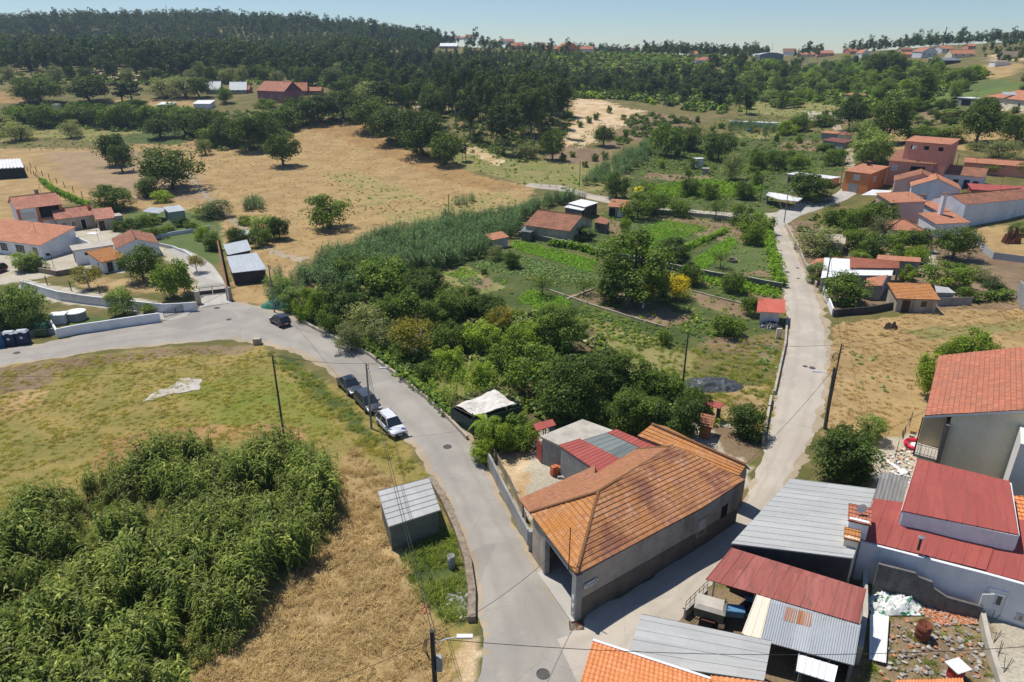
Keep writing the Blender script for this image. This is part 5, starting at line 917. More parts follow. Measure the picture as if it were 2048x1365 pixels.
# ---------------------------------------------------------------- distant buildings
def far(label, uL, uR, vb, ve, vr, wm=None, rm=None, rot=0, d=8, roof='x', name='village_house', wins=2, group='houses of the distant village', cat='house'):
    m = P((uL + uR) / 2, vb); k = m.y / ray(1024, vb)[1]
    x = lambda u: ray(u, vb)[0] / ray(u, vb)[1] * m.y
    z = lambda v: CAMH + ray(1024, v)[2] / ray(1024, v)[1] * m.y
    L = (x(uR) - x(uL)); c, s = math.cos(rot), math.sin(rot); cx = (x(uL) + x(uR)) / 2; h = max(z(ve) - m.z, 2.2); L2 = L / (abs(c) + .6 * abs(s))
    a = (cx - c * L2 / 2, m.y - s * L2 / 2, m.z + h); b = (cx + c * L2 / 2, m.y + s * L2 / 2, m.z + h)
    w = [('f', (i + .5) / wins, h * .35, 1.1, 1.2, 'win') for i in range(wins)] if wins else []
    return house(name, label, None, None, h, d=d, at=(a, b), roof=roof, rise=max(z(vr) - z(ve), .8), wm=wm or w_white, rm=rm or f_or, pat='flat', wins=w, group=group, cat=cat)
FV = [
 ('rose farmhouse with terracotta gable roof at the foot of the forest',497,590,203,181,163,w_rose,f_pk,-.55,11,'x'),('low orange roofed wing behind the rose farmhouse',570,616,190,181,165,w_rose,f_or,.2,9,'x'),('lowest terracotta roof right of the rose farmhouse',612,642,190,186,179,w_rose,f_or,0,6,'x'),('terracotta porch left of the rose farmhouse',470,499,187,183,176,w_rose,f_or,0,5,'x'),
 ('shed with blue-grey sheet roof left of the rose farmhouse',412,442,188,178,163,w_grey,s_blue,.2,9,'x'),('second blue-grey sheet roof nearer the rose farmhouse',460,494,188,180,165,w_grey,s_blue,.2,9,'x'),('white shed on the path below the blue-grey roofs',388,421,217,211,206,w_white,s_white,0,6,'mono'),('low white shed half hidden by a round bush',316,345,219,213,210,w_grey,s_white,0,5,'mono'),('tiny pale box hut in the strip field',106,117,219,210,209,w_blue,s_white,0,2,'flat'),
 ('dark maroon block on the ridge left of the village',875,892,90,74,73,w_rose,s_red,0,8,'flat'),('white warehouse roof on the ridge beside the maroon block',880,914,97,93,87,w_grey,s_white,0,14,'x'),('small orange roof on the ridge skyline',931,954,79,74,69,None,f_or,0,8,'x'),('row of low orange roofs left of the skyline house',899,930,79,76,73,None,f_or,0,8,'x'),
 ('upper white house of the ridge village centre',999,1030,88,82,78,w_white,f_or,.1,8,'x'),('white house left of the village centre',979,1001,93,88,83,w_white,f_or,-.2,8,'x'),('broad house below the village centre',1020,1052,99,91,85,w_pink,f_or,.2,8,'x'),('house with pale gable right of the dark cypress clump',1068,1092,97,90,85,w_white,f_or,.1,8,'x'),('long low orange roofed house below the ochre gable',1075,1118,103,98,92,w_coral,f_or,.1,8,'x'),
 ('large ochre gabled building of the ridge village',1119,1160,103,93,84,w_ora,f_or,.35,12,'y'),('white house directly right of the ochre gable',1160,1186,103,98,92,w_white,f_or,0,8,'x'),('isolated small house on the ridge middle',1210,1224,104,99,95,w_beige,f_or,0,8,'x'),('low row of orange roofs before the pine clump',1237,1279,104,100,96,w_beige,f_or,0,8,'x'),
 ('white house above the pine wood with orange roof',1380,1411,113,108,102,w_white,f_or,.1,8,'x'),('orange roofed house right of the white one above the pines',1416,1449,110,105,99,w_coral,f_or,-.1,8,'x'),('hipped house lower on the slope above the pines',1392,1440,127,121,114,w_white,f_pk,0,9,'hip'),('house touching the vaulted hall on its right',1566,1592,110,103,97,w_white,f_or,0,8,'x'),('low row of roofs right of the vaulted hall',1595,1636,114,109,105,w_beige,f_or,0,7,'x'),('orange house left of the sea gap',1638,1667,113,106,101,w_coral,f_or,0,8,'x'),
 ('house with mast just right of the sea gap',1695,1720,108,102,96,w_coral,f_or,.4,8,'x'),('narrow white house behind the poplars',1721,1741,114,106,99,w_white,f_or,.2,8,'y'),('brown house at the left of the hill hamlet',1802,1824,107,99,95,w_old,f_br,0,7,'x'),('low orange roofed house at the left of the hill hamlet',1804,1837,115,110,105,w_coral,f_or,0,7,'x'),('wide white gabled house in the hill hamlet',1838,1877,114,103,94,w_white,f_pk,.2,9,'y'),
 ('upper house with stepped orange roofs in the hill hamlet',1878,1911,104,97,90,w_white,f_or,.3,8,'x'),('long house with bright orange roof in the hill hamlet',1903,1949,115,107,99,w_beige,f_or,0,8,'x'),('orange roof half hidden at the top of the hill hamlet',1936,1951,98,95,91,w_coral,f_or,0,7,'x'),('dark sheds below the hill hamlet',1885,1920,128,121,116,w_dark,s_glz,0,8,'mono'),('blue-grey shed roof below the hill hamlet',1866,1886,127,122,118,w_dark,s_blue,0,6,'mono'),('white vans shed beside the tan hillside',1989,2020,132,123,120,w_white,s_white,0,5,'flat')]
for q in FV:
    lb, uL, uR, vb, ve, vr, wm_, rm_, rot, dd_, rf = q; shd = 'shed' in lb or 'warehouse' in lb or 'hut' in lb
    far(lb, uL, uR, vb, ve, vr, wm_, rm_, rot, dd_, rf, name='distant_shed' if shd else 'village_house', wins=0 if shd else 3, cat='shed' if shd else 'house')
# vaulted hall
p = P(1542, 120); x0, x1 = ray(1519,120)[0]/ray(1519,120)[1]*p.y, ray(1566,120)[0]/ray(1566,120)[1]*p.y; W_ = x1 - x0; h_ = 13 / FPX * depth(p)
hall = empty('vaulted_hall', (x0, p.y, p.z), 0, 'large blue-grey hall with curved roof on the skyline', 'hall'); pl = [(0, h_ * .75)] + [(W_ * t, h_ * (.75 + .3 * math.sin(math.pi * t) ** .8)) for t in (.1,.25,.4,.55,.7,.85)] + [(W_, h_ * .75)]
m = MB(); n = len(pl); m.add([(x, 0, z) for x, z in pl] + [(x, 14, z) for x, z in pl] + [(0,0,-1),(W_,0,-1),(0,14,-1),(W_,14,-1)], [tuple(range(n)) + (2*n+1, 2*n), tuple(range(n, 2*n))[::-1] + (2*n+2, 2*n+3), (0, 2*n, 2*n+2, n), (n-1, 2*n-1, 2*n+3, 2*n+1)]); m.build('wall', plain('hall_cladding', (.16,.20,.24), (.13,.17,.2)), hall)
m = MB(); m.add([(x, -.3, z + .1) for x, z in pl] + [(x, 14.3, z + .1) for x, z in pl], [(i, i+1, n+i+1, n+i) for i in range(n-1)]); m.build('roof', s_blue, hall)
tag(MB().box(-1,0,-1,15,.5,5).build('skyline_wall', w_beige), 'pale retaining wall on the right hilltop', 'wall').location = P(2000, 120)
# ---------------------------------------------------------------- single trees and shrubs: (u, v of the foot, row of the top, width px, kind, label)
TL = [
 (345,378,290,118,'oak','biggest round cork oak standing alone in the left field'),(232,331,262,56,'oak','dark oak at the left of the close pair in the ploughed field'),(246,344,284,48,'oak','smaller oak in front of the close pair in the ploughed field'),(320,277,234,62,'oak','oak with leaning bare trunk at the top of the left field'),(567,332,260,66,'oak','narrow oak alone at the right of the left field tree line'),
 (300,394,348,52,'darkbush','rounded bushy tree leaning on the left foot of the biggest cork oak'),(326,404,380,38,'limebush','light green round bush below the biggest cork oak'),(230,420,364,74,'bigtree','fig tree behind the stone cottage'),(660,457,386,90,'fruit','lone walnut tree with visible trunk in the dry field'),
 (430,436,396,70,'olive','grey green willow shrub right of the pale green shed'),(414,432,412,60,'limebush','light green hedge shrub beside the pale green shed'),(362,452,425,38,'conifer','small dark conifer on the left garden lawn'),(145,276,236,44,'olive','grey olive tree left of the citrus row'),(40,280,240,66,'olive','wide grey olive bush at the far left edge of the field'),(410,310,276,32,'olive','small olive bush between field and tree line'),
 (6,270,215,60,'olive','pale bush cut by the left picture edge above the field'),
 (375,272,222,66,'oak','first tree of the field edge line, above the leaning oak'),(420,278,212,74,'oak','second tree of the field edge line'),(462,290,228,74,'bigtree','third tree of the field edge line with low branches'),(500,302,224,76,'oak','fourth and broadest tree of the field edge line'),(540,300,216,60,'bigtree','fifth tree of the field edge line next to the lone narrow oak'),(428,292,250,50,'bush','low round bush before the field edge line'),
 (560,262,205,70,'fruit','yellowish green tree below the rose farmhouse'),(600,250,190,70,'fruit','light green tree right below the rose farmhouse'),(640,245,182,80,'oak','dark tree beside the top corner of the dry field'),(690,240,175,84,'oak','broad dark oak at the highest corner of the dry field'),(530,215,195,44,'bush','bush in front of the rose farmhouse'),
 (745,262,192,90,'oak','first great oak on the right edge of the dry field'),(795,285,210,96,'oak','second great oak on the right edge of the dry field'),(845,312,216,100,'oak','largest of the great oaks on the right edge of the dry field'),(888,330,262,60,'oak','last and lowest of the great oaks, casting shade into the field'),(740,215,158,66,'olive','pale grey tree above the great oaks'),(700,200,150,80,'bigtree','dense crown between farmhouse and eucalyptus wood'),
 (85,208,150,90,'oak','dark broad tree left of the strip field'),(62,205,165,60,'olive','greyish tree beside the dark broad one at the strip field'),(182,206,147,84,'oak','dark dome-shaped tree in the middle of the strip field'),(278,214,196,38,'darkbush','round dark bush by the low white shed'),(150,215,202,32,'bush','row shrub at the left end of the strip field'),(165,214,200,30,'bush','row shrub in the strip field under the dome-shaped tree'),(188,214,202,30,'bush','last row shrub of the strip field'),(245,205,160,46,'pine','thin pine group beside the strip field'),(265,204,158,44,'pine','second thin pine beside the strip field'),
 (330,196,152,60,'olive','grey tree right of the sand track'),(370,196,150,60,'olive','grey willowy tree left of the blue-grey roofs'),(400,195,150,50,'oak','dark tree behind the blue-grey roofs'),(450,206,168,34,'fruit','bright small tree between the blue-grey roofs'),
 (1105,320,256,46,'oak','small round oak standing free before the eucalyptus wood'),(1053,316,284,46,'olive','grey shrub at the foot of the eucalyptus wood'),(925,322,282,24,'euca','thin sapling at the foot of the eucalyptus wood'),(1206,292,246,42,'oak','round tree on the sandy slope'),(1145,314,300,14,'bush','smallest round shrub below the sandy slope'),(1125,322,304,16,'bush','round shrub left of the sandy slope foot'),(1190,322,305,16,'bush','round shrub at the foot of the sandy slope'),(1210,318,300,16,'bush','second round shrub at the foot of the sandy slope'),(1170,334,320,12,'bush','lone shrub in the brown ground left of the pole'),
 (1160,254,238,14,'bush','first planted shrub on the white sand'),(1178,246,230,14,'bush','second planted shrub on the white sand'),(1192,240,222,14,'bush','third planted shrub on the white sand'),(1218,226,210,12,'bush','topmost planted shrub on the white sand'),
 (1332,312,240,66,'fruit','bright green tall tree above the reeds in the middle'),(1375,300,245,52,'dark' if False else 'darkbush','dark dense bush right of the bright tall tree'),(1232,397,340,52,'bigtree','dark round tree by the farm path'),(1436,320,256,62,'fruit','large walnut tree in the green allotments'),
 (1268,604,452,150,'bigtree','largest dark tree of the gardens, standing before the block wall'),(1348,528,472,66,'bigtree','dark fruit tree right of the largest garden tree'),(1218,604,556,54,'darkbush','ivy mound at the left foot of the largest garden tree'),(1286,616,564,62,'citrus','rusty orange-green tree with whitewashed trunk'),(1352,598,548,58,'yellow','yellow flowering bush right of the rusty tree'),(1324,606,560,26,'conifer','narrow cypress between the rusty and the yellow tree'),
 (1085,592,546,56,'sparse','sparse pale tree beside the dark bean bed'),(1168,590,556,46,'sparse','small tree with thin trunk left of the ivy mound'),(992,520,488,34,'olive','greyish shrub by the little reed hut'),(1024,536,500,34,'darkbush','small dark tree in the cabbage bed'),(968,548,536,16,'bush','tiny bush at the edge of the upper beds'),
 (1500,487,440,50,'limebush','yellow green tree at the end of the green hedge'),(1440,536,498,46,'sparse','feathery shrub next to the round well'),(1465,582,540,52,'fruit','fruit tree below the lettuce strip'),(1380,570,520,54,'fruit','fruit tree behind the yellow bush'),(1500,630,585,44,'fruit','tree left of the red-roofed hut'),(1455,670,622,66,'bush','round bush left below the red-roofed hut'),(1115,476,444,34,'limebush','yellow green bush before the barn'),(1160,478,448,66,'reedbush' if False else 'willow','tall weeds in front of the barn'),
 (1230,430,400,20,'limebush','tiny tree at the tile hut by the farm path'),(1275,440,385,66,'fruit','tree right of the tile hut'),(1310,430,380,60,'fruit','tree behind the orchard path wall'),(1360,434,396,40,'fruit','low tree along the orchard path'),(1250,464,432,22,'limebush','sapling at the plough bed by the barn'),(1430,440,395,50,'sparse','tree at the bend of the farm path'),(1480,450,405,44,'bush','dark bush by the bend of the farm path'),(1500,460,420,56,'bush','shrub clump left of the lane top'),(1530,470,430,40,'bush','shrub at the lane top by the hedge'),
 (1290,396,360,40,'sparse','small tree in the allotments near the yellow flowers'),(1380,392,350,46,'fruit','fruit tree in the lower allotments'),(1420,398,362,34,'bush','bush in the lower allotments'),(1486,398,358,40,'bigtree','dark fruit tree in the lower allotments'),(1515,372,338,20,'limebush','tiny pale tree by the leaning pole'),(1460,360,300,44,'olive','bare brownish tree in the allotments'),(1550,342,295,44,'fruit','fruit tree above the white shelter'),(1590,340,306,38,'fruit','fruit tree left of the dark round bush'),(1510,340,290,40,'fruit','fruit tree in the allotment middle'),(1650,300,284,40,'darkbush','dark hedge tree below the plum roofed store'),(1668,330,292,50,'fruit','leafy tree left of the dirt track'),
 (1618,402,338,84,'darkbush','large dark round bush beside the pickup'),(1740,330,250,80,'willow','bright willow tree left of the big coral house'),(1722,300,232,60,'willow','upper willow beside the dirt track'),(1770,290,190,80,'oak','dark broad oak above the willows'),(1700,260,196,60,'oak','dark oak above the dirt track'),(1650,250,226,60,'bush','wide shrub above the plum roofed store'),(1600,262,222,44,'bush','shrub right of the white greenhouse roof'),(1575,268,240,40,'limebush','yellow green shrub above the allotments'),
 (1998,318,276,64,'olive','silvery olive tree behind the coral annex'),(1955,300,282,40,'olive','low olive bush behind the coral houses'),(1950,290,196,70,'oak','big dark pine-like oak before the villa'),(1965,240,190,60,'oak','second dark crown touching the villa roof'),(1895,285,250,60,'darkbush','dark hedge tree left of the big oak'),(1850,285,250,66,'darkbush','dark hedge tree above the coral tower'),(1830,275,248,50,'bush','left end of the dark hedge above the coral tower'),(2030,290,225,70,'oak','dark tree at the right edge below the villa'),(2048,250,240,50,'oak','dark shrub cut by the right edge below the villa'),
 (1880,218,195,24,'bigtree','small round tree on the villa lawn'),(1900,220,196,22,'bigtree','second small round tree on the villa lawn'),(1840,222,196,34,'fruit','tree at the left end of the villa lawn'),
 (1845,215,130,32,'poplar','tall dark poplar in the middle of the right slope'),(1765,150,95,52,'bigtree','dark poplar clump left of the hill hamlet'),(1745,152,100,44,'bigtree','left half of the dark poplar clump'),(1790,150,100,40,'bigtree','right half of the dark poplar clump'),
 # right gardens
 (1630,510,450,84,'olive','grey green spreading tree beside the lane gardens'),(1700,470,420,44,'bush','shrub by the top of the lane gardens'),(1668,452,408,54,'bush','bush under the white canopy'),(1725,450,405,40,'fruit','round tree left of the pink house'),(1764,460,395,56,'fruit','green tree touching the pink house'),(1755,480,428,40,'olive','white flowering shrub by the garden path'),(1715,500,455,60,'fruit','garden tree behind the pavilion'),(1740,515,460,56,'bush','garden tree beside the yellow flowers'),(1790,500,458,46,'fruit','tree at the corner of the hipped outhouse'),(1832,500,448,60,'fruit','tree before the hipped outhouse'),(1800,522,488,36,'limebush','light green round shrub by the garden path'),(1835,530,490,44,'limebush','yellow green round shrub below the hipped outhouse'),
 (1905,518,448,76,'oak','dark grey green tree before the blue fence'),(1890,575,520,90,'fruit','wide fruit tree right behind the tile hut'),(1815,560,530,36,'limebush','sapling between shed and wide fruit tree'),(1690,607,542,84,'darkbush','dense green bush before the white roofed outbuilding'),(1632,566,520,40,'willow','vine-covered shrub at the left end of the white roof'),(1985,588,538,50,'conifer','dark palm-like shrub near the concrete wall'),(1955,560,530,50,'olive','greyish shrub beside the blue fence'),(1930,600,570,34,'bush','bush behind the sheet fence'),(1720,522,500,44,'bush','low green hedge bush above the terracotta canopy'),(1660,512,492,50,'bush','low hedge below the pavilion'),(1640,600,580,30,'bush','weeds in the lane corner')if False else (1660,530,505,20,'bush','low bush beside the terracotta canopy'),
 (2035,470,440,40,'willow','straggly shrub in the bare plot'),(1770,455,440,30,'bush','bush left of the hipped outhouse'),(1890,370,352,30,'bush','palm-like bush by the white cottage'),(1985,345,325,50,'fruit','shrubs behind the white cottage'),(1930,400,382,30,'bush','bush between cottage and red shed'),(2040,350,320,40,'bush','bush at the right edge by the annex'),
 (1870,800,690,76,'leafy','left part of the fig tree behind the beige house') if False else (1862,795,700,70,'leafy','tall fig tree left of the tiled roof of the beige house'),(1935,745,655,84,'leafy','fig crown behind the ridge of the beige house'),(1895,750,675,60,'leafy','middle fig crown behind the ridge of the beige house'),
 (1685,958,850,118,'bigtree','big round green tree beside the grey warehouse'),(1738,880,826,54,'willow','brownish shrub behind the big round tree'),(1700,965,935,60,'willow','grey weeds at the foot of the big round tree'),
 (1492,872,798,76,'darkbush','round dark tree beside the side lane'),
 # left yard
 (350,596,508,76,'fruit','right tree of the orchard above the white curved wall'),(288,560,486,78,'fruit','green tree beside the little white hut'),(180,578,530,58,'citrus','small rusty-leaved tree in front of the flat white store'),(55,540,498,54,'willow','brown green shrub below the long white house'),(72,540,514,44,'bush','low hedge shrub left of the terrace wall'),(248,630,568,50,'willow','sapling on the white curved wall'),(300,623,604,38,'bush','shrub peeking over the white road wall'),(370,585,520,30,'fruit','slim tree right of the orchard tree'),
 (22,655,560,90,'willow','dense cane-like tree over the recycling bins'),(62,658,556,84,'willow','right half of the cane-like trees over the bins'),(-25,660,550,80,'willow','cane-like tree cut by the left edge'),(120,640,618,26,'willow','dry weeds beside the white well box'),
 (560,478,428,44,'bigtree','dark dense tree right of the tin sheds'),(520,492,452,46,'fruit','bush over the smallest tin roof'),(475,500,448,38,'darkbush','dark hedge between wall and tin sheds'),(425,500,458,36,'darkbush','dark clipped shrub on the driveway lawn'),(405,480,450,30,'limebush','yellow green shrub by the lawn wall'),(490,450,430,30,'bush','bush above the tin sheds'),(395,545,505,34,'citrus','reddish shrub by the driveway'),(530,480,425,60,'willow','reed-like shrub behind the dark dense tree'),
 (265,455,435,44,'bush','clipped hedge by the paved yard'),(300,450,425,40,'bush','garden shrub behind the paved yard'),(240,462,440,30,'bush','shrub at the cottage corner'),(310,475,450,50,'bush','garden hedge right of the paved yard'),(385,462,440,30,'bush','hedge clump before the lawn'),(340,465,448,34,'bush','round hedge shrub on the lawn'),
]
TL += [
 # thicket between road and gardens
 (560,600,545,50,'willow','cane shrub by the green net'),(618,640,575,50,'limebush','yellow green shrub right of the green net'),(640,640,575,70,'bush','dark bush above the low concrete wall'),(690,640,560,80,'bigtree','thicket tree above the parked black hatchback'),(590,620,570,50,'willow','reed clump next to the utility pole foot'),
 (700,560,505,90,'fruit','broad olive green tree at the lower end of the reed bed'),(770,590,510,110,'fruit','wide yellowish tree in the upper thicket'),(850,600,535,90,'bigtree','spreading tree beside the upper beds'),(800,650,570,90,'fruit','leafy tree in the middle of the upper thicket'),(880,650,580,80,'bigtree','dark tree in the middle thicket'),(930,630,572,80,'bigtree','dark tree by the bean rows'),(980,640,585,70,'bigtree','dark green tree above the middle thicket gap'),(730,670,600,80,'olive','grey green willow by the roadside wall'),(700,700,640,60,'olive','pale shrub against the roadside wall'),(770,700,635,70,'olive','grey shrub in the lower thicket'),
 (830,720,635,96,'citrus','brownish feathery tree in the thicket centre'),(900,700,640,70,'fruit','green tree left of the thicket centre gap'),(960,700,640,80,'leafy','bright leafy tree in the thicket gap'),(900,745,690,60,'leafy','bright low vine clump near the corn patch'),(1020,740,650,90,'leafy','bright yellow green tree in the lower thicket'),(1000,670,610,60,'citrus','rusty shrub below the pumpkin bed'),(1110,705,600,96,'bigtree','tall dark tree above the middle of the lower thicket'),(1060,700,640,70,'leafy','light green tree left of the tall dark one'),
 (1070,790,690,110,'fruit','dense green tree above the white plastic roof'),(1140,840,700,130,'bigtree','dark dense tree behind the concrete garage'),(1220,800,690,110,'bigtree','dark tree with deep shade in the lower thicket'),(1290,800,720,90,'fruit','green tree right of the deep shade tree'),(1260,870,770,90,'bigtree','dark tree at the edge of the glazed canopy'),(1340,800,740,80,'fruit','tree right of the lower thicket'),(1350,880,780,100,'bigtree','dark shaggy tree above the tiled outbuilding'),(1300,850,790,70,'bigtree','low dark tree behind the tiled outbuilding ridge'),(1390,830,765,60,'fruit','shrubby tree left of the hutches'),(1190,860,790,70,'bigtree','dark tree leaning over the flat concrete roof'),(1100,820,760,60,'bigtree','tree right behind the white plastic roof'),(960,770,720,50,'leafy','vine bush at the upper edge of the corn patch'),
 (985,905,832,66,'leafy','bright vine bush by the yard wall'),(1040,890,830,76,'leafy','bright vine pergola bush beside the garage gate'),(965,925,880,44,'leafy','low vine bush hanging over the roadside wall'),(1010,900,862,50,'leafy','middle vine bush between banana plant and yard'),
 (855,760,720,50,'bush','weed bush along the roadside wall by the corn'),(790,720,690,50,'bush','bush on the road bank below the thicket'),(750,700,660,50,'bush','bush behind the roadside wall bend'),(660,665,610,50,'bush','round bush behind the low concrete wall'),
 (1330,690,655,30,'bush','small bush by the pumpkin leaves'),(915,300,270,20,'bush','bush beside the sandy gully'),
]
for q in TL:
    u, v, vt, wd, k_, lb = q; shrub = k_ in ('bush', 'limebush', 'darkbush', 'yellow') or 'shrub' in lb or 'bush' in lb
    tree(u, v, vt, wd, k_, lb, 'shrub' if shrub else 'tree', 'shrub' if shrub else 'tree', TR)
# woods: the trees that show largest are objects, the far mass is one thing
def wood(label, group, poly, n, kinds, hs, ws, mind, name='tree', cat='tree'):
    q = poly_w(poly); x0, y0 = q.min(0); x1, y1 = q.max(0); got = []; tries = 0
    while len(got) < n and tries < 20000:
        tries += 1; x, y = rng.uniform(x0, x1), rng.uniform(y0, y1)
        if inside(q, np.array([x]), np.array([y]))[0] and all((x - a) ** 2 + (y - b) ** 2 > mind ** 2 for a, b in got): got.append((x, y))
    made = []
    for x, y in got:
        h = rnd.uniform(*hs); w_ = rnd.uniform(*ws); made.append(place(rnd.choice(kinds), (x, y, float(T(x, y))), w_, h, name, label, cat, group))
    ordinals(made, label)
    return len(got)
LM = [('the rose farmhouse', 545, 200), ('the blue-grey roofs', 440, 185), ('the strip field', 220, 208), ('the far left edge', 20, 190), ('the top of the dry field', 700, 235), ('the sandy slope', 1210, 230), ('the lone pole', 1160, 330), ('the ridge village', 1050, 100), ('the maroon block', 883, 90), ('the vaulted hall', 1540, 122), ('the fenced paddock', 1600, 225), ('the white greenhouse roof', 1510, 250), ('the white pump house', 1400, 330), ('the plum roofed store', 1668, 285), ('the hill hamlet', 1860, 118), ('the villa', 1990, 205), ('the coral tower', 1850, 300), ('the sea gap', 1680, 112), ('the tan hillside', 1950, 145), ('the great oaks', 820, 290), ('the isolated ridge house', 1217, 102), ('the hipped slope house', 1415, 125), ('the reed strip', 1240, 345)]
LM = [(n, P(u, v)) for n, u, v in LM]
NTH = 'first second third fourth fifth sixth seventh eighth ninth tenth eleventh twelfth thirteenth fourteenth fifteenth sixteenth seventeenth eighteenth nineteenth twentieth'.split() + ['twenty-' + q for q in 'first second third fourth fifth sixth seventh eighth ninth'.split()] + ['thirtieth'] + ['thirty-' + q for q in 'first second third fourth fifth sixth seventh eighth ninth'.split()] + ['fortieth'] + ['forty-' + q for q in 'first second third fourth fifth sixth seventh eighth ninth'.split()] + ['fiftieth'] + ['fifty-' + q for q in 'first second third fourth fifth sixth seventh eighth ninth'.split()]
def ordinals(objs, label):
    """tell like trees apart by the landmark they stand nearest to and their order from the left there"""
    bk = {}
    for o in objs:
        p = o.location; n, q = min(LM, key=lambda l: (l[1].x - p.x) ** 2 + (l[1].y - p.y) ** 2); du = p.x / p.y - q.x / q.y; rel = ('right of' if du > 0 else 'left of') if abs(du) * p.y > abs(p.y - q.y) * .6 else ('behind' if p.y > q.y else 'before'); bk.setdefault((rel, n), []).append(o)
    for (rel, n), l in bk.items():
        l.sort(key=lambda o: o.location.x / o.location.y)
        for i, o in enumerate(l): o['label'] = '%s, %s from the left %s %s' % (label, NTH[min(i, len(NTH) - 1)], rel, n) if len(l) > 1 else '%s, the one %s %s' % (label, rel, n)
# citrus row, great hedge line: a countable row of like trees
CR = 'row of citrus trees above the left field'
for i in range(13):
    u = 30 + i * 28; t_ = tree(u, 250 + 4 * math.sin(i), 205 + 5 * math.sin(i * 2.1), 56, ['fruit', 'bush'][i % 2], 'round citrus tree of the dark row above the left field', 'citrus_tree', 'tree', CR); t_['label'] = '%s round citrus tree from the left in the dark row above the left field' % NTH[i]
n_ = 0
n_ += wood('tall thin dark eucalyptus', 'eucalyptus wood behind the dry field', [(905,262),(930,285),(1000,312),(1100,300),(1130,270),(1150,235),(1120,205),(1000,195),(900,215)], 75, ['euca'], (15,23), (5,8.5), 3.0, 'eucalyptus', 'eucalyptus')
n_ += wood('grey green belt eucalyptus', 'eucalyptus belt above the sandy slope', [(800,190),(1000,192),(1200,195),(1300,200),(1450,215),(1460,165),(1300,150),(1100,150),(900,150),(760,160)], 120, ['euca','euca','pine'], (7,12), (4.5,7.5), 6.0, 'eucalyptus', 'eucalyptus')
wood('tall dark grove eucalyptus', 'eucalyptus grove left of the dark wood', [(745,222),(800,232),(900,268),(905,215),(860,190),(740,185)], 34, ['euca','euca','bigtree'], (11,17), (6,9), 4, 'eucalyptus', 'eucalyptus')
wood('young round shrub on sand', 'young trees on the sandy slope', [(1230,270),(1400,235),(1460,250),(1400,290),(1330,300),(1250,290)], 16, ['bush','bush','darkbush'], (1.6,3.2), (2,4), 3, 'shrub', 'shrub')
wood('broad dark forest-foot tree', 'broadleaf trees at the foot of the forest', [(-60,200),(-60,170),(200,168),(480,168),(700,180),(780,175),(780,160),(600,150),(300,158),(0,155)], 42, ['oak','bigtree','olive'], (6,10), (7,11), 6, 'tree', 'tree')
wood('tall dark forest-front pine', 'pines of the forest front', [(-80,160),(200,160),(480,158),(780,158),(860,140),(860,128),(500,132),(200,132),(-80,132)], 110, ['pine','pine','euca'], (11,16), (5,7.5), 5, 'pine', 'pine')
wood('round tree on the green slope', 'trees of the right hand slope', [(1480,240),(1480,140),(1560,125),(1700,125),(1860,130),(1990,165),(2090,165),(2090,200),(1950,185),(1800,235),(1700,215),(1600,215)], 150, ['willow','bush','oak','fruit','leafy','bigtree','willow','limebush'], (3.5,8), (4.5,9), 6, 'tree', 'tree')
wood('dark pine clump tree', 'pine clump left of the right hand slope', [(1400,225),(1400,135),(1500,125),(1480,180),(1500,230)], 26, ['pine','oak','euca'], (7,12), (5,8), 5, 'tree', 'tree')
wood('low dark hillside shrub', 'shrubs between villa and coral houses', [(1640,235),(1700,240),(1800,248),(2060,248),(2060,225),(1960,220),(1800,225),(1680,225)], 26, ['bush','darkbush','willow'], (1.8,3.5), (3,6), 3, 'shrub', 'shrub')
wood('small allotment fruit tree', 'fruit trees of the allotments', [(1300,350),(1300,300),(1400,285),(1560,275),(1640,270),(1640,330),(1540,370),(1400,380)], 22, ['fruit','bush','sparse','limebush'], (1.8,3.4), (2.2,4), 5, 'fruit_tree', 'tree')
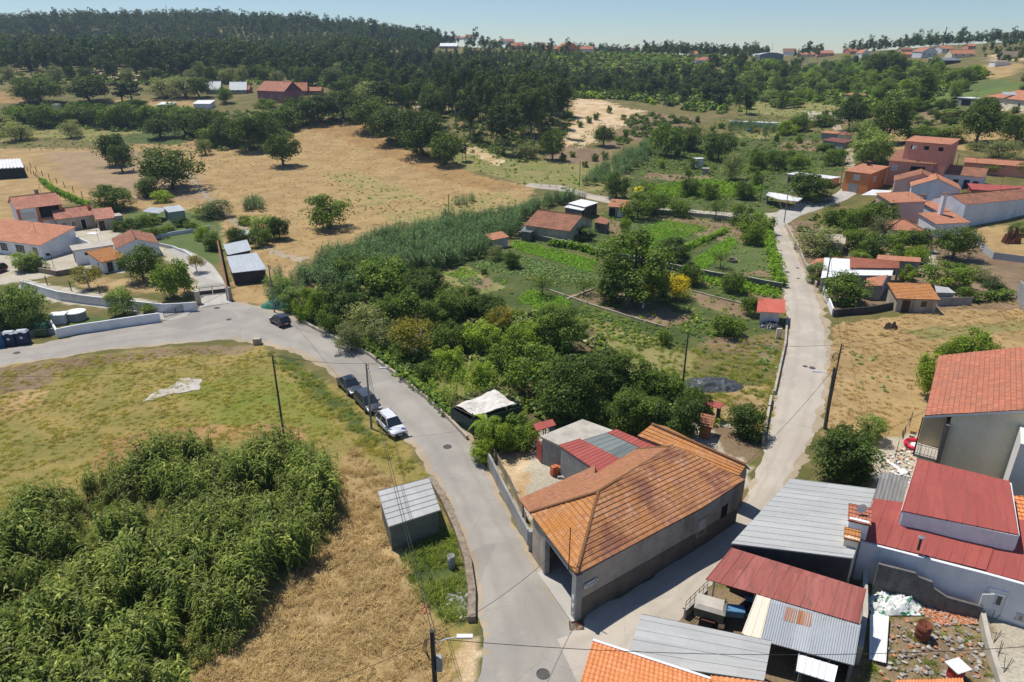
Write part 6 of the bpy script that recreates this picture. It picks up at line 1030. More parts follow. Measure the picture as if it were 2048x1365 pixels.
# far forest as one mass
def farwood():
    P_ = []; 
    for poly, dens in (([(-1000,1250),(-560,520),(-250,520),(-70,555),(-66,650),(-76,760),(-95,950),(-300,1150)], .020), ([(-66,545),(-66,650),(60,650),(60,545)], .016), ([(-500,520),(-220,470),(-60,470),(40,520),(0,600),(-300,600),(-560,600)], .024), ([(-330,440),(-120,430),(-80,480),(-420,500)], .02)):
        P_.append(fill(None, dens, world=poly))
    for poly, dens in (([(760,190),(900,195),(1150,190),(1300,195),(1480,215),(1490,180),(1400,165),(1300,158),(1150,155),(1000,152),(860,140),(700,120),(640,150)], .024), ([(1950,118),(2200,128),(2200,85),(2000,92)], .016)):
        P_.append(fill(poly, dens))
    for u0, u1, Y0, Y1, dens in ((1290, 1540, 640, 760, .02), (1590, 1650, 640, 720, .012), (870, 1290, 790, 880, .006), (1130, 1290, 800, 900, .012), (1690, 2060, 640, 720, .010), (700, 870, 800, 900, .02)):
        x = lambda u, Y: (u - 1024) / FPX / 1.09 * Y
        P_.append(fill(None, dens, world=[(x(u0, Y0), Y0), (x(u1, Y0), Y0), (x(u1, Y1), Y1), (x(u0, Y1), Y1)]))
    p = np.concatenate(P_); n = len(p); print('far trees', n)
    pm = [K['pine'][0], K['pine'][1], K['euca'][0], K['euca'][1], K['pine'][2], K['oak'][0]]
    protos = [crown('far_crown', LF['pine'], 300, 6, 13, 1.5, 10, 42, .5, .42, 'high'), crown('far_crown', LF['euca'], 301, 6.5, 15, 3, 12, 34, .5, .4, 'high'), crown('far_crown', LF['pine'], 302, 6, 12, 1.2, 9, 42, .5, .45, 'cone'), crown('far_crown', LF['dark'], 303, 7, 9, .5, 10, 45, .5, .42)]
    s0 = rng.uniform(.7, 1.25, n) * (1 + .25 * np.sin(p[:, 0] * .02) * np.sin(p[:, 1] * .03)); uu = p[:, 0] / p[:, 1] * 1.1 * FPX + 1024; m = (uu > 760) & (p[:, 1] > 330) & (p[:, 1] < 640); s0[m] *= .5; m = (uu > 1000) & (p[:, 1] >= 640); s0[m] *= .75
    scatter('far_forest', p, protos, s0, 'distant pine and eucalyptus forest covering the hills')
farwood()
# skyline eucalyptus with airy crowns
for i, (u, vt, w_) in enumerate([(80,22,24),(98,26,20),(140,28,24),(535,30,22),(748,32,28),(800,55,14),(855,56,14),(1870,66,22),(1860,74,16),(1918,74,18),(1935,72,18),(1985,66,16),(2020,62,18),(1620,78,14),(1640,84,12)]):
    Y = 760 if u < 900 else 600; dr = ray(u, 90); x = dr[0] / dr[1] * Y; z = float(T(x, Y)); dt = ray(u, vt); H = CAMH + dt[2] / dt[1] * Y - z
    place('euca', (x, Y, z), w_ / FPX * depth((x, Y, z)), max(8, H), 'eucalyptus', '%s airy eucalyptus standing out against the sky, counted from the left' % NTH[sorted([80,98,140,535,748,800,855,1870,1860,1918,1935,1985,2020,1620,1640]).index(u)], 'eucalyptus', 'skyline eucalyptus trees')
# ---------------------------------------------------------------- reeds, canes, crops, grass
def cane(seed, stems=6, h=3.6, nl=14, mat=None, leafl=1.0, lw=.065):
    r = np.random.default_rng(seed); V = []; F = []; A = []
    for s in range(stems):
        a = r.uniform(0, 6.28); b = r.normal(0, .38, 2); hh = h * r.uniform(.7, 1.1); lean = np.array([math.cos(a), math.sin(a)]) * r.uniform(.1, .45) * hh * .5; c0 = r.uniform(.1, .5)
        pts = [np.array([*(b + lean * t ** 1.8), hh * t]) for t in (0, .35, .7, 1)]
        k = len(V)
        for i, p in enumerate(pts):
            w_ = .02 * (1 - i * .2); V += [tuple(p + (-w_, 0, 0)), tuple(p + (w_, w_, 0))]; A += [c0 * .5] * 2
        F += [(k + 2 * i, k + 2 * i + 1, k + 2 * i + 3, k + 2 * i + 2) for i in range(3)]
        for l in range(nl):
            t = .28 + .72 * (l + r.random()) / nl; p = np.array([*(b + lean * t ** 1.8), hh * t]); al = r.uniform(0, 6.28); d = np.array([math.cos(al), math.sin(al), 0]); L = leafl * r.uniform(.6, 1.15) * (1.15 - .35 * t); sd = np.array([-d[1], d[0], 0]) * lw * r.uniform(.7, 1.3); cc = min(1, max(0, c0 + r.normal(.15, .18) + .2 * (t - .5))); k = len(V)
            up_ = r.uniform(.25, .75)
            for i, q in enumerate((0, .35, .7, 1)):
                z = L * (up_ * q - 1.05 * q * q); pp = p + d * L * q * .9 + np.array([0, 0, z]); ww = sd * (.5 + 1.6 * q if q < .35 else 1.25 * (1 - q) + .02); V += [tuple(pp - ww), tuple(pp + ww)]; A += [cc] * 2
            F += [(k + 2 * i, k + 2 * i + 1, k + 2 * i + 3, k + 2 * i + 2) for i in range(3)]
    return npmesh('cane', V, F, mat, {'r': ('FLOAT', 'POINT', A)})
cn = [cane(i, mat=LF['cane']) for i in range(6)] + [cane(9, mat=leafmat('dry_cane', (.08,.10,.025), (.17,.19,.06), (.34,.34,.15), .3, (1, 1, 1), (1.5, 1.45, 1.3)), stems=5, nl=9)]; cr = [cane(20 + i, mat=LF['reed'], stems=6, nl=10, lw=.07, leafl=.85) for i in range(3)]
def hmod(p): return .55 + .3 * (.5 + .5 * np.sin(p[:, 0] * .55 + 1.2 * np.sin(p[:, 1] * .35)) * np.sin(p[:, 1] * .6 + np.sin(p[:, 0] * .3))) + .42 * np.abs(np.sin(p[:, 0] * 1.05 + 1.7 * np.sin(p[:, 1] * .8)) * np.sin(p[:, 1] * 1.2 + 1.5 * np.sin(p[:, 0] * .7))) ** .6
def mounds(p, sp=3.4):
    x0, y0 = p[:, :2].min(0); x1, y1 = p[:, :2].max(0); n = int((x1 - x0) * (y1 - y0) / sp ** 2) + 4; c = np.c_[rng.uniform(x0, x1, n), rng.uniform(y0, y1, n)]; R = rng.uniform(1.5, 3.4, n); A_ = rng.uniform(.45, 1.0, n); h = np.full(len(p), .40)
    for (a, b), r_, k_ in zip(c, R, A_): d2 = ((p[:, 0] - a) ** 2 + ((p[:, 1] - b) * 1.25) ** 2) / r_ ** 2; h = np.maximum(h, .40 + k_ * .8 * np.sqrt(np.clip(1 - d2, 0, 1)))
    return h
def edge_pts(poly, dens, name, label, protos, s=1.0):
    p = fill(poly, dens); scatter(name, p, protos, (mounds(p) if name == 'giant_canes' else hmod(p)) * rng.uniform(.8, 1.15, len(p)) * s, label)
edge_pts([(-250,1320),(-200,1110),(0,1060),(200,985),(340,930),(480,905),(560,925),(640,920),(672,960),(665,1010),(680,1065),(620,1130),(545,1160),(520,1220),(480,1300),(395,1350),(350,1450),(200,1700),(-500,1700)], 2.1, 'giant_canes', 'dense stand of giant cane filling the bottom left', cn, 1.0)
edge_pts([(590,565),(660,520),(760,480),(860,455),(960,440),(1060,418),(1130,398),(1170,402),(1100,415),(1045,445),(1030,475),(975,492),(985,510),(900,540),(830,545),(790,560),(700,590)], 1.3, 'reed_bed', 'long bed of reeds between dry field and gardens', cr, .95)
edge_pts([(1165,372),(1190,345),(1240,315),(1290,298),(1310,312),(1260,345),(1225,372)], .6, 'reed_strip', 'reeds along the path below the sandy slope', cr, .9); edge_pts([(1455,262),(1460,250),(1580,255),(1600,265),(1500,268)], .6, 'reed_strip', 'reeds before the long white greenhouse', cr, .8)
edge_pts([(520,600),(560,560),(610,555),(620,590),(560,625)], .9, 'reed_clump', 'reeds at the road end by the green net', cr, .7); edge_pts([(485,424),(500,408),(530,408),(528,424)], 1.0, 'reed_clump', 'round clump of reeds in the dry field', cr, .8); edge_pts([(900,415),(920,402),(950,400),(940,415)], .8, 'reed_clump', 'small clump of reeds at the field edge', cr, .6)
edge_pts([(850,790),(870,745),(930,730),(1000,760),(1010,785),(930,800),(900,820)], 1.2, 'corn_patch', 'patch of green corn beside the road', [cane(50 + i, stems=4, h=1.9, nl=8, mat=leafmat('corn_leaves', (.07,.12,.025), (.15,.21,.05), (.30,.33,.10)), leafl=.7, lw=.05) for i in range(2)], 1.0)
dryg = leafmat('dry_grass', (.30,.215,.10), (.48,.37,.19), (.66,.55,.33), .35, (1.05, .98, .86), (1.55, 1.45, 1.25)); grg = leafmat('green_grass', (.06,.10,.02), (.13,.17,.04), (.26,.25,.09), .35); olg = leafmat('olive_grass', (.14,.14,.04), (.24,.22,.075), (.38,.32,.14), .35)
tf_dry = [tuftmesh('tuft', dryg, 46, .55, .20, .016, .6, 2, i, .7) for i in range(4)]; tf_gr = [tuftmesh('tuft', grg, 46, .45, .20, .018, .5, 2, 10 + i, .6) for i in range(3)]; tf_ol = [tuftmesh('tuft', olg, 46, .42, .22, .018, .55, 2, 20 + i, .7) for i in range(3)]
def grass(name, label, poly, dens, protos, s=(.6, 1.3), patch=True):
    p = fill(poly, dens)
    if patch:
        m = np.sin(p[:, 0] * .7 + 2 * np.sin(p[:, 1] * .4)) * np.sin(p[:, 1] * .9 + np.sin(p[:, 0] * .5)) + rng.normal(0, .5, len(p)) > -.35; p = p[m]
    scatter(name, p, protos, rng.uniform(*s, len(p)), label)
grass('dry_grass', 'straw coloured grass around the lone grey shed', [(700,890),(780,960),(800,1100),(830,1180),(880,1250),(905,1330),(880,1700),(200,1700),(380,1365),(560,1180),(660,1080),(680,960)], 5.5, tf_dry, (.7,1.4))
grass('meadow_grass', 'olive meadow grass of the left slope', [(0,745),(150,718),(350,698),(520,698),(600,735),(700,800),(790,880),(850,945),(700,890),(640,905),(480,890),(300,920),(0,1040),(-200,1080),(-300,820)], 5.5, tf_ol, (.3,.75)); grass('green_weeds', 'green weeds between the grey shed and the rubble wall', [(800,1120),(850,1060),(905,1060),(940,1180),(935,1255),(890,1240),(830,1190)], 9, tf_gr, (.7,1.5))
grass('green_weeds', 'green weeds along the verge above the parked cars', [(530,698),(590,722),(690,805),(760,880),(740,890),(640,810),(540,720)], 3.5, tf_gr, (.5,1.0)); grass('dry_grass', 'dry grass of the field right of the side lane', [(1672,650),(1900,618),(2100,580),(2100,720),(1860,720),(1850,800),(1800,860),(1660,870),(1662,720)], 2.2, tf_dry, (.4,.9))
grass('dry_grass', 'dry grass of the big hillside field', [(420,290),(600,245),(740,250),(860,330),(1060,378),(1050,400),(820,432),(600,540),(500,590),(470,480),(300,415)], .3, tf_dry, (.4,.9)); grass('green_weeds', 'weeds on the verge between main road and rubble wall', [(700,880),(745,880),(770,905),(820,915),(860,960),(900,1040),(850,1040),(800,940)], 3.0, tf_ol, (.6,1.2))
grass('yard_weeds', 'weeds in the rubble yard at the bottom right', [(1735,1200),(1800,1210),(1960,1280),(1990,1365),(1990,1500),(1710,1500),(1700,1340)], 2.2, tf_gr, (.4,1.0)); grass('garden_weeds', 'weeds below the pumpkin bed', [(1180,640),(1350,690),(1400,700),(1560,690),(1540,840),(1400,800),(1260,740)], 2.0, tf_gr, (.5,1.2))
def leafclump(seed, mat, n=26, r=.28, s=.11, h=.3):
    g = np.random.default_rng(seed); u = g.normal(0, 1, (n, 3)); u /= np.linalg.norm(u, axis=1)[:, None]; u[:, 2] = abs(u[:, 2]); c = u * r * g.uniform(.5, 1, n)[:, None]; c[:, 2] *= h / r; nn = u + g.normal(0, .4, (n, 3)) + (0, 0, .6); nn /= np.linalg.norm(nn, axis=1)[:, None]; V, Q_ = quads(c, nn, np.full(n, s), g); return npmesh('leaf_clump', V, Q_, mat, {'r': ('FLOAT', 'POINT', np.repeat(g.random(n), 4))})
vegm = leafmat('bean_leaves', (.055,.13,.018), (.12,.23,.03), (.19,.31,.05)); cabm = leafmat('cabbage_leaves', (.05,.09,.05), (.11,.17,.10), (.22,.29,.2)); pumm = leafmat('pumpkin_leaves', (.045,.085,.02), (.10,.16,.045), (.24,.27,.1)); vinm = leafmat('vine_leaves', (.05,.11,.012), (.14,.24,.025), (.22,.32,.05))
lc = {k_: [leafclump(i * 7 + j, m_, *a) for i in range(3)] for j, (k_, m_, a) in enumerate((('veg', vegm, (26,.3,.10,.35)), ('cab', cabm, (16,.3,.15,.25)), ('pum', pumm, (20,.4,.16,.25)), ('vin', vinm, (34,.42,.13,.7))))}
def crop(name, label, poly, rowdir, gap, step, protos, s=(.7, 1.2), jit=.12):
    """plants set in rows parallel to the line through two photograph points"""
    q = poly_w(poly); a, b = P(*rowdir[0]), P(*rowdir[1]); e = np.array([(b - a).x, (b - a).y]); e /= np.linalg.norm(e); n_ = np.array([-e[1], e[0]]); c = q.mean(0); R = max(np.linalg.norm(q - c, axis=1))
    i, j = np.meshgrid(np.arange(-R, R, step), np.arange(-R, R, gap)); p = c + i.ravel()[:, None] * e + j.ravel()[:, None] * n_ + rng.normal(0, jit, (i.size, 2)); p = p[inside(q, p[:, 0], p[:, 1])]
    scatter(name, np.c_[p, T(p[:, 0], p[:, 1])], protos, rng.uniform(*s, len(p)), label)
D1 = ((1038,474),(1217,513)); D2 = ((1420,556),(1500,480))
crop('bean_bed', 'bright bean bed along the block wall', [(1030,480),(1200,522),(1180,545),(1020,495)], D1, .6, .35, lc['veg']); crop('potato_bed', 'bright green beds behind the largest tree', [(1195,490),(1330,440),(1420,455),(1360,480),(1250,520),(1200,508)], D2, .7, .4, lc['veg']); crop('lettuce_strip', 'bright lettuce strip beside the green lawn plot', [(1385,520),(1462,474),(1478,484),(1420,530),(1400,545)], D2, .5, .35, lc['veg'])
crop('cabbage_bed', 'bluish cabbage bed below the bright bean bed', [(1000,500),(1180,548),(1200,575),(1100,560),(940,535)], D1, .7, .5, lc['cab']); crop('cabbage_bed', 'small bluish cabbage bed by the barn', [(1255,445),(1310,432),(1330,445),(1290,465),(1250,475)], D2, .7, .5, lc['cab']); crop('bean_rows', 'green rows along the lane side of the garden', [(1400,562),(1410,545),(1560,575),(1560,598),(1480,585)], ((1400,562),(1560,598)), .8, .4, lc['vin'])
crop('pumpkin_patch', 'pumpkin leaves right of the ploughed bed', [(1350,655),(1385,628),(1430,645),(1440,675),(1380,672)], D1, 1.0, .7, lc['pum'], (.8,1.4), .4); crop('pumpkin_patch', 'long green vegetable bed below the ploughed bed', [(1130,620),(1180,615),(1330,665),(1340,700),(1250,690),(1150,650)], D1, 1.0, .6, lc['pum'], (.7,1.2), .4); crop('bean_bed', 'green bed around the sparse pale tree', [(1030,600),(1060,580),(1140,600),(1140,612),(1080,620)], D1, .6, .35, lc['veg'])
crop('pumpkin_patch', 'grey green leaves beside the lane wall', [(1510,700),(1560,690),(1555,740),(1520,760)], D1, 1.6, 1.0, lc['cab'], (.8,1.4), .5); crop('wild_weeds', 'tall pale weeds in the dry field right of the lane', [(1690,690),(1740,690),(1790,760),(1780,800),(1700,780)], D1, 2.2, 1.6, lc['cab'], (.6,1.3), .8); crop('salad_bed', 'small salad rows in the upper beds', [(890,548),(930,535),(960,548),(920,560)], D1, .8, .4, lc['veg']); crop('cabbage_bed', 'few pale cabbages in the upper beds', [(910,560),(950,552),(970,565),(935,575)], D1, .7, .6, lc['cab'])
crop('allotment_rows', 'green rows of the far allotments', [(1290,372),(1400,360),(1540,372),(1500,395),(1300,395)], ((1290,372),(1500,378)), 1.4, .6, lc['vin'], (.9,1.5)); crop('allotment_rows', 'vegetable rows of the upper allotments', [(1300,345),(1310,310),(1400,290),(1560,300),(1640,300),(1630,340),(1450,350)], ((1300,345),(1500,340)), 2.2, .9, lc['pum'], (.8,1.6), .5)
crop('meadow_flowers', 'yellow flowers in the lower allotments', [(1263,376),(1305,370),(1308,380),(1270,384)], D1, .8, .5, [leafclump(90, leafmat('yellow_flowers', (.3,.32,.02), (.6,.55,.03), (.75,.7,.08)))])
def hedge(label, line, h, w_, mat='vin', name='hedge', gap=.35):
    a = [P(*q) for q in line]; pts = []
    for p, q in zip(a, a[1:]):
        n = int((q - p).length / gap)
        for i in range(n):
            for z in np.arange(.2, h, .45):
                for k in range(2): c = p.lerp(q, (i + rnd.random()) / max(n, 1)); pts.append((c.x + rnd.gauss(0, w_ / 3), c.y + rnd.gauss(0, w_ / 3), float(T(c.x, c.y)) + z * rnd.uniform(.8, 1.1) - .15))
    r = scatter(name, pts, lc[mat], rng.uniform(.7, 1.15, len(pts)), label, cat=None)
    return r
hedge('vine covered hedge along the lane beside the lawn plot', [(1520,440),(1536,475),(1545,520),(1560,575)], 1.8, 1.2); hedge('bright hedge rows between the beds and lawn plot', [(1370,500),(1440,470),(1450,462)], 1.0, 1.2); hedge('vine row against the block wall in front of the barn', [(1100,490),(1160,500),(1200,512)], 1.2, .8); hedge('dark ivy hedge at the edge of the dry field', [(1945,605),(2000,600),(2025,597)], 1.6, 1.0, 'pum')
hedge('vine row on the wire fence of the left field', [(85,365),(110,385),(150,402),(180,415)], 1.3, .8); hedge('green ivy along the roadside wall below the thicket', [(800,750),(850,790),(900,835)], 1.2, .8, 'pum'); hedge('weedy hedge behind the roadside wall', [(700,682),(760,712),(820,760)], 1.4, 1.4, 'pum')

def cover(name, label, poly, dens, k_, s=(1.5, 3)):
    p = fill(poly, dens); scatter(name, p, lc2[k_], rng.uniform(*s, len(p)), label)
lc2 = dict(dark=[leafclump(200 + i, LF['dark'], 60, .5, .12, .5) for i in range(3)], mix=[leafclump(210 + i, m_, 60, .5, .12, .55) for i, m_ in enumerate((LF['fruit'], LF['olive'], LF['dark'], LF['fruit']))], far=[leafclump(220 + i, m_, 46, .5, .17, .6) for i, m_ in enumerate((LF['fruit'], LF['oak'], LF['willow'], LF['lime']))])
cover('undergrowth', 'undergrowth of the thicket between road and gardens', [(600,610),(700,540),(860,560),(1000,620),(1180,650),(1250,740),(1400,800),(1450,850),(1300,880),(1080,850),(960,880),(940,800),(1020,790),(1010,750),(940,720),(860,745),(820,740),(640,640)], .55, 'mix', (1.2, 2.6))
cover('undergrowth', 'undergrowth of the dark eucalyptus wood', [(905,262),(930,285),(1000,312),(1100,300),(1130,270),(1150,235),(1120,205),(1000,195),(900,215)], .12, 'dark', (1.5, 3.5))
cover('hillside_scrub', 'green scrub covering the right hand slope', [(1480,240),(1480,125),(1700,120),(1860,128),(1990,150),(1900,175),(1870,200),(1800,240),(1700,222),(1640,205),(1480,200)], .13, 'far', (1.5, 4.5))
cover('hillside_scrub', 'scrub between forest and sandy slope', [(760,205),(900,200),(1120,200),(1240,200),(1450,230),(1480,160),(1480,120),(1300,110),(1000,108),(820,118),(700,130),(700,170)], .07, 'far', (2.5, 6))
cover('hillside_scrub', 'scrub at the foot of the pine forest', [(-60,172),(200,170),(480,170),(700,180),(760,205),(780,150),(600,150),(300,150),(0,150)], .05, 'far', (1.8, 4.0))
cover('field_edge_scrub', 'scrub under the tree line of the dry field', [(0,262),(330,262),(420,300),(560,305),(600,255),(700,245),(880,330),(905,320),(760,225),(600,215),(420,225),(300,215),(0,215)], .10, 'mix', (1.6, 3.6))
cover('garden_scrub', 'shrubbery between the lane and the coral houses', [(1590,455),(1640,420),(1760,410),(1775,470),(1850,470),(1850,500),(1730,525),(1650,505),(1620,500)], .22, 'mix', (1.0, 2.4))
cover('garden_scrub', 'weeds and shrubs of the allotments', [(1240,380),(1300,270),(1640,255),(1700,260),(1690,330),(1560,380),(1530,425),(1440,400),(1260,400)], .06, 'mix', (.8, 2.0))
cover('hillside_scrub', 'dark bush rows along the right edge of the sandy slope', [(1240,232),(1300,228),(1400,240),(1400,262),(1290,275),(1235,292),(1215,290),(1255,258)], .10, 'dark', (2, 4))
cover('hillside_scrub', 'pale scrub around the eucalyptus wood foot', [(880,262),(905,262),(960,300),(1080,322),(1080,332),(960,312),(900,290)], .10, 'mix', (1.2, 2.8))
lc3 = [leafclump(300 + i, m_, 30, .4, .13, .4) for i, m_ in enumerate((vegm, pumm, LF['fruit'], cabm, olg))]
def cover3(name, label, poly, dens, s): p = fill(poly, dens); scatter(name, p, lc3, rng.uniform(*s, len(p)), label)
cover3('garden_weeds', 'low mixed growth between the garden beds', [(860,560),(880,540),(1000,495),(1180,440),(1260,400),(1520,430),(1545,520),(1575,580),(1570,690),(1350,720),(1180,640),(1000,620)], .55, (.3, 1.0))
cover3('allotment_weeds', 'low mixed growth of the allotments and slope below the paddock', [(1180,385),(1290,360),(1300,270),(1440,240),(1700,260),(1700,340),(1560,400),(1540,425),(1300,420)], .25, (.5, 1.5))
cover3('meadow_weeds', 'patchy growth on the meadow before the woods', [(860,330),(960,290),(1150,330),(1300,330),(1290,360),(1180,385),(1070,372),(960,345)], .12, (.5, 1.6))
cover3('paddock_weeds', 'patchy growth of the paddock and upper slopes', [(1440,195),(1640,190),(1960,200),(2060,230),(2060,300),(1780,300),(1700,255),(1480,250)], .09, (.6, 2.0))
cover3('field_weeds', 'green weeds in the hollow of the dry field', [(640,350),(740,345),(850,400),(960,385),(1060,400),(960,430),(760,440),(690,405)], .14, (.4, 1.1))
cover3('slope_weeds', 'weeds on the strips above the left field', [(-20,262),(330,258),(420,290),(330,300),(60,300),(-20,300)], .12, (.5, 1.5))
grass('dry_grass', 'straw tufts between the gardens and the side lane', [(1380,700),(1560,665),(1560,760),(1540,870),(1430,870),(1390,800)], 2.5, tf_ol, (.35,.9))
# ---------------------------------------------------------------- poles and cables
polem = plain('weathered_pole', (.13,.11,.09), (.08,.07,.06), 3, .9, .4); concpole = plain('concrete_pole', (.30,.28,.25), (.22,.21,.19), 2)
lampm = plain('lamp_grey', (.55,.58,.60), (.5,.52,.54), 3, .4)
POLES = {}
def pole(key, label, base, top=None, h=None, r=.12, mat=None, lamp=None, ins=2, cat='utility pole', name='utility_pole'):
    p = P(*base); 
    if top: d = ray(*top); h = CAMH + d[2] / d[1] * p.y - p.z; dx = d[0] / d[1] * p.y - p.x
    else: dx = 0
    o = empty(name, p, 0, label, cat, 'utility poles'); tp = Vector((dx * .5, 0, h)); MB().tube([(0,0,-.4), tp * .5, tp], [r, r * .85, r * .62], 10).build('pole', mat or polem, o)
    if ins: 
        m = MB()
        for k in range(ins): z = h - .25 - .35 * k; m.tube([tp * (z / h) + Vector((-.02,0,0)), tp * (z / h) + Vector((.22,0,.02))], .025, 6); m.tube([tp * (z / h) + Vector((.2,0,0)), tp * (z / h) + Vector((.2,0,.14))], .045, 6)
        m.build('insulators', darksteel, o)
    if lamp:
        a = math.radians(lamp); d = Vector((math.cos(a), math.sin(a), 0)); b = tp * .86; m = MB().tube([b, b + d * .8 + Vector((0,0,.35)), b + d * 1.3 + Vector((0,0,.4))], .03, 6).build('lamp_arm', lampm, o); R = Matrix((d, Vector((-d.y, d.x, 0)), Vector((0,0,1)))).transposed()
        MB().cbox(b + d * 1.65 + Vector((0,0,.42)), .75, .22, .10, R).build('lamp_head', lampm, m)
    POLES[key] = p + tp; return o
pole('road', 'concrete utility pole with street lamp beside the parked cars', (743,857), (733,727), lamp=10, mat=concpole); pole('meadow', 'wooden pole rising behind the cane stand in the left meadow', (570,885), (545,710)); pole('bin', 'concrete pole with lamp beside the black hatchback', (549,625), (539,530), lamp=200, mat=concpole)
pole('lane', 'thin dark pole with cable coils by the dry field', (1650,855), (1683,688), ins=3, r=.11); pole('lane2', 'thick dark wooden pole leaning beside the one with cable coils', (1650,858), (1663,735), r=.2, lamp=170, ins=0); pole('thick', 'wooden pole rising from the thicket beside the black plastic heap', (1362,800), (1377,665)); pole('top', 'concrete pole with lamp at the top of the side lane', (1568,446), (1576,378), lamp=40, mat=concpole)
pole('bush', 'dark wooden pole left of the white roofed outbuilding', (1648,592), (1660,510)); pole('f1', 'double wooden pole at the lower edge of the dry field', (898,425), (897,388)); pole('f2', 'wooden pole in the brown ground below the sandy slope', (1159,374), (1160,322)); pole('f3', 'thin pole between great oaks and eucalyptus wood', (932,324), (929,280)); pole('p4', 'leaning pole at the left of the open shelter', (1520,404), (1526,352)); pole('p5', 'pole rising behind the tile hut of the farm', (1244,408), (1243,372)); pole('p6', 'concrete pole left of the orange garage house', (1680,375), (1687,308), mat=concpole); pole('p7', 'street lamp pole before the coral tower', (1905,368), (1917,308), mat=concpole, lamp=30)
pole('sky', 'tall lattice-like mast rising from the hill hamlet', (1884,98), None, h=16, r=.5); pole('sky2', 'thin mast on the skyline left of the vaulted hall', (1544,100), None, h=14, r=.3); pole('mast', 'very thin radio mast on the far forest skyline', (340,60), None, h=26, r=.35); pole('sky3', 'pole on the skyline beside the sea gap', (1721,98), None, h=9, r=.25)
# nearest pole at the bottom edge
k = empty('utility_pole', P(880, 1530), 0, 'black utility pole with cabinet and lamp at the bottom edge', 'utility pole', 'utility poles'); p = k.location; d = ray(873,1262); H_ = CAMH + d[2] / d[1] * p.y - p.z; MB().tube([(0,0,-.4),(0,0,H_)], [.16,.12], 10).build('pole', darksteel, k); MB().box(.14,-.15,H_-2.6,.42,.15,H_-1.7).build('cabinet', w_grey, k)
MB().tube([(0,0,H_-.9),(.6,0,H_-.55),(1.2,.1,H_-.5)], .03, 6).build('lamp_arm', lampm, k); MB().cbox((1.6,.12,H_-.48), .8, .24, .1).build('lamp_head', frameW, k)
m = MB()
for i in range(5): m.tube([(-.2 - .04 * i, 0, H_ - .5), (-.35 - .05 * i, .05, H_ - 1.2), (-.16, 0, H_ - 2.0)], .012, 4)
m.build('hanging_cables', darksteel, k); POLES['near'] = p + Vector((0,0,H_))
m = MB(); c0 = POLES['lane'] - Vector((0,0,1.2))
for i in range(3): m.tube([(.32 * math.cos(t) , .0, .32 * math.sin(t) - .12 * i) for t in np.linspace(0, 6.28, 14)], .02, 4)
tag(m.build('cable_coil', darksteel), 'black coil of cable hanging on the thin dark pole', 'cable coil').location = c0 + Vector((-.35,0,0))
def cable(label, a, b, sag=.8, r=.018):
    a, b = Vector(a), Vector(b); n = 14; o = bpy.data.objects; m = MB(); m.tube([(b - a) * (i / n) - Vector((0, 0, sag * 4 * (i / n) * (1 - i / n))) for i in range(n + 1)], r, 4); tag(m.build('overhead_cable', darksteel), label, 'cable', 'overhead cables').location = a
PL = POLES; g0 = Vector(Pz(1155,1147,4.3)); 
cable('cable from the bottom edge pole up to the roadside lamp pole', PL['near'], PL['road'], 1.2); cable('second cable from the bottom edge pole to the roadside lamp pole', PL['near'] + Vector((.2,0,-.3)), PL['road'] + Vector((.2,0,-.3)), 1.0); cable('cable from the bottom edge pole to the garage corner', PL['near'] - Vector((0,0,.4)), g0 + Vector((-1.5,1.5,.4)), .5); cable('cable from the bottom edge pole across the junction to the right', PL['near'] - Vector((0,0,.5)), Vector(Pz(2100,1290,5.5)), .9, .022); cable('cable from the bottom edge pole to the lower left', PL['near'] - Vector((0,0,.5)), Vector(Pz(300,1480,6)), .5)
cable('cable from the roadside lamp pole to the pole by the hatchback', PL['road'], PL['bin'], 1.0); cable('cable across the road towards the meadow pole', PL['road'], PL['meadow'], .3); cable('cable from the meadow pole to the left edge', PL['meadow'], P(-150,745,7), 1.2); cable('cable from the roadside lamp pole to the thicket pole', PL['road'], PL['thick'], 1.4); cable('cable from the thicket pole to the thin dark lane pole', PL['thick'], PL['lane'], .8)
cable('upper cable from the thin dark pole over the dry field', PL['lane'], P(2200,560,6), 1.0); cable('lower cable from the thin dark pole over the dry field', PL['lane'] - Vector((0,0,.5)), P(2200,585,6), 1.2); cable('cable from the lane pole down to the tiled building', PL['lane2'], Vector(Pz(1490,930,5)), .5); cable('cable from the lane pole to the pole by the white outbuilding', PL['lane'], PL['bush'], .7); cable('cable from the white outbuilding pole to the lane top pole', PL['bush'], PL['top'], .9); cable('cable from the lane top pole to the leaning pole', PL['top'], PL['p4'], .4); cable('cable from the tin shed pole down to the road wall', PL['bin'], P(330,640,2.5), .6); cable('cable across the main road by the manhole', P(900,470,6), PL['f2'], .8) if False else None
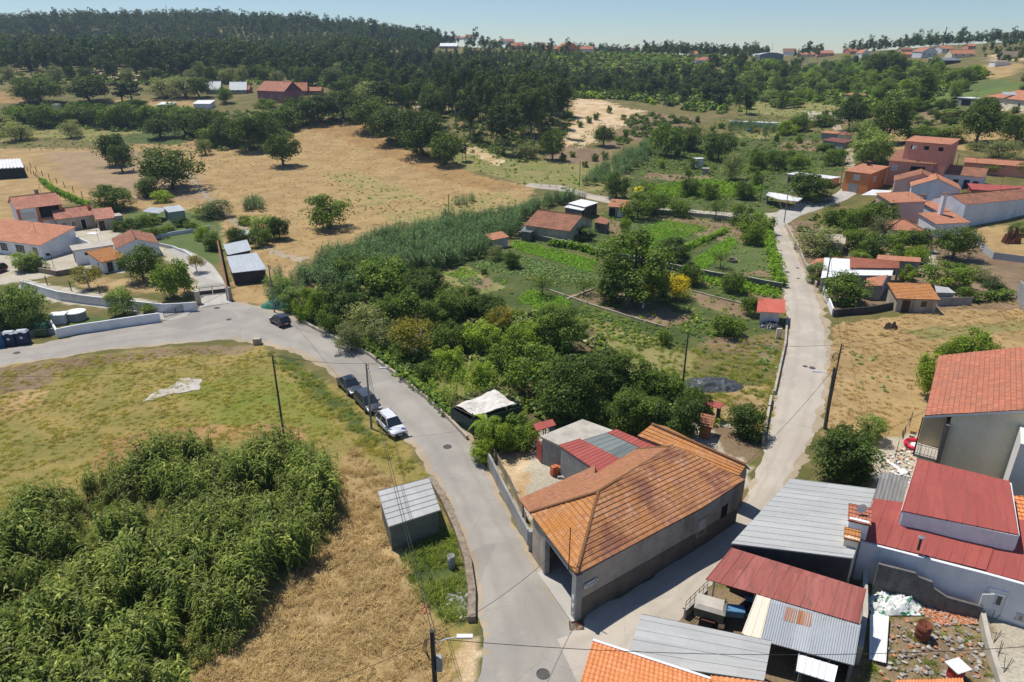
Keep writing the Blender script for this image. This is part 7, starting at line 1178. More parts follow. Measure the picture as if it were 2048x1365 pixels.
# ---------------------------------------------------------------- vehicles
tyre = plain('tyre', (.02,.02,.02), (.03,.03,.03), 5, .9); rim = plain('rim', (.35,.35,.36), (.28,.28,.29), 3, .35, metal=.6); chrome = plain('lamp_lens', (.7,.72,.75), (.6,.62,.65), 5, .15); red_l = plain('tail_lens', (.35,.01,.01), (.25,.01,.01), 5, .2); blackp = plain('black_trim', (.02,.02,.022), (.03,.03,.03), 5, .6)
def paint(name, c):
    M = Mat(name); M.b.inputs['Coat Weight'].default_value = .7; M.b.inputs['Coat Roughness'].default_value = .06; M.b.inputs['Metallic'].default_value = .1; M.b.inputs['Specular IOR Level'].default_value = .5
    return M.fin(M.mix(M.noise(M.obj(), 2), c, tuple(x * .9 for x in c)), .35)
def loft(st):
    """stations: (x, [(y,z)...]) mirrored in y"""
    m = MB(); n = len(st[0][1]); 
    for x, pr in st:
        full = [(x, y, z) for y, z in pr] + [(x, -y, z) for y, z in reversed(pr)]; m.v += full
    k = 2 * n
    for i in range(len(st) - 1): m.f += [(i * k + j, (i + 1) * k + j, (i + 1) * k + (j + 1) % k, i * k + (j + 1) % k) for j in range(k)]
    m.f += [tuple(range(k)), tuple((len(st) - 1) * k + j for j in reversed(range(k)))]; return m
def car(label, loc, rz, style, pm, L=4.3, W=1.8, H=1.5, group=None, name='parked_car'):
    o = empty(name, loc, rz, label, 'car', group); h = L / 2; w_ = W / 2; belt = H * .60; gl = .2
    # silhouettes per style: hood height along x (front = +x)
    bx = {'suv': [(-h,.55,.80),(-h+.06,.42,.95),(-h+.5,.30,1.0),(-.2*L,.30,1.0),(.12*L,.30,.99),(.26*L,.30,.95),(.40*L,.32,.88),(h-.12,.36,.74),(h,.42,.60)], 'hatch': [(-h,.50,.78),(-h+.06,.40,.93),(-h+.5,.28,1.0),(-.15*L,.28,1.0),(.12*L,.28,.99),(.28*L,.28,.92),(.42*L,.30,.80),(h-.1,.34,.66),(h,.40,.55)],
          'sedan': [(-h,.50,.80),(-h+.08,.38,.94),(-h+.6,.28,.98),(-.15*L,.28,1.0),(.12*L,.28,.98),(.24*L,.28,.92),(.38*L,.30,.84),(h-.12,.34,.70),(h,.40,.56)], 'pickup': [(-h,.55,.92),(-h+.06,.45,1.0),(-h+.5,.35,1.0),(-.1*L,.35,1.0),(.10*L,.35,.99),(.24*L,.35,.95),(.40*L,.36,.90),(h-.12,.40,.76),(h,.46,.66)]}[style]
    st = []
    for x, zb, bf in bx:
        t = abs(x) / h; ww = w_ * (1 - .10 * t ** 5); zt = belt * bf; st.append((x, [(ww * .55, zb * .9 if t > .97 else gl + .03), (ww * .93, gl + .05 if t < .97 else zb), (ww, gl + .28), (ww * 1.0, belt * .62), (ww * .96, zt - .06), (ww * .86, zt), (.02, zt + .03 * (1 if x > .1 else 0))]))
    body = loft(st).build('body', pm, o, smooth=True); mo = body.modifiers.new('edge', 'SUBSURF'); mo.levels = 1; mo.render_levels = 1
    rf = {'suv': (-h + .12, -h + .55, .09 * L, .26 * L), 'hatch': (-h + .10, -h + .50, .08 * L, .27 * L), 'sedan': (-h + .75, -h + 1.45, .05 * L, .22 * L), 'pickup': (-.12 * L, -.08 * L, .09 * L, .23 * L)}[style]
    x0, x1, x2, x3 = rf; b2 = belt * .985; wl, wr = w_ * .90, w_ * .70
    cab = [(x0, wl, wl * .99, b2, b2 + .02), (x1, wl, wr, b2, H - .03), ((x1 + x2) / 2, wl, wr * 1.02, b2, H), (x2, wl, wr, b2, H - .04), (x3, wl, wl * .97, b2 - .03, b2)]
    loft([(x, [(a, za - .03), (b_, zb_), (b_ * .8, zb_ + .02)]) for x, a, b_, za, zb_ in cab]).build('windows', glass, o)
    # painted roof and pillars stand just proud of the glass
    m = MB(); rz_ = [(x1 - .04, wr * .98, H - .035), ((x1 + x2) / 2, wr * 1.03, H + .035), (x2 + .03, wr * .98, H - .03)]
    for (xa, wa, za), (xb, wb, zb_) in zip(rz_, rz_[1:]): m.add([(xa,-wa,za-.02),(xb,-wb,zb_-.02),(xb,wb,zb_-.02),(xa,wa,za-.02),(xa,-wa*.93,za+.03),(xb,-wb*.93,zb_+.03),(xb,wb*.93,zb_+.03),(xa,wa*.93,za+.03)], [(0,3,2,1),(4,5,6,7),(0,1,5,4),(1,2,6,5),(2,3,7,6),(3,0,4,7)])
    for s in (-1, 1):
        for (xa, ya, za, xb, yb, zb_) in ((x3, wl * .98, b2, x2, wr, H - .02), ((x1 + x2) / 2 - .05, wl * 1.005, b2, (x1 + x2) / 2 - .05, wr * 1.03, H), (x0, wl * 1.0, b2, x1, wr, H - .02)): m.tube([(xa, ya * s, za), (xb, yb * s, zb_)], .035, 5)
    m.build('roof', pm, o)
    if style == 'suv':
        for s in (-1, 1): MB().tube([(x1 + .1, s * wr * .9, H + .07), (x2 - .1, s * wr * .9, H + .07)], .025, 5).build('roof_rail', blackp if pm.name.startswith('white') else rim, o)
    if style in ('sedan',): MB().prism([(-.15 * L, -.35), (.02 * L, -.35), (.02 * L, .35), (-.15 * L, .35)], H + .055, H + .075).build('sunroof', glass, o)
    rr = .33 if style != 'pickup' else .38
    for sx in (-.31, .31):
        for s in (-1, 1):
            wh = empty('wheel', (sx * L, s * (w_ - .10), rr)); wh.parent = o; m = MB(); n = 18
            for y in (-.11, .11): m.v += [(rr * math.cos(2*math.pi*i/n), y, rr * math.sin(2*math.pi*i/n)) for i in range(n)]
            m.f += [(i, (i+1)%n, n+(i+1)%n, n+i) for i in range(n)] + [tuple(range(n)), tuple(range(2*n-1, n-1, -1))]; m.build('tyre', tyre, wh); m = MB()
            m.v += [(rr*.62 * math.cos(2*math.pi*i/n), s * .118, rr*.62 * math.sin(2*math.pi*i/n)) for i in range(n)]; m.f += [tuple(range(n))]; 
            for i in range(5): a = i * 1.2566; m.cbox((rr*.3*math.cos(a), s*.125, rr*.3*math.sin(a)), rr*.55, .02, .05, Matrix.Rotation(-a, 3, 'Y'))
            m.build('rim', rim, wh)
    for s in (-1, 1):
        MB().cbox((h - .10, s * w_ * .68, belt * .66), .20, .34, .13).build('headlight', chrome, o); MB().cbox((-h + .07, s * w_ * .76, belt * .80), .14, .26, .18).build('taillight', red_l, o); MB().cbox((x3 - .25, s * (w_ + .06), b2 + .05), .14, .2, .13).build('side_mirror', pm, o)
    MB().cbox((h - .04, 0, belt * .48), .12, W * .55, .18).build('grille', blackp, o); MB().cbox((h + .03, 0, .40), .02, .5, .11).build('number_plate', frameW, o); MB().cbox((-h - .02, 0, .60), .02, .5, .11).build('number_plate', frameW, o)
    if style == 'pickup': MB().box(-h + .1, -w_ * .8, belt * .98, -.14 * L, w_ * .8, belt * 1.0 + .03).build('bed', blackp, o)
    return o
def dirpx(a, b): p, q = P(*a), P(*b); return math.atan2(q.y - p.y, q.x - p.x)
PC = 'cars parked along the road verge'
def mid(a, b): p = (P(*a) + P(*b)) / 2; p.z = float(T(p.x, p.y)) + .06; return p
car('white compact SUV with dark windows, last of the three parked by the lamp pole', mid((769,851),(797,868)), dirpx((757,838),(797,878)), 'suv', paint('white_paint', (.75,.76,.78)), 4.3, 1.82, 1.6, PC)
car('dark grey estate car parked between the grey saloon and the white SUV', mid((724,808),(748,818)), dirpx((715,795),(745,826)), 'hatch', paint('anthracite_paint', (.055,.06,.07)), 4.4, 1.8, 1.48, PC)
car('dark blue-grey saloon with glass sunroof, first of the three parked cars', mid((688,773),(714,786)), dirpx((680,762),(712,792)), 'sedan', paint('slate_paint', (.05,.058,.07)), 4.5, 1.8, 1.45, PC)
car('small black hatchback parked by the concrete pole at the bend', mid((545,648),(577,650)), dirpx((575,652),(543,636)), 'hatch', paint('black_paint', (.018,.019,.021)), 3.8, 1.68, 1.48)
car('silver pickup parked on the concrete drive below the orange garage house', mid((1634,404),(1660,402)), dirpx((1662,398),(1634,402)), 'pickup', paint('silver_paint', (.50,.51,.53)), 5.1, 1.85, 1.75)
t = car('small dark red car half visible at the left edge of the yard', mid((-16,548),(2,545)), dirpx((0,545),(-20,552)), 'hatch', paint('wine_paint', (.12,.02,.02)), 3.9, 1.7, 1.5)
# scooter
s = empty('scooter', P(1589, 498) + Vector((0,0,.05)), dirpx((1589,500),(1586,480)), 'grey scooter parked at the lane edge', 'scooter')
for x in (-.6, .62):
    m = MB(); m.tube([(x + .24*math.cos(t_), 0, .27 + .24*math.sin(t_)) for t_ in np.linspace(0, 6.28, 14)], .07, 6, False); m.build('wheel', tyre, s)
MB().cbox((-.35,0,.62), .9, .34, .34).build('body', plain('silver_plastic', (.4,.42,.44)), s, bevel=.06); MB().cbox((-.3,0,.84), .75, .28, .1).build('seat', blackp, s, bevel=.03); MB().cbox((.42,0,.7), .08, .4, .6, Matrix.Rotation(.25,3,'Y')).build('front_shield', plain('silver_plastic', (.4,.42,.44)), s); MB().tube([(.3,-.33,1.08),(.38,0,1.05),(.3,.33,1.08)], .025, 6).build('handlebar', darksteel, s)
# tractor and covered trailer in front of the open shed
blue = plain('blue_tractor_paint', (.10,.26,.42), (.08,.20,.34), 3, .5)
tp_ = Vector(Pz(1478, 1248, 0)); s = empty('tractor', tp_, dirpx((1447,1255),(1500,1262)) + math.pi, 'old pale blue tractor under the edge of the red roofed shed', 'tractor'); s.scale = (1.1,)*3
MB().box(-.2,-.32,.75,1.55,.32,1.25).build('engine_cover', blue, s, bevel=.05); MB().cbox((-.75,0,.85), .9, .7, .35).build('gearbox', darksteel, s); MB().cbox((-.75,0,1.2), .5,.5,.12).build('seat', blackp, s, bevel=.03); MB().tube([(-.35,0,1.2),(-.5,0,1.55)], .02, 6).build('steering_column', darksteel, s); MB().tube([(1.0,.0,1.25),(1.0,0,1.9)], .03, 6).build('exhaust_pipe', darksteel, s)
for x, r_, y in ((-.85,.68,.72),(1.2,.40,.62)):
    for sg in (-1, 1):
        wh = empty('wheel', (x, sg*y, r_)); wh.parent = s; m = MB(); n = 20
        for yy in (-.15,.15): m.v += [(r_*math.cos(2*math.pi*i/n), yy, r_*math.sin(2*math.pi*i/n)) for i in range(n)]
        m.f += [(i,(i+1)%n,n+(i+1)%n,n+i) for i in range(n)] + [tuple(range(n)), tuple(range(2*n-1,n-1,-1))]; m.build('tyre', tyre, wh); MB().cbox((0,sg*.16,0), r_*.9, .03, r_*.9).build('rim', w_beige, wh)
for sg in (-1, 1): MB().cbox((-.85, sg*.72, 1.42), 1.1, .36, .06).build('mudguard', blue, s)
s = empty('trailer', Vector(Pz(1417, 1243, 0)), dirpx((1398,1225),(1440,1238)), 'green box trailer with grey lid beside the blue tractor', 'trailer'); gb = plain('faded_green_box', (.13,.15,.12), (.10,.11,.09), 2)
MB().box(-.95,-.65,.75,.95,.65,1.5).build('box', gb, s, bevel=.03); m = MB(); m.add([(-1.02,-.72,1.505),(1.02,-.72,1.505),(1.02,.72,1.505),(-1.02,.72,1.505),(-.8,-.5,1.75),(.8,-.5,1.75),(.8,.5,1.75),(-.8,.5,1.75)], [(0,3,2,1),(4,5,6,7),(0,1,5,4),(1,2,6,5),(2,3,7,6),(3,0,4,7)]); m.build('lid', concr, s); MB().tube([(-.9,0,.7),(-1.8,0,.5)], .04, 6).build('drawbar', darksteel, s)
for sg in (-1, 1):
    m = MB(); n = 18
    for yy in (-.1,.1): m.v += [(.36*math.cos(2*math.pi*i/n), sg*.75+yy, .36+.36*math.sin(2*math.pi*i/n)) for i in range(n)]
    m.f += [(i,(i+1)%n,n+(i+1)%n,n+i) for i in range(n)] + [tuple(range(n)), tuple(range(2*n-1,n-1,-1))]; m.build('wheel', tyre, s); MB().cbox((0, sg*.75, .80), .9, .26, .05).build('mudguard', plain('rust', (.16,.06,.03), (.09,.04,.025), 5), s)
# ---------------------------------------------------------------- small things
def at(u, v, z=None): return P(u, v) if z is None else Vector(Pz(u, v, z))
rustm = plain('rust', (.16,.06,.03), (.09,.04,.025), 5)
def manhole(u, v, r, label):
    p = P(u, v); o = tag(MB().disc((0,0,0), r, .012, 20).build('manhole_cover', plain('cast_iron', (.10,.095,.09), (.07,.065,.06), 8, .7, .8)), label, 'manhole cover', 'manhole covers'); o.location = p + Vector((0,0,.085)); MB().tube([(r*1.12*math.cos(t_), r*1.12*math.sin(t_), .004) for t_ in np.linspace(0,6.28,20)], .03, 4, False).build('rim', plain('cast_iron', (.1,.095,.09)), o)
for u, v, r, lb in ((895,895,.36,'manhole cover in the middle of the road below the white SUV'),(675,713,.36,'manhole cover above the grey saloon'),(1086,1350,.36,'manhole cover at the bottom edge of the junction'),(1624,737,.32,'manhole cover in the side lane beside the lamp pole'),(1610,734,.25,'worn round patch beside the lane manhole'),(434,617,.36,'manhole cover before the iron gate'),(458,640,.3,'manhole cover in the bend left of the black hatchback'),(34,707,.34,'manhole cover by the recycling bins'),(1575,545,.34,'manhole cover high up in the side lane'),(1595,537,.25,'small cover right of the high lane manhole'),(1596,558,.25,'small cover below the high lane manhole')): manhole(u, v, r, lb)
m = MB(); 
for i in range(9): m.box(-.5,-.35+i*.085,0,.5,-.32+i*.085,.02)
for i in range(3): m.box(-.5+.48*i,-.36,-.012,-.46+.48*i,.38,.018)
tag(m.build('drain_grate', rustm), 'rusty drain grate at the foot of the grey corner pillar', 'drain grate').location = P(1153,1253) + Vector((0,0,.08))
# recycling bins
def bin_(u, v, label, mat, top, w_=1.35, h=1.7):
    o = empty('recycling_bin', P(u, v), .25, label, 'recycling bin', 'bins lined up by the grey wall'); MB().prism([(-w_/2,-.55),(w_/2,-.55),(w_/2,.55),(-w_/2,.55)], .02, h).build('body', mat, o, bevel=.08); m = MB(); m.add([(-w_/2-.04,-.6,h),(w_/2+.04,-.6,h),(w_/2+.04,.6,h),(-w_/2-.04,.6,h),(-w_/2+.12,-.3,h+.3),(w_/2-.12,-.3,h+.3),(w_/2-.12,.3,h+.3),(-w_/2+.12,.3,h+.3)], [(0,3,2,1),(4,5,6,7),(0,1,5,4),(1,2,6,5),(2,3,7,6),(3,0,4,7)]); l = m.build('lid', top, o); MB().cbox((0,-.5,h+.06), .5,.24,.1).build('slot', blackp, l); MB().cbox((0,-.565,h*.62), .3,.01,.3).build('sticker', frameW, o)
nb = plain('navy_bin', (.02,.035,.085), (.016,.028,.07), 3, .5); 
bin_(2,694,'brighter blue recycling bin cut by the left edge', plain('blue_bin', (.03,.10,.24)), nb); bin_(24,690,'dark blue recycling bin with pale lid, second from the left edge', nb, lampm); bin_(50,687,'dark blue recycling bin with cream sign on its lid', nb, lampm)
o = empty('waste_container', P(86,672), .2, 'green wheeled waste container next to the blue bins', 'waste container'); gm = plain('green_plastic', (.09,.14,.06), (.07,.11,.05), 3, .5); MB().prism([(-.75,-.5),(.75,-.5),(.75,.5),(-.75,.5)], .2, 1.15).build('body', gm, o, bevel=.05); MB().prism([(-.82,-.2),(.82,-.2),(.82,.75),(-.82,.75)], 1.2, [1.28,1.28,1.9,1.9]).build('lid', plain('dark_green_lid', (.02,.07,.035)), o)
for x in (-.6,.6):
    for y in (-.4,.4): MB().cbox((x,y,.12), .2,.08,.2).build('wheel', tyre, o)
# gates
def gate(label, a, b, h, arch=.3, solid=.35):
    p, q = P(*a), P(*b); d = V2(q) - V2(p); L = d.length; o = empty('iron_gate', p, math.atan2(d.y, d.x), label, 'gate'); im = darksteel
    for s0 in (0, 1):
        m = MB(); x0 = L * .5 * s0 + .03; x1 = L * .5 * (s0 + 1) - .03; m.box(x0,-.03,.12,x1,.03,.18); m.box(x0,-.03,.12,x0+.06,.03,h); m.box(x1-.06,-.03,.12,x1,.03,h); m.box(x0,-.02,h*.8,x1,.02,h*.84)
        if solid: m.box(x0+.06,-.015,.18,x1-.06,.015,.18+solid)
        n = int((x1 - x0) / .14)
        for i in range(1, n): x = x0 + (x1 - x0) * i / n; m.box(x-.014,-.014,.18,x+.014,.014,h + arch * math.sin(math.pi * x / L))
        m.build('gate_leaf', im, o)
gate('double dark iron gate with vertical bars closing the driveway', (400,592),(452,586), 1.6, .2, .6); gate('low curved iron gate between the two white walls', (328,636),(376,622), 1.1, .35, .0)
for u, v, lb in ((398,608,'left stone gatepost of the driveway gate'),(459,600,'right stone gatepost of the driveway gate')): tag(MB().box(-.3,-.3,-.2,.3,.3,2.1).build('gate_post', w_old), lb, 'gatepost').location = P(u, v)
tag(MB().prism([(-.5,-.4),(.5,-.35),(.45,.4),(-.5,.4)], -.1, .85).build('stone_block', w_old, bevel=.04), 'squat stone block on the grass at the road bend', 'stone block').location = P(516,688)
# green net, plastic heaps, tarpaulins
def heap(name, label, u, v, rx, ry, h, mat, seed=0, n=26, cat=None, rough=.22, loc=None):
    r = np.random.default_rng(seed); V = []; 
    for i in range(n):
        for j in range(n):
            x, y = -1 + 2 * i / (n - 1), -1 + 2 * j / (n - 1); d = math.hypot(x, y); z = max(0, 1 - d ** 2.2) ** .7; z = z * (1 + .35 * math.sin(x * 5 + seed) * math.cos(y * 4)) + (r.normal(0, rough) * min(1, z * 3)); V.append((x * rx * (1 + r.normal(0, .02)), y * ry, z * h - .05))
    I = np.arange(n * n).reshape(n, n); Q_ = np.stack([I[:-1,:-1],I[1:,:-1],I[1:,1:],I[:-1,1:]], -1).reshape(-1, 4); o = link(name, npmesh(name, V, Q_, mat, smooth=rough < .4)); o.location = loc or P(u, v); return tag(o, label, cat or name.replace('_', ' '))
netm = plain('green_netting', (.05,.20,.13), (.04,.15,.10), 2, .6); blkp = plain('black_sheeting', (.07,.075,.085), (.04,.045,.05), 1.5, .35, .8, (.25,.26,.28), .6); 
heap('netting', 'green garden net draped over a frame by the concrete pole', 552, 613, 2.3, 1.4, 1.1, netm, 1, rough=.05); heap('plastic_sheeting', 'heap of grey-black plastic sheeting in the dry weeds', 1425, 772, 3.6, 1.9, .8, blkp, 2, cat='plastic sheeting', rough=.14); heap('plastic_sheeting', 'dark crumpled plastic in front of the red-roofed hut', 1542, 655, 1.7, .8, .7, blkp, 3, cat='plastic sheeting', rough=.25); heap('brushwood', 'small heap of dry brushwood in the field below the tile hut', 1780, 657, 1.0, .7, .5, plain('brushwood', (.10,.07,.05)), 4, 14, rough=.5); heap('machinery', 'rusty farm machine in the bare plot behind the blue fence', 2022, 485, 1.8, 1.2, 1.6, rustm, 5, 12, rough=.5, cat='farm machine')
heap('tarpaulin', 'crumpled white and green tarpaulin in the rubble yard', 1787, 1205, 1.9, 1.0, .5, (lambda: (lambda M: M.fin(M.ramp(M.noise(M.obj(), 1.1, 2, .5, 2.0), [(.0,(.72,.72,.7)),(.56,(.66,.66,.65)),(.59,(.02,.22,.10)),(.66,(.02,.18,.09)),(.68,(.7,.7,.68))]), .7))(Mat('tarpaulin')))(), 6, rough=.3, loc=at(1787,1210,0) + Vector((0,0,.08)))
# white slab lying in the meadow
q = [P(*a) for a in ((285,805),(300,790),(330,778),(360,762),(375,757),(405,768),(398,780),(350,787),(320,797))]; _s = catmull([tuple(p) for p in q + [q[0]]], .5)[:-1]; q = [Vector(p) + Vector((rnd.gauss(0, .16), rnd.gauss(0, .22), 0)) for p in _s]; o0 = q[0].copy(); tag(MB().prism([tuple((p - o0)[:2]) for p in q], [float(T(p.x,p.y)) - o0.z - .1 for p in q], [float(T(p.x,p.y)) - o0.z + .06 for p in q]).build('concrete_slab', plain('chalky_slab', (.55,.50,.45), (.44,.40,.35), 1.2, .95, .8, (.3,.28,.22), .7)), 'irregular pale concrete slab lying in the meadow', 'slab').location = o0
# white plastic roofed greenhouse beside the road
def plastic_house():
    pts = [(915,815),(955,832),(1030,812),(1015,785),(960,795),(925,800)]
    a, b, c, d = [at(*p, 2.0) for p in ((912,812),(950,832),(1034,808),(990,780))]; o = V2(a); r = empty('plastic_greenhouse', o, 0, 'ramshackle greenhouse of dark green sheeting with sagging white plastic roof', 'greenhouse'); n = 18; V = []; rr = np.random.default_rng(5)
    for i in range(n):
        for j in range(n): s_, t_ = i / (n - 1), j / (n - 1); p = (a * (1-s_) + b * s_) * (1-t_) + (d * (1-s_) + c * s_) * t_; V.append((p.x - o.x, p.y - o.y, 2.05 + .09 * math.sin(t_ * 9 + s_ * 3) + .07 * math.sin(s_ * 7) + rr.normal(0, .03)))
    I = np.arange(n * n).reshape(n, n); Q_ = np.stack([I[:-1,:-1],I[1:,:-1],I[1:,1:],I[:-1,1:]], -1).reshape(-1, 4); link('plastic_sheet', npmesh('plastic_sheet', V, Q_, plain('white_plastic', (.72,.68,.62), (.60,.55,.48), 1.2, .5, .4, (.25,.25,.2), .5)), r)
    dg = plain('dark_green_sheeting', (.015,.04,.035), (.03,.06,.05), 2, .5); m = MB(); P4 = [p - o for p in (a, b, c, d)]
    e = lambda p, k: p + (V2(p) - V2((a + c) / 2 - o)).normalized() * k
    P5 = [e(p, .5) for p in P4]
    for i in range(4): slab(m, P5[i], P5[(i+1)%4], -.1, 1.8, 1.7, .05)
    m.build('side_sheeting', dg, r); m = MB()
    for i in range(4): m.tube([P5[i].xy.to_3d(), P5[i].xy.to_3d() + Vector((0,0,2.6))], .05, 6); m.tube([P5[i].xy.to_3d() + Vector((0,0,2.1)), P5[(i+1)%4].xy.to_3d() + Vector((0,0,2.3))], .04, 6)
    m.build('frame', polem, r)
plastic_house()
# banana plant
b = empty('banana_plant', P(972, 880), 0, 'banana plant with long arching leaves beside the plastic greenhouse', 'banana plant'); MB().tube([(0,0,-.2),(0,0,2.0)], [.16,.12], 8).build('stem', leafmat('banana_stem', (.10,.13,.04), (.14,.18,.05)), b)
for i in range(11):
    a = i * 2.4; d = Vector((math.cos(a), math.sin(a), 0)); s_ = Vector((-d.y, d.x, 0)); L = 2.3 * rnd.uniform(.8, 1.1); up_ = rnd.uniform(.5, 1.3); V = []
    for k_ in range(8): t_ = k_ / 7; p = Vector((0,0,1.9)) + d * L * t_ * .85 + Vector((0,0, L * (up_ * t_ - 1.1 * t_ * t_))); w_ = .30 * math.sin(math.pi * min(1, .12 + t_ * .88)) ** .6; V += [p - s_ * w_ + Vector((0,0,.06)), p, p + s_ * w_ + Vector((0,0,.06))]
    Q_ = [(3*k_+j, 3*k_+j+1, 3*k_+j+4, 3*k_+j+3) for k_ in range(7) for j in range(2)]; link('leaf', npmesh('leaf', [tuple(v_) for v_ in V], Q_, LF['fruit'], {'r': ('FLOAT', 'POINT', np.full(len(V), rnd.uniform(.3, 1)))}), b)
# hollow brick stack in the yard
o = empty('brick_pallet', at(1116, 950, 0), .5, 'stack of orange hollow bricks in the yard corner', 'brick stack'); rb = random.Random(3)
for z in range(5):
    for x in range(4 if z < 3 else 3 - (z - 3)):
        for y in range(2): MB().cbox((x*.33-.5+rb.gauss(0,.02), y*.24, .1+z*.205), .30, .20, .19, Matrix.Rotation(rb.gauss(0,.06),3,'Z')).build('brick', brick, o)
m = MB()
for i in range(10): m.cbox((rb.gauss(0,.3), rb.gauss(0,.2), .1 + rb.random() * .1), .42, .2, .18, Matrix.Rotation(rb.gauss(0,.5),3,'Z'))
o = tag(m.build('block_pile', w_grey), 'few grey blocks dropped beside the orange brick stack', 'blocks'); o.location = at(1130, 955, 0); o['kind'] = 'stuff'
# rubble yard: drums, debris, walls with bars
def drum(label, u, v, r, h, mat, lid=None, name='drum', openm=True):
    o = empty(name, at(u, v, 0), 0, label, 'drum', 'drums in the rubble yard'); n = 24; m = MB(); rings = [(r,0),(r,.30*h),(r*1.04,.33*h),(r,.36*h),(r,.64*h),(r*1.04,.67*h),(r,.70*h),(r,h),(r*.92,h),(r*.92,.3*h)]
    for rr_, z in rings: m.v += [(rr_*math.cos(2*math.pi*i/n), rr_*math.sin(2*math.pi*i/n), z) for i in range(n)]
    for k_ in range(len(rings)-1): m.f += [(k_*n+i, k_*n+(i+1)%n, (k_+1)*n+(i+1)%n, (k_+1)*n+i) for i in range(n)]
    m.f += [tuple((len(rings)-1)*n+i for i in range(n))]; m.build('shell', mat, o, smooth=True)
    if lid: MB().cbox((0,0,h+.04), r*2.5, r*2.2, .06, Matrix.Rotation(.3,3,'Z')).build('lid', lid, o)
drum('open rusty drum standing in the rubble yard', 1843, 1274, .45, 1.15, plain('deep_rust', (.22,.07,.035), (.13,.045,.03), 4, .8)); drum('red drum covered by a white slab at the bottom of the yard', 1908, 1356, .45, 1.0, plain('red_drum', (.45,.05,.035), (.35,.04,.03), 3, .6), frameW)
drum('grey concrete pipe standing in the green weeds by the road wall', 903, 1134, .28, 1.1, w_grey, name='concrete_pipe')
def debris(name, label, poly, n, mats, s, kind='stuff', flat=.35, z=0.02, protos=6):
    pm = []
    for i in range(protos):
        r_ = random.Random(i + n); m = MB(); k_ = [Vector((r_.gauss(0,1), r_.gauss(0,1), r_.gauss(0,1))).normalized() for _ in range(12)]; bm = bmesh.new(); [bm.verts.new((v_.x, v_.y * r_.uniform(.5,1), v_.z * flat)) for v_ in k_]; bmesh.ops.convex_hull(bm, input=bm.verts); me = bpy.data.meshes.new(name + '_piece'); bm.to_mesh(me); bm.free(); me.materials.append(mats[i % len(mats)]); pm.append(me)
    q = fill(poly, 1); p = []
    q2 = poly_w(poly); x0, y0 = q2.min(0); x1, y1 = q2.max(0)
    while len(p) < n:
        x, y = rng.uniform(x0, x1), rng.uniform(y0, y1)
        if inside(q2, np.array([x]), np.array([y]))[0]: p.append((x, y, float(T(x, y)) + z + rnd.random() * .12))
    rot = rng.uniform(-.6, .6, (n, 3)); sc_ = rng.uniform(s[0], s[1], n); scatter(name, p, pm, sc_, label)
tilef = plain('broken_tiles', (.58,.25,.13), (.48,.20,.10), 3); chalk = plain('pale_rubble', (.50,.46,.40), (.36,.33,.28), 3)
debris('broken_tiles', 'spread of broken orange tiles in the rubble yard', [(1835,1192),(1950,1210),(1955,1250),(1880,1252),(1835,1225)], 1500, [tilef, tilef, tilef, chalk], (.05,.14)); debris('rubble', 'stones and rubble scattered through the bottom right yard', [(1750,1235),(1960,1250),(1980,1360),(1740,1365)], 260, [chalk, w_grey, stone, tilef], (.05,.24), flat=.5)
debris('rubble', 'broken slabs and stones in the weeds below the rubble wall', [(895,1190),(935,1185),(940,1235),(900,1240)], 90, [chalk, w_grey], (.08,.28)); debris('rubble', 'rubble and scraps on the terrace beside the beige house', [(1775,905),(1830,890),(1825,960),(1800,985),(1765,985)], 220, [chalk, frameW, tilef, darksteel], (.05,.25)); debris('gravel', 'gravel along the road edge beside the rubble wall', [(885,975),(908,1020),(935,1095),(925,1100),(895,1030),(872,985)], 500, [chalk, stone, w_old], (.03,.10)); debris('broken_bricks', 'few orange brick pieces in the dry grass', [(838,1212),(858,1208),(860,1228),(845,1230)], 30, [tilef], (.06,.14))
wallline('yard_block_wall', 'dark block wall with stepped plaster in front of the white house', [(1742,1186),(1815,1203),(1822,1205),(1850,1212),(1856,1213),(1885,1222),(1958,1238)], [2.7,2.6,2.35,2.2,1.7,1.3,1.1], w_block, .2); wallline('yard_parapet', 'concrete parapet with upright steel bars between rubble yard and patio', [(1958,1225),(1972,1290),(1995,1365),(2030,1470)], .7, concr, .3)
for i, (u, v) in enumerate(((1975,1262),(1982,1300),(1990,1330),(2002,1360))):
    m = MB(); 
    for k_ in range(3): m.tube([(0,0,0),(rnd.uniform(-.1,.5), rnd.uniform(-.2,.2), rnd.uniform(.8,1.4))], .018, 5)
    tag(m.build('steel_bars', darksteel), ['topmost', 'second', 'third', 'lowest'][i] + ' bundle of bare steel bars on the patio parapet', 'steel bars', 'bundles of steel bars on the parapet').location = at(u, v, 0) + Vector((0,0,.6))
m = MB(); m.box(-.5,-.02,0,.5,.02,1.3); tag(MB().box(-.5,-.03,0,-.44,.03,1.5).box(.44,-.03,0,.5,.03,1.5).box(-.44,-.03,1.44,.44,.03,1.5).box(-.44,-.03,.1,.44,.03,.16).box(-.44,-.01,.16,.44,.01,1.44).build('garden_gate', frameW), 'small white gate leaf at the end of the parapet', 'gate').location = at(1968,1222,.6)
multiroof('white_sheeting', 'two white ribbed sheets lying along the edge of the rubble yard', 'sheets', [([(1738,1318,.25),(1772,1326,.25),(1778,1232,.3),(1740,1228,.3)], s_white, 'rib', dict(ribp=.4, thick=.03))])
wallline('yard_side_wall', 'narrow concrete wall between the corrugated lean-to and the rubble yard', [(1722,1175),(1722,1260),(1712,1330)], 1.6, concr, .3)
wallline('lane_railing_wall', 'low grey wall with railing in front of the green trailer', [(1368,1238),(1392,1216),(1412,1195)], .8, w_grey, .15)
p, q = P(1368,1238), P(1412,1195); m = MB()
for z in (1.2, 1.55): m.tube([(0,0,z), tuple((q - p).xy) + (z,)], .02, 5)
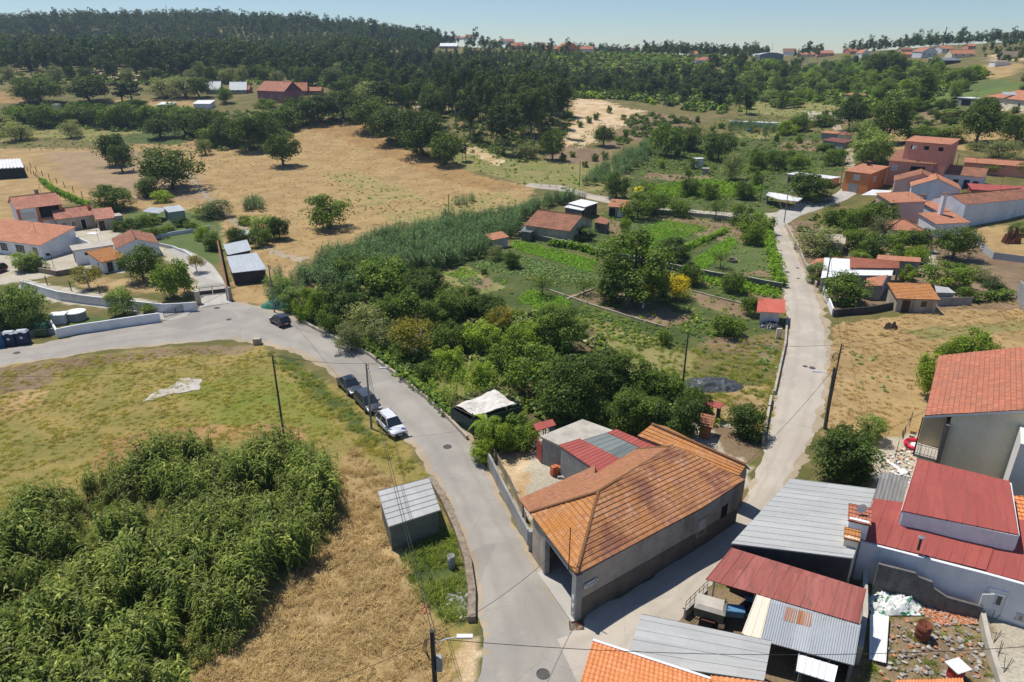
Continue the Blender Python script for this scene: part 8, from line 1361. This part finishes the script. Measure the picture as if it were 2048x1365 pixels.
for i in range(6): c = (q - p) * (i / 5); m.tube([(c.x, c.y, .75), (c.x, c.y, 1.6)], .02, 5)
tag(m.build('railing', darksteel), 'thin dark railing on the low wall before the green trailer', 'railing').location = p
# terrace objects beside the beige house
o = empty('paddling_pool', at(1832, 893, 0), 0, 'round red inflatable pool with white bottom on the terrace', 'paddling pool'); MB().tube([(.95*math.cos(t_), .95*math.sin(t_), .22) for t_ in np.linspace(0,6.283,30)], .2, 10, False).build('ring', plain('red_vinyl', (.62,.02,.06), (.55,.02,.05), 3, .35), o, smooth=True); MB().disc((0,0,.02), .9, .05).build('bottom', frameW, o)
o = empty('clothes_line', at(1790, 915, 0), 0, 'clothes line with dark washing beside the terrace', 'clothes line'); e2 = at(1818, 855, 0) - at(1790, 915, 0); m = MB(); m.tube([(0,0,0),(0,0,1.9)], .03, 6); m.tube([(e2.x,e2.y,0),(e2.x,e2.y,1.9)], .03, 6); m.build('posts', darksteel, o); MB().tube([(0,0,1.88),(e2.x*.5,e2.y*.5,1.78),(e2.x,e2.y,1.88)], .01, 4).build('line', darksteel, o)
for i, (t_, c_) in enumerate(((.35,blackp),(.5,plain('dark_cloth',(.04,.04,.05))),(.63,frameW),(.72,plain('dark_cloth',(.04,.04,.05))),(.85,blackp))):
    d = Vector((e2.x, e2.y, 0)).normalized(); c = Vector((e2.x, e2.y, 0)) * t_ + Vector((0,0,1.35)); MB().cbox(c, .62, .03, .8, Matrix((d, Vector((-d.y,d.x,0)), Vector((0,0,1)))).transposed() @ Matrix.Rotation(.12*(i-2),3,'X')).build('garment', c_, o)
for i, (u, v, lb) in enumerate(((1800,945,'white door panel lying on the terrace rubble'),(1785,930,'narrow white board on the terrace rubble'))): o = MB().cbox((0,0,.06), 1.5 if i == 0 else .4, .8 if i == 0 else 1.6, .05, Matrix.Rotation(.3,3,'Z')).build('board', frameW); tag(o, lb, 'board').location = at(u, v, 0)
o = empty('satellite_dish', at(1722,1015,5.6), 0, 'white satellite dish on the squat chimney', 'satellite dish'); m = MB(); n = 14; m.v = [(0,0,0)] + [(.38*math.cos(2*math.pi*i/n), -.12, .38*math.sin(2*math.pi*i/n)) for i in range(n)]; m.f = [(0, 1+i, 1+(i+1)%n) for i in range(n)]; m.build('dish', frameW, o); MB().tube([(0,.02,0),(0,.1,-.5)], .025, 6).build('bracket', darksteel, o)
# garden well ring, small fence posts
o = empty('well', P(1464, 523), 0, 'round brick well ring in the lawn plot', 'well'); m = MB(); n = 20
for rr_, z in ((.95,0),(.95,.5),(.72,.5),(.72,.05)): m.v += [(rr_*math.cos(2*math.pi*i/n), rr_*math.sin(2*math.pi*i/n), z) for i in range(n)]
for k_ in range(3): m.f += [(k_*n+i, k_*n+(i+1)%n, (k_+1)*n+(i+1)%n, (k_+1)*n+i) for i in range(n)]
m.build('ring', stone, o); MB().disc((0,0,.06), .7, .02).build('water', void, o)
def posts(label, group, line, n, h, r=.07):
    a = [P(*q) for q in line]; L = [0]
    for p, q in zip(a, a[1:]): L.append(L[-1] + (q - p).length)
    proto = MB().tube([(0,0,-.3),(0,0,h)], r, 6).build('fence_post', polem).data; bpy.data.objects.remove(bpy.data.objects[-1]) if False else None
    first = [o_ for o_ in C.objects if o_.data == proto][0]
    for i in range(n):
        s_ = L[-1] * i / (n - 1); k_ = max(j for j in range(len(L) - 1) if L[j] <= s_ + 1e-6); p = a[k_].lerp(a[k_ + 1], (s_ - L[k_]) / max(L[k_ + 1] - L[k_], .01)); o_ = first if i == 0 else first.copy()
        if i: C.objects.link(o_)
        o_.location = (p.x, p.y, float(T(p.x, p.y))); o_.rotation_euler = (rnd.gauss(0,.04), rnd.gauss(0,.04), 0); tag(o_, '%s %s' % (NTH[i], label), 'fence post', group)
posts('dark wooden post of the wire fence above the farmhouse, from the left', 'fence posts above the farmhouse', [(50,338),(70,352),(90,372),(120,395),(165,415)], 18, 1.5, .09); posts('post of the second wire fence row beside the vine, from the left', 'second fence row by the vine', [(62,335),(85,352),(120,370),(165,395)], 8, 1.7, .09); posts('post of the wire fence round the far paddock, from the left', 'fence posts of the far paddock', [(1530,216),(1580,219),(1660,221),(1690,222)], 9, 1.8, .12); posts('low post of the upper left field fence, from the left', 'fence posts at the top of the ploughed field', [(60,302),(90,301),(140,300),(180,300)], 6, 1.2, .08); posts('post of the orchard fence behind the curved wall, from the left', 'orchard fence posts', [(95,570),(135,580),(200,588)], 3, 1.6, .08)
o = empty('basketball_stand', P(108, 535), .2, 'black hoop stand on the terrace before the long white house', 'hoop stand'); MB().tube([(0,0,0),(0,0,2.2),(-.2,-.1,2.5)], .035, 6).build('stand', darksteel, o); MB().cbox((-.35,-.1,2.5), .7,.04,.5).build('board', darksteel, o)
o = MB().cbox((0,0,.35), 2.0, 1.6, .06).build('parasol_table', frameW); tag(o, 'white sheet roof beside the brown gabled shed', 'awning').location = P(187, 470, 1.6)
tag(MB().box(-.35,-.1,0,.35,.1,1.5).build('road_marker', w_beige), 'broken pale sign board on the garden wall by the red-roofed hut', 'board').location = P(1556, 677)
# yellow and coloured crates beyond the reeds
for u, c_, lb in ((1498,(.03,.15,.5),'blue barrel left of the far reed strip'),(1513,(.7,.25,.05),'orange crate by the far reed strip'),(1573,(.75,.5,.02),'yellow crate beyond the allotments')): o = MB().disc((0,0,0), .8, 1.1, 10).build('barrel', plain('plastic_%d' % u, c_)); tag(o, lb, 'barrel').location = P(u, 264 if u < 1560 else 262)
for i, (u, v) in enumerate(((1756,482),(1738,489))): heap('flower_bush', ['white', 'yellow'][i] + ' flowering bush in the right gardens', u, v + 8, 1.6, 1.2, 1.3, plain(['white_blossom', 'yellow_blossom'][i], [(.55,.55,.45),(.6,.48,.02)][i]), i, 16, rough=.3, cat='flowers')
# ---------------------------------------------------------------- air
hz = MB().box(-1150,-120,-3,1150,1150,104).build('haze', None); M = bpy.data.materials.new('haze'); M.use_nodes = True; nt_ = M.node_tree; nt_.nodes.remove(nt_.nodes['Principled BSDF']); pv = nt_.nodes.new('ShaderNodeVolumePrincipled'); pv.inputs['Color'].default_value = (.66,.82,1,1); pv.inputs['Density'].default_value = .00016; pv.inputs['Anisotropy'].default_value = .2; nt_.links.new(pv.outputs[0], nt_.nodes['Material Output'].inputs['Volume']); hz.data.materials.append(M); hz['kind'] = 'stuff'; hz['label'] = 'thin summer haze'
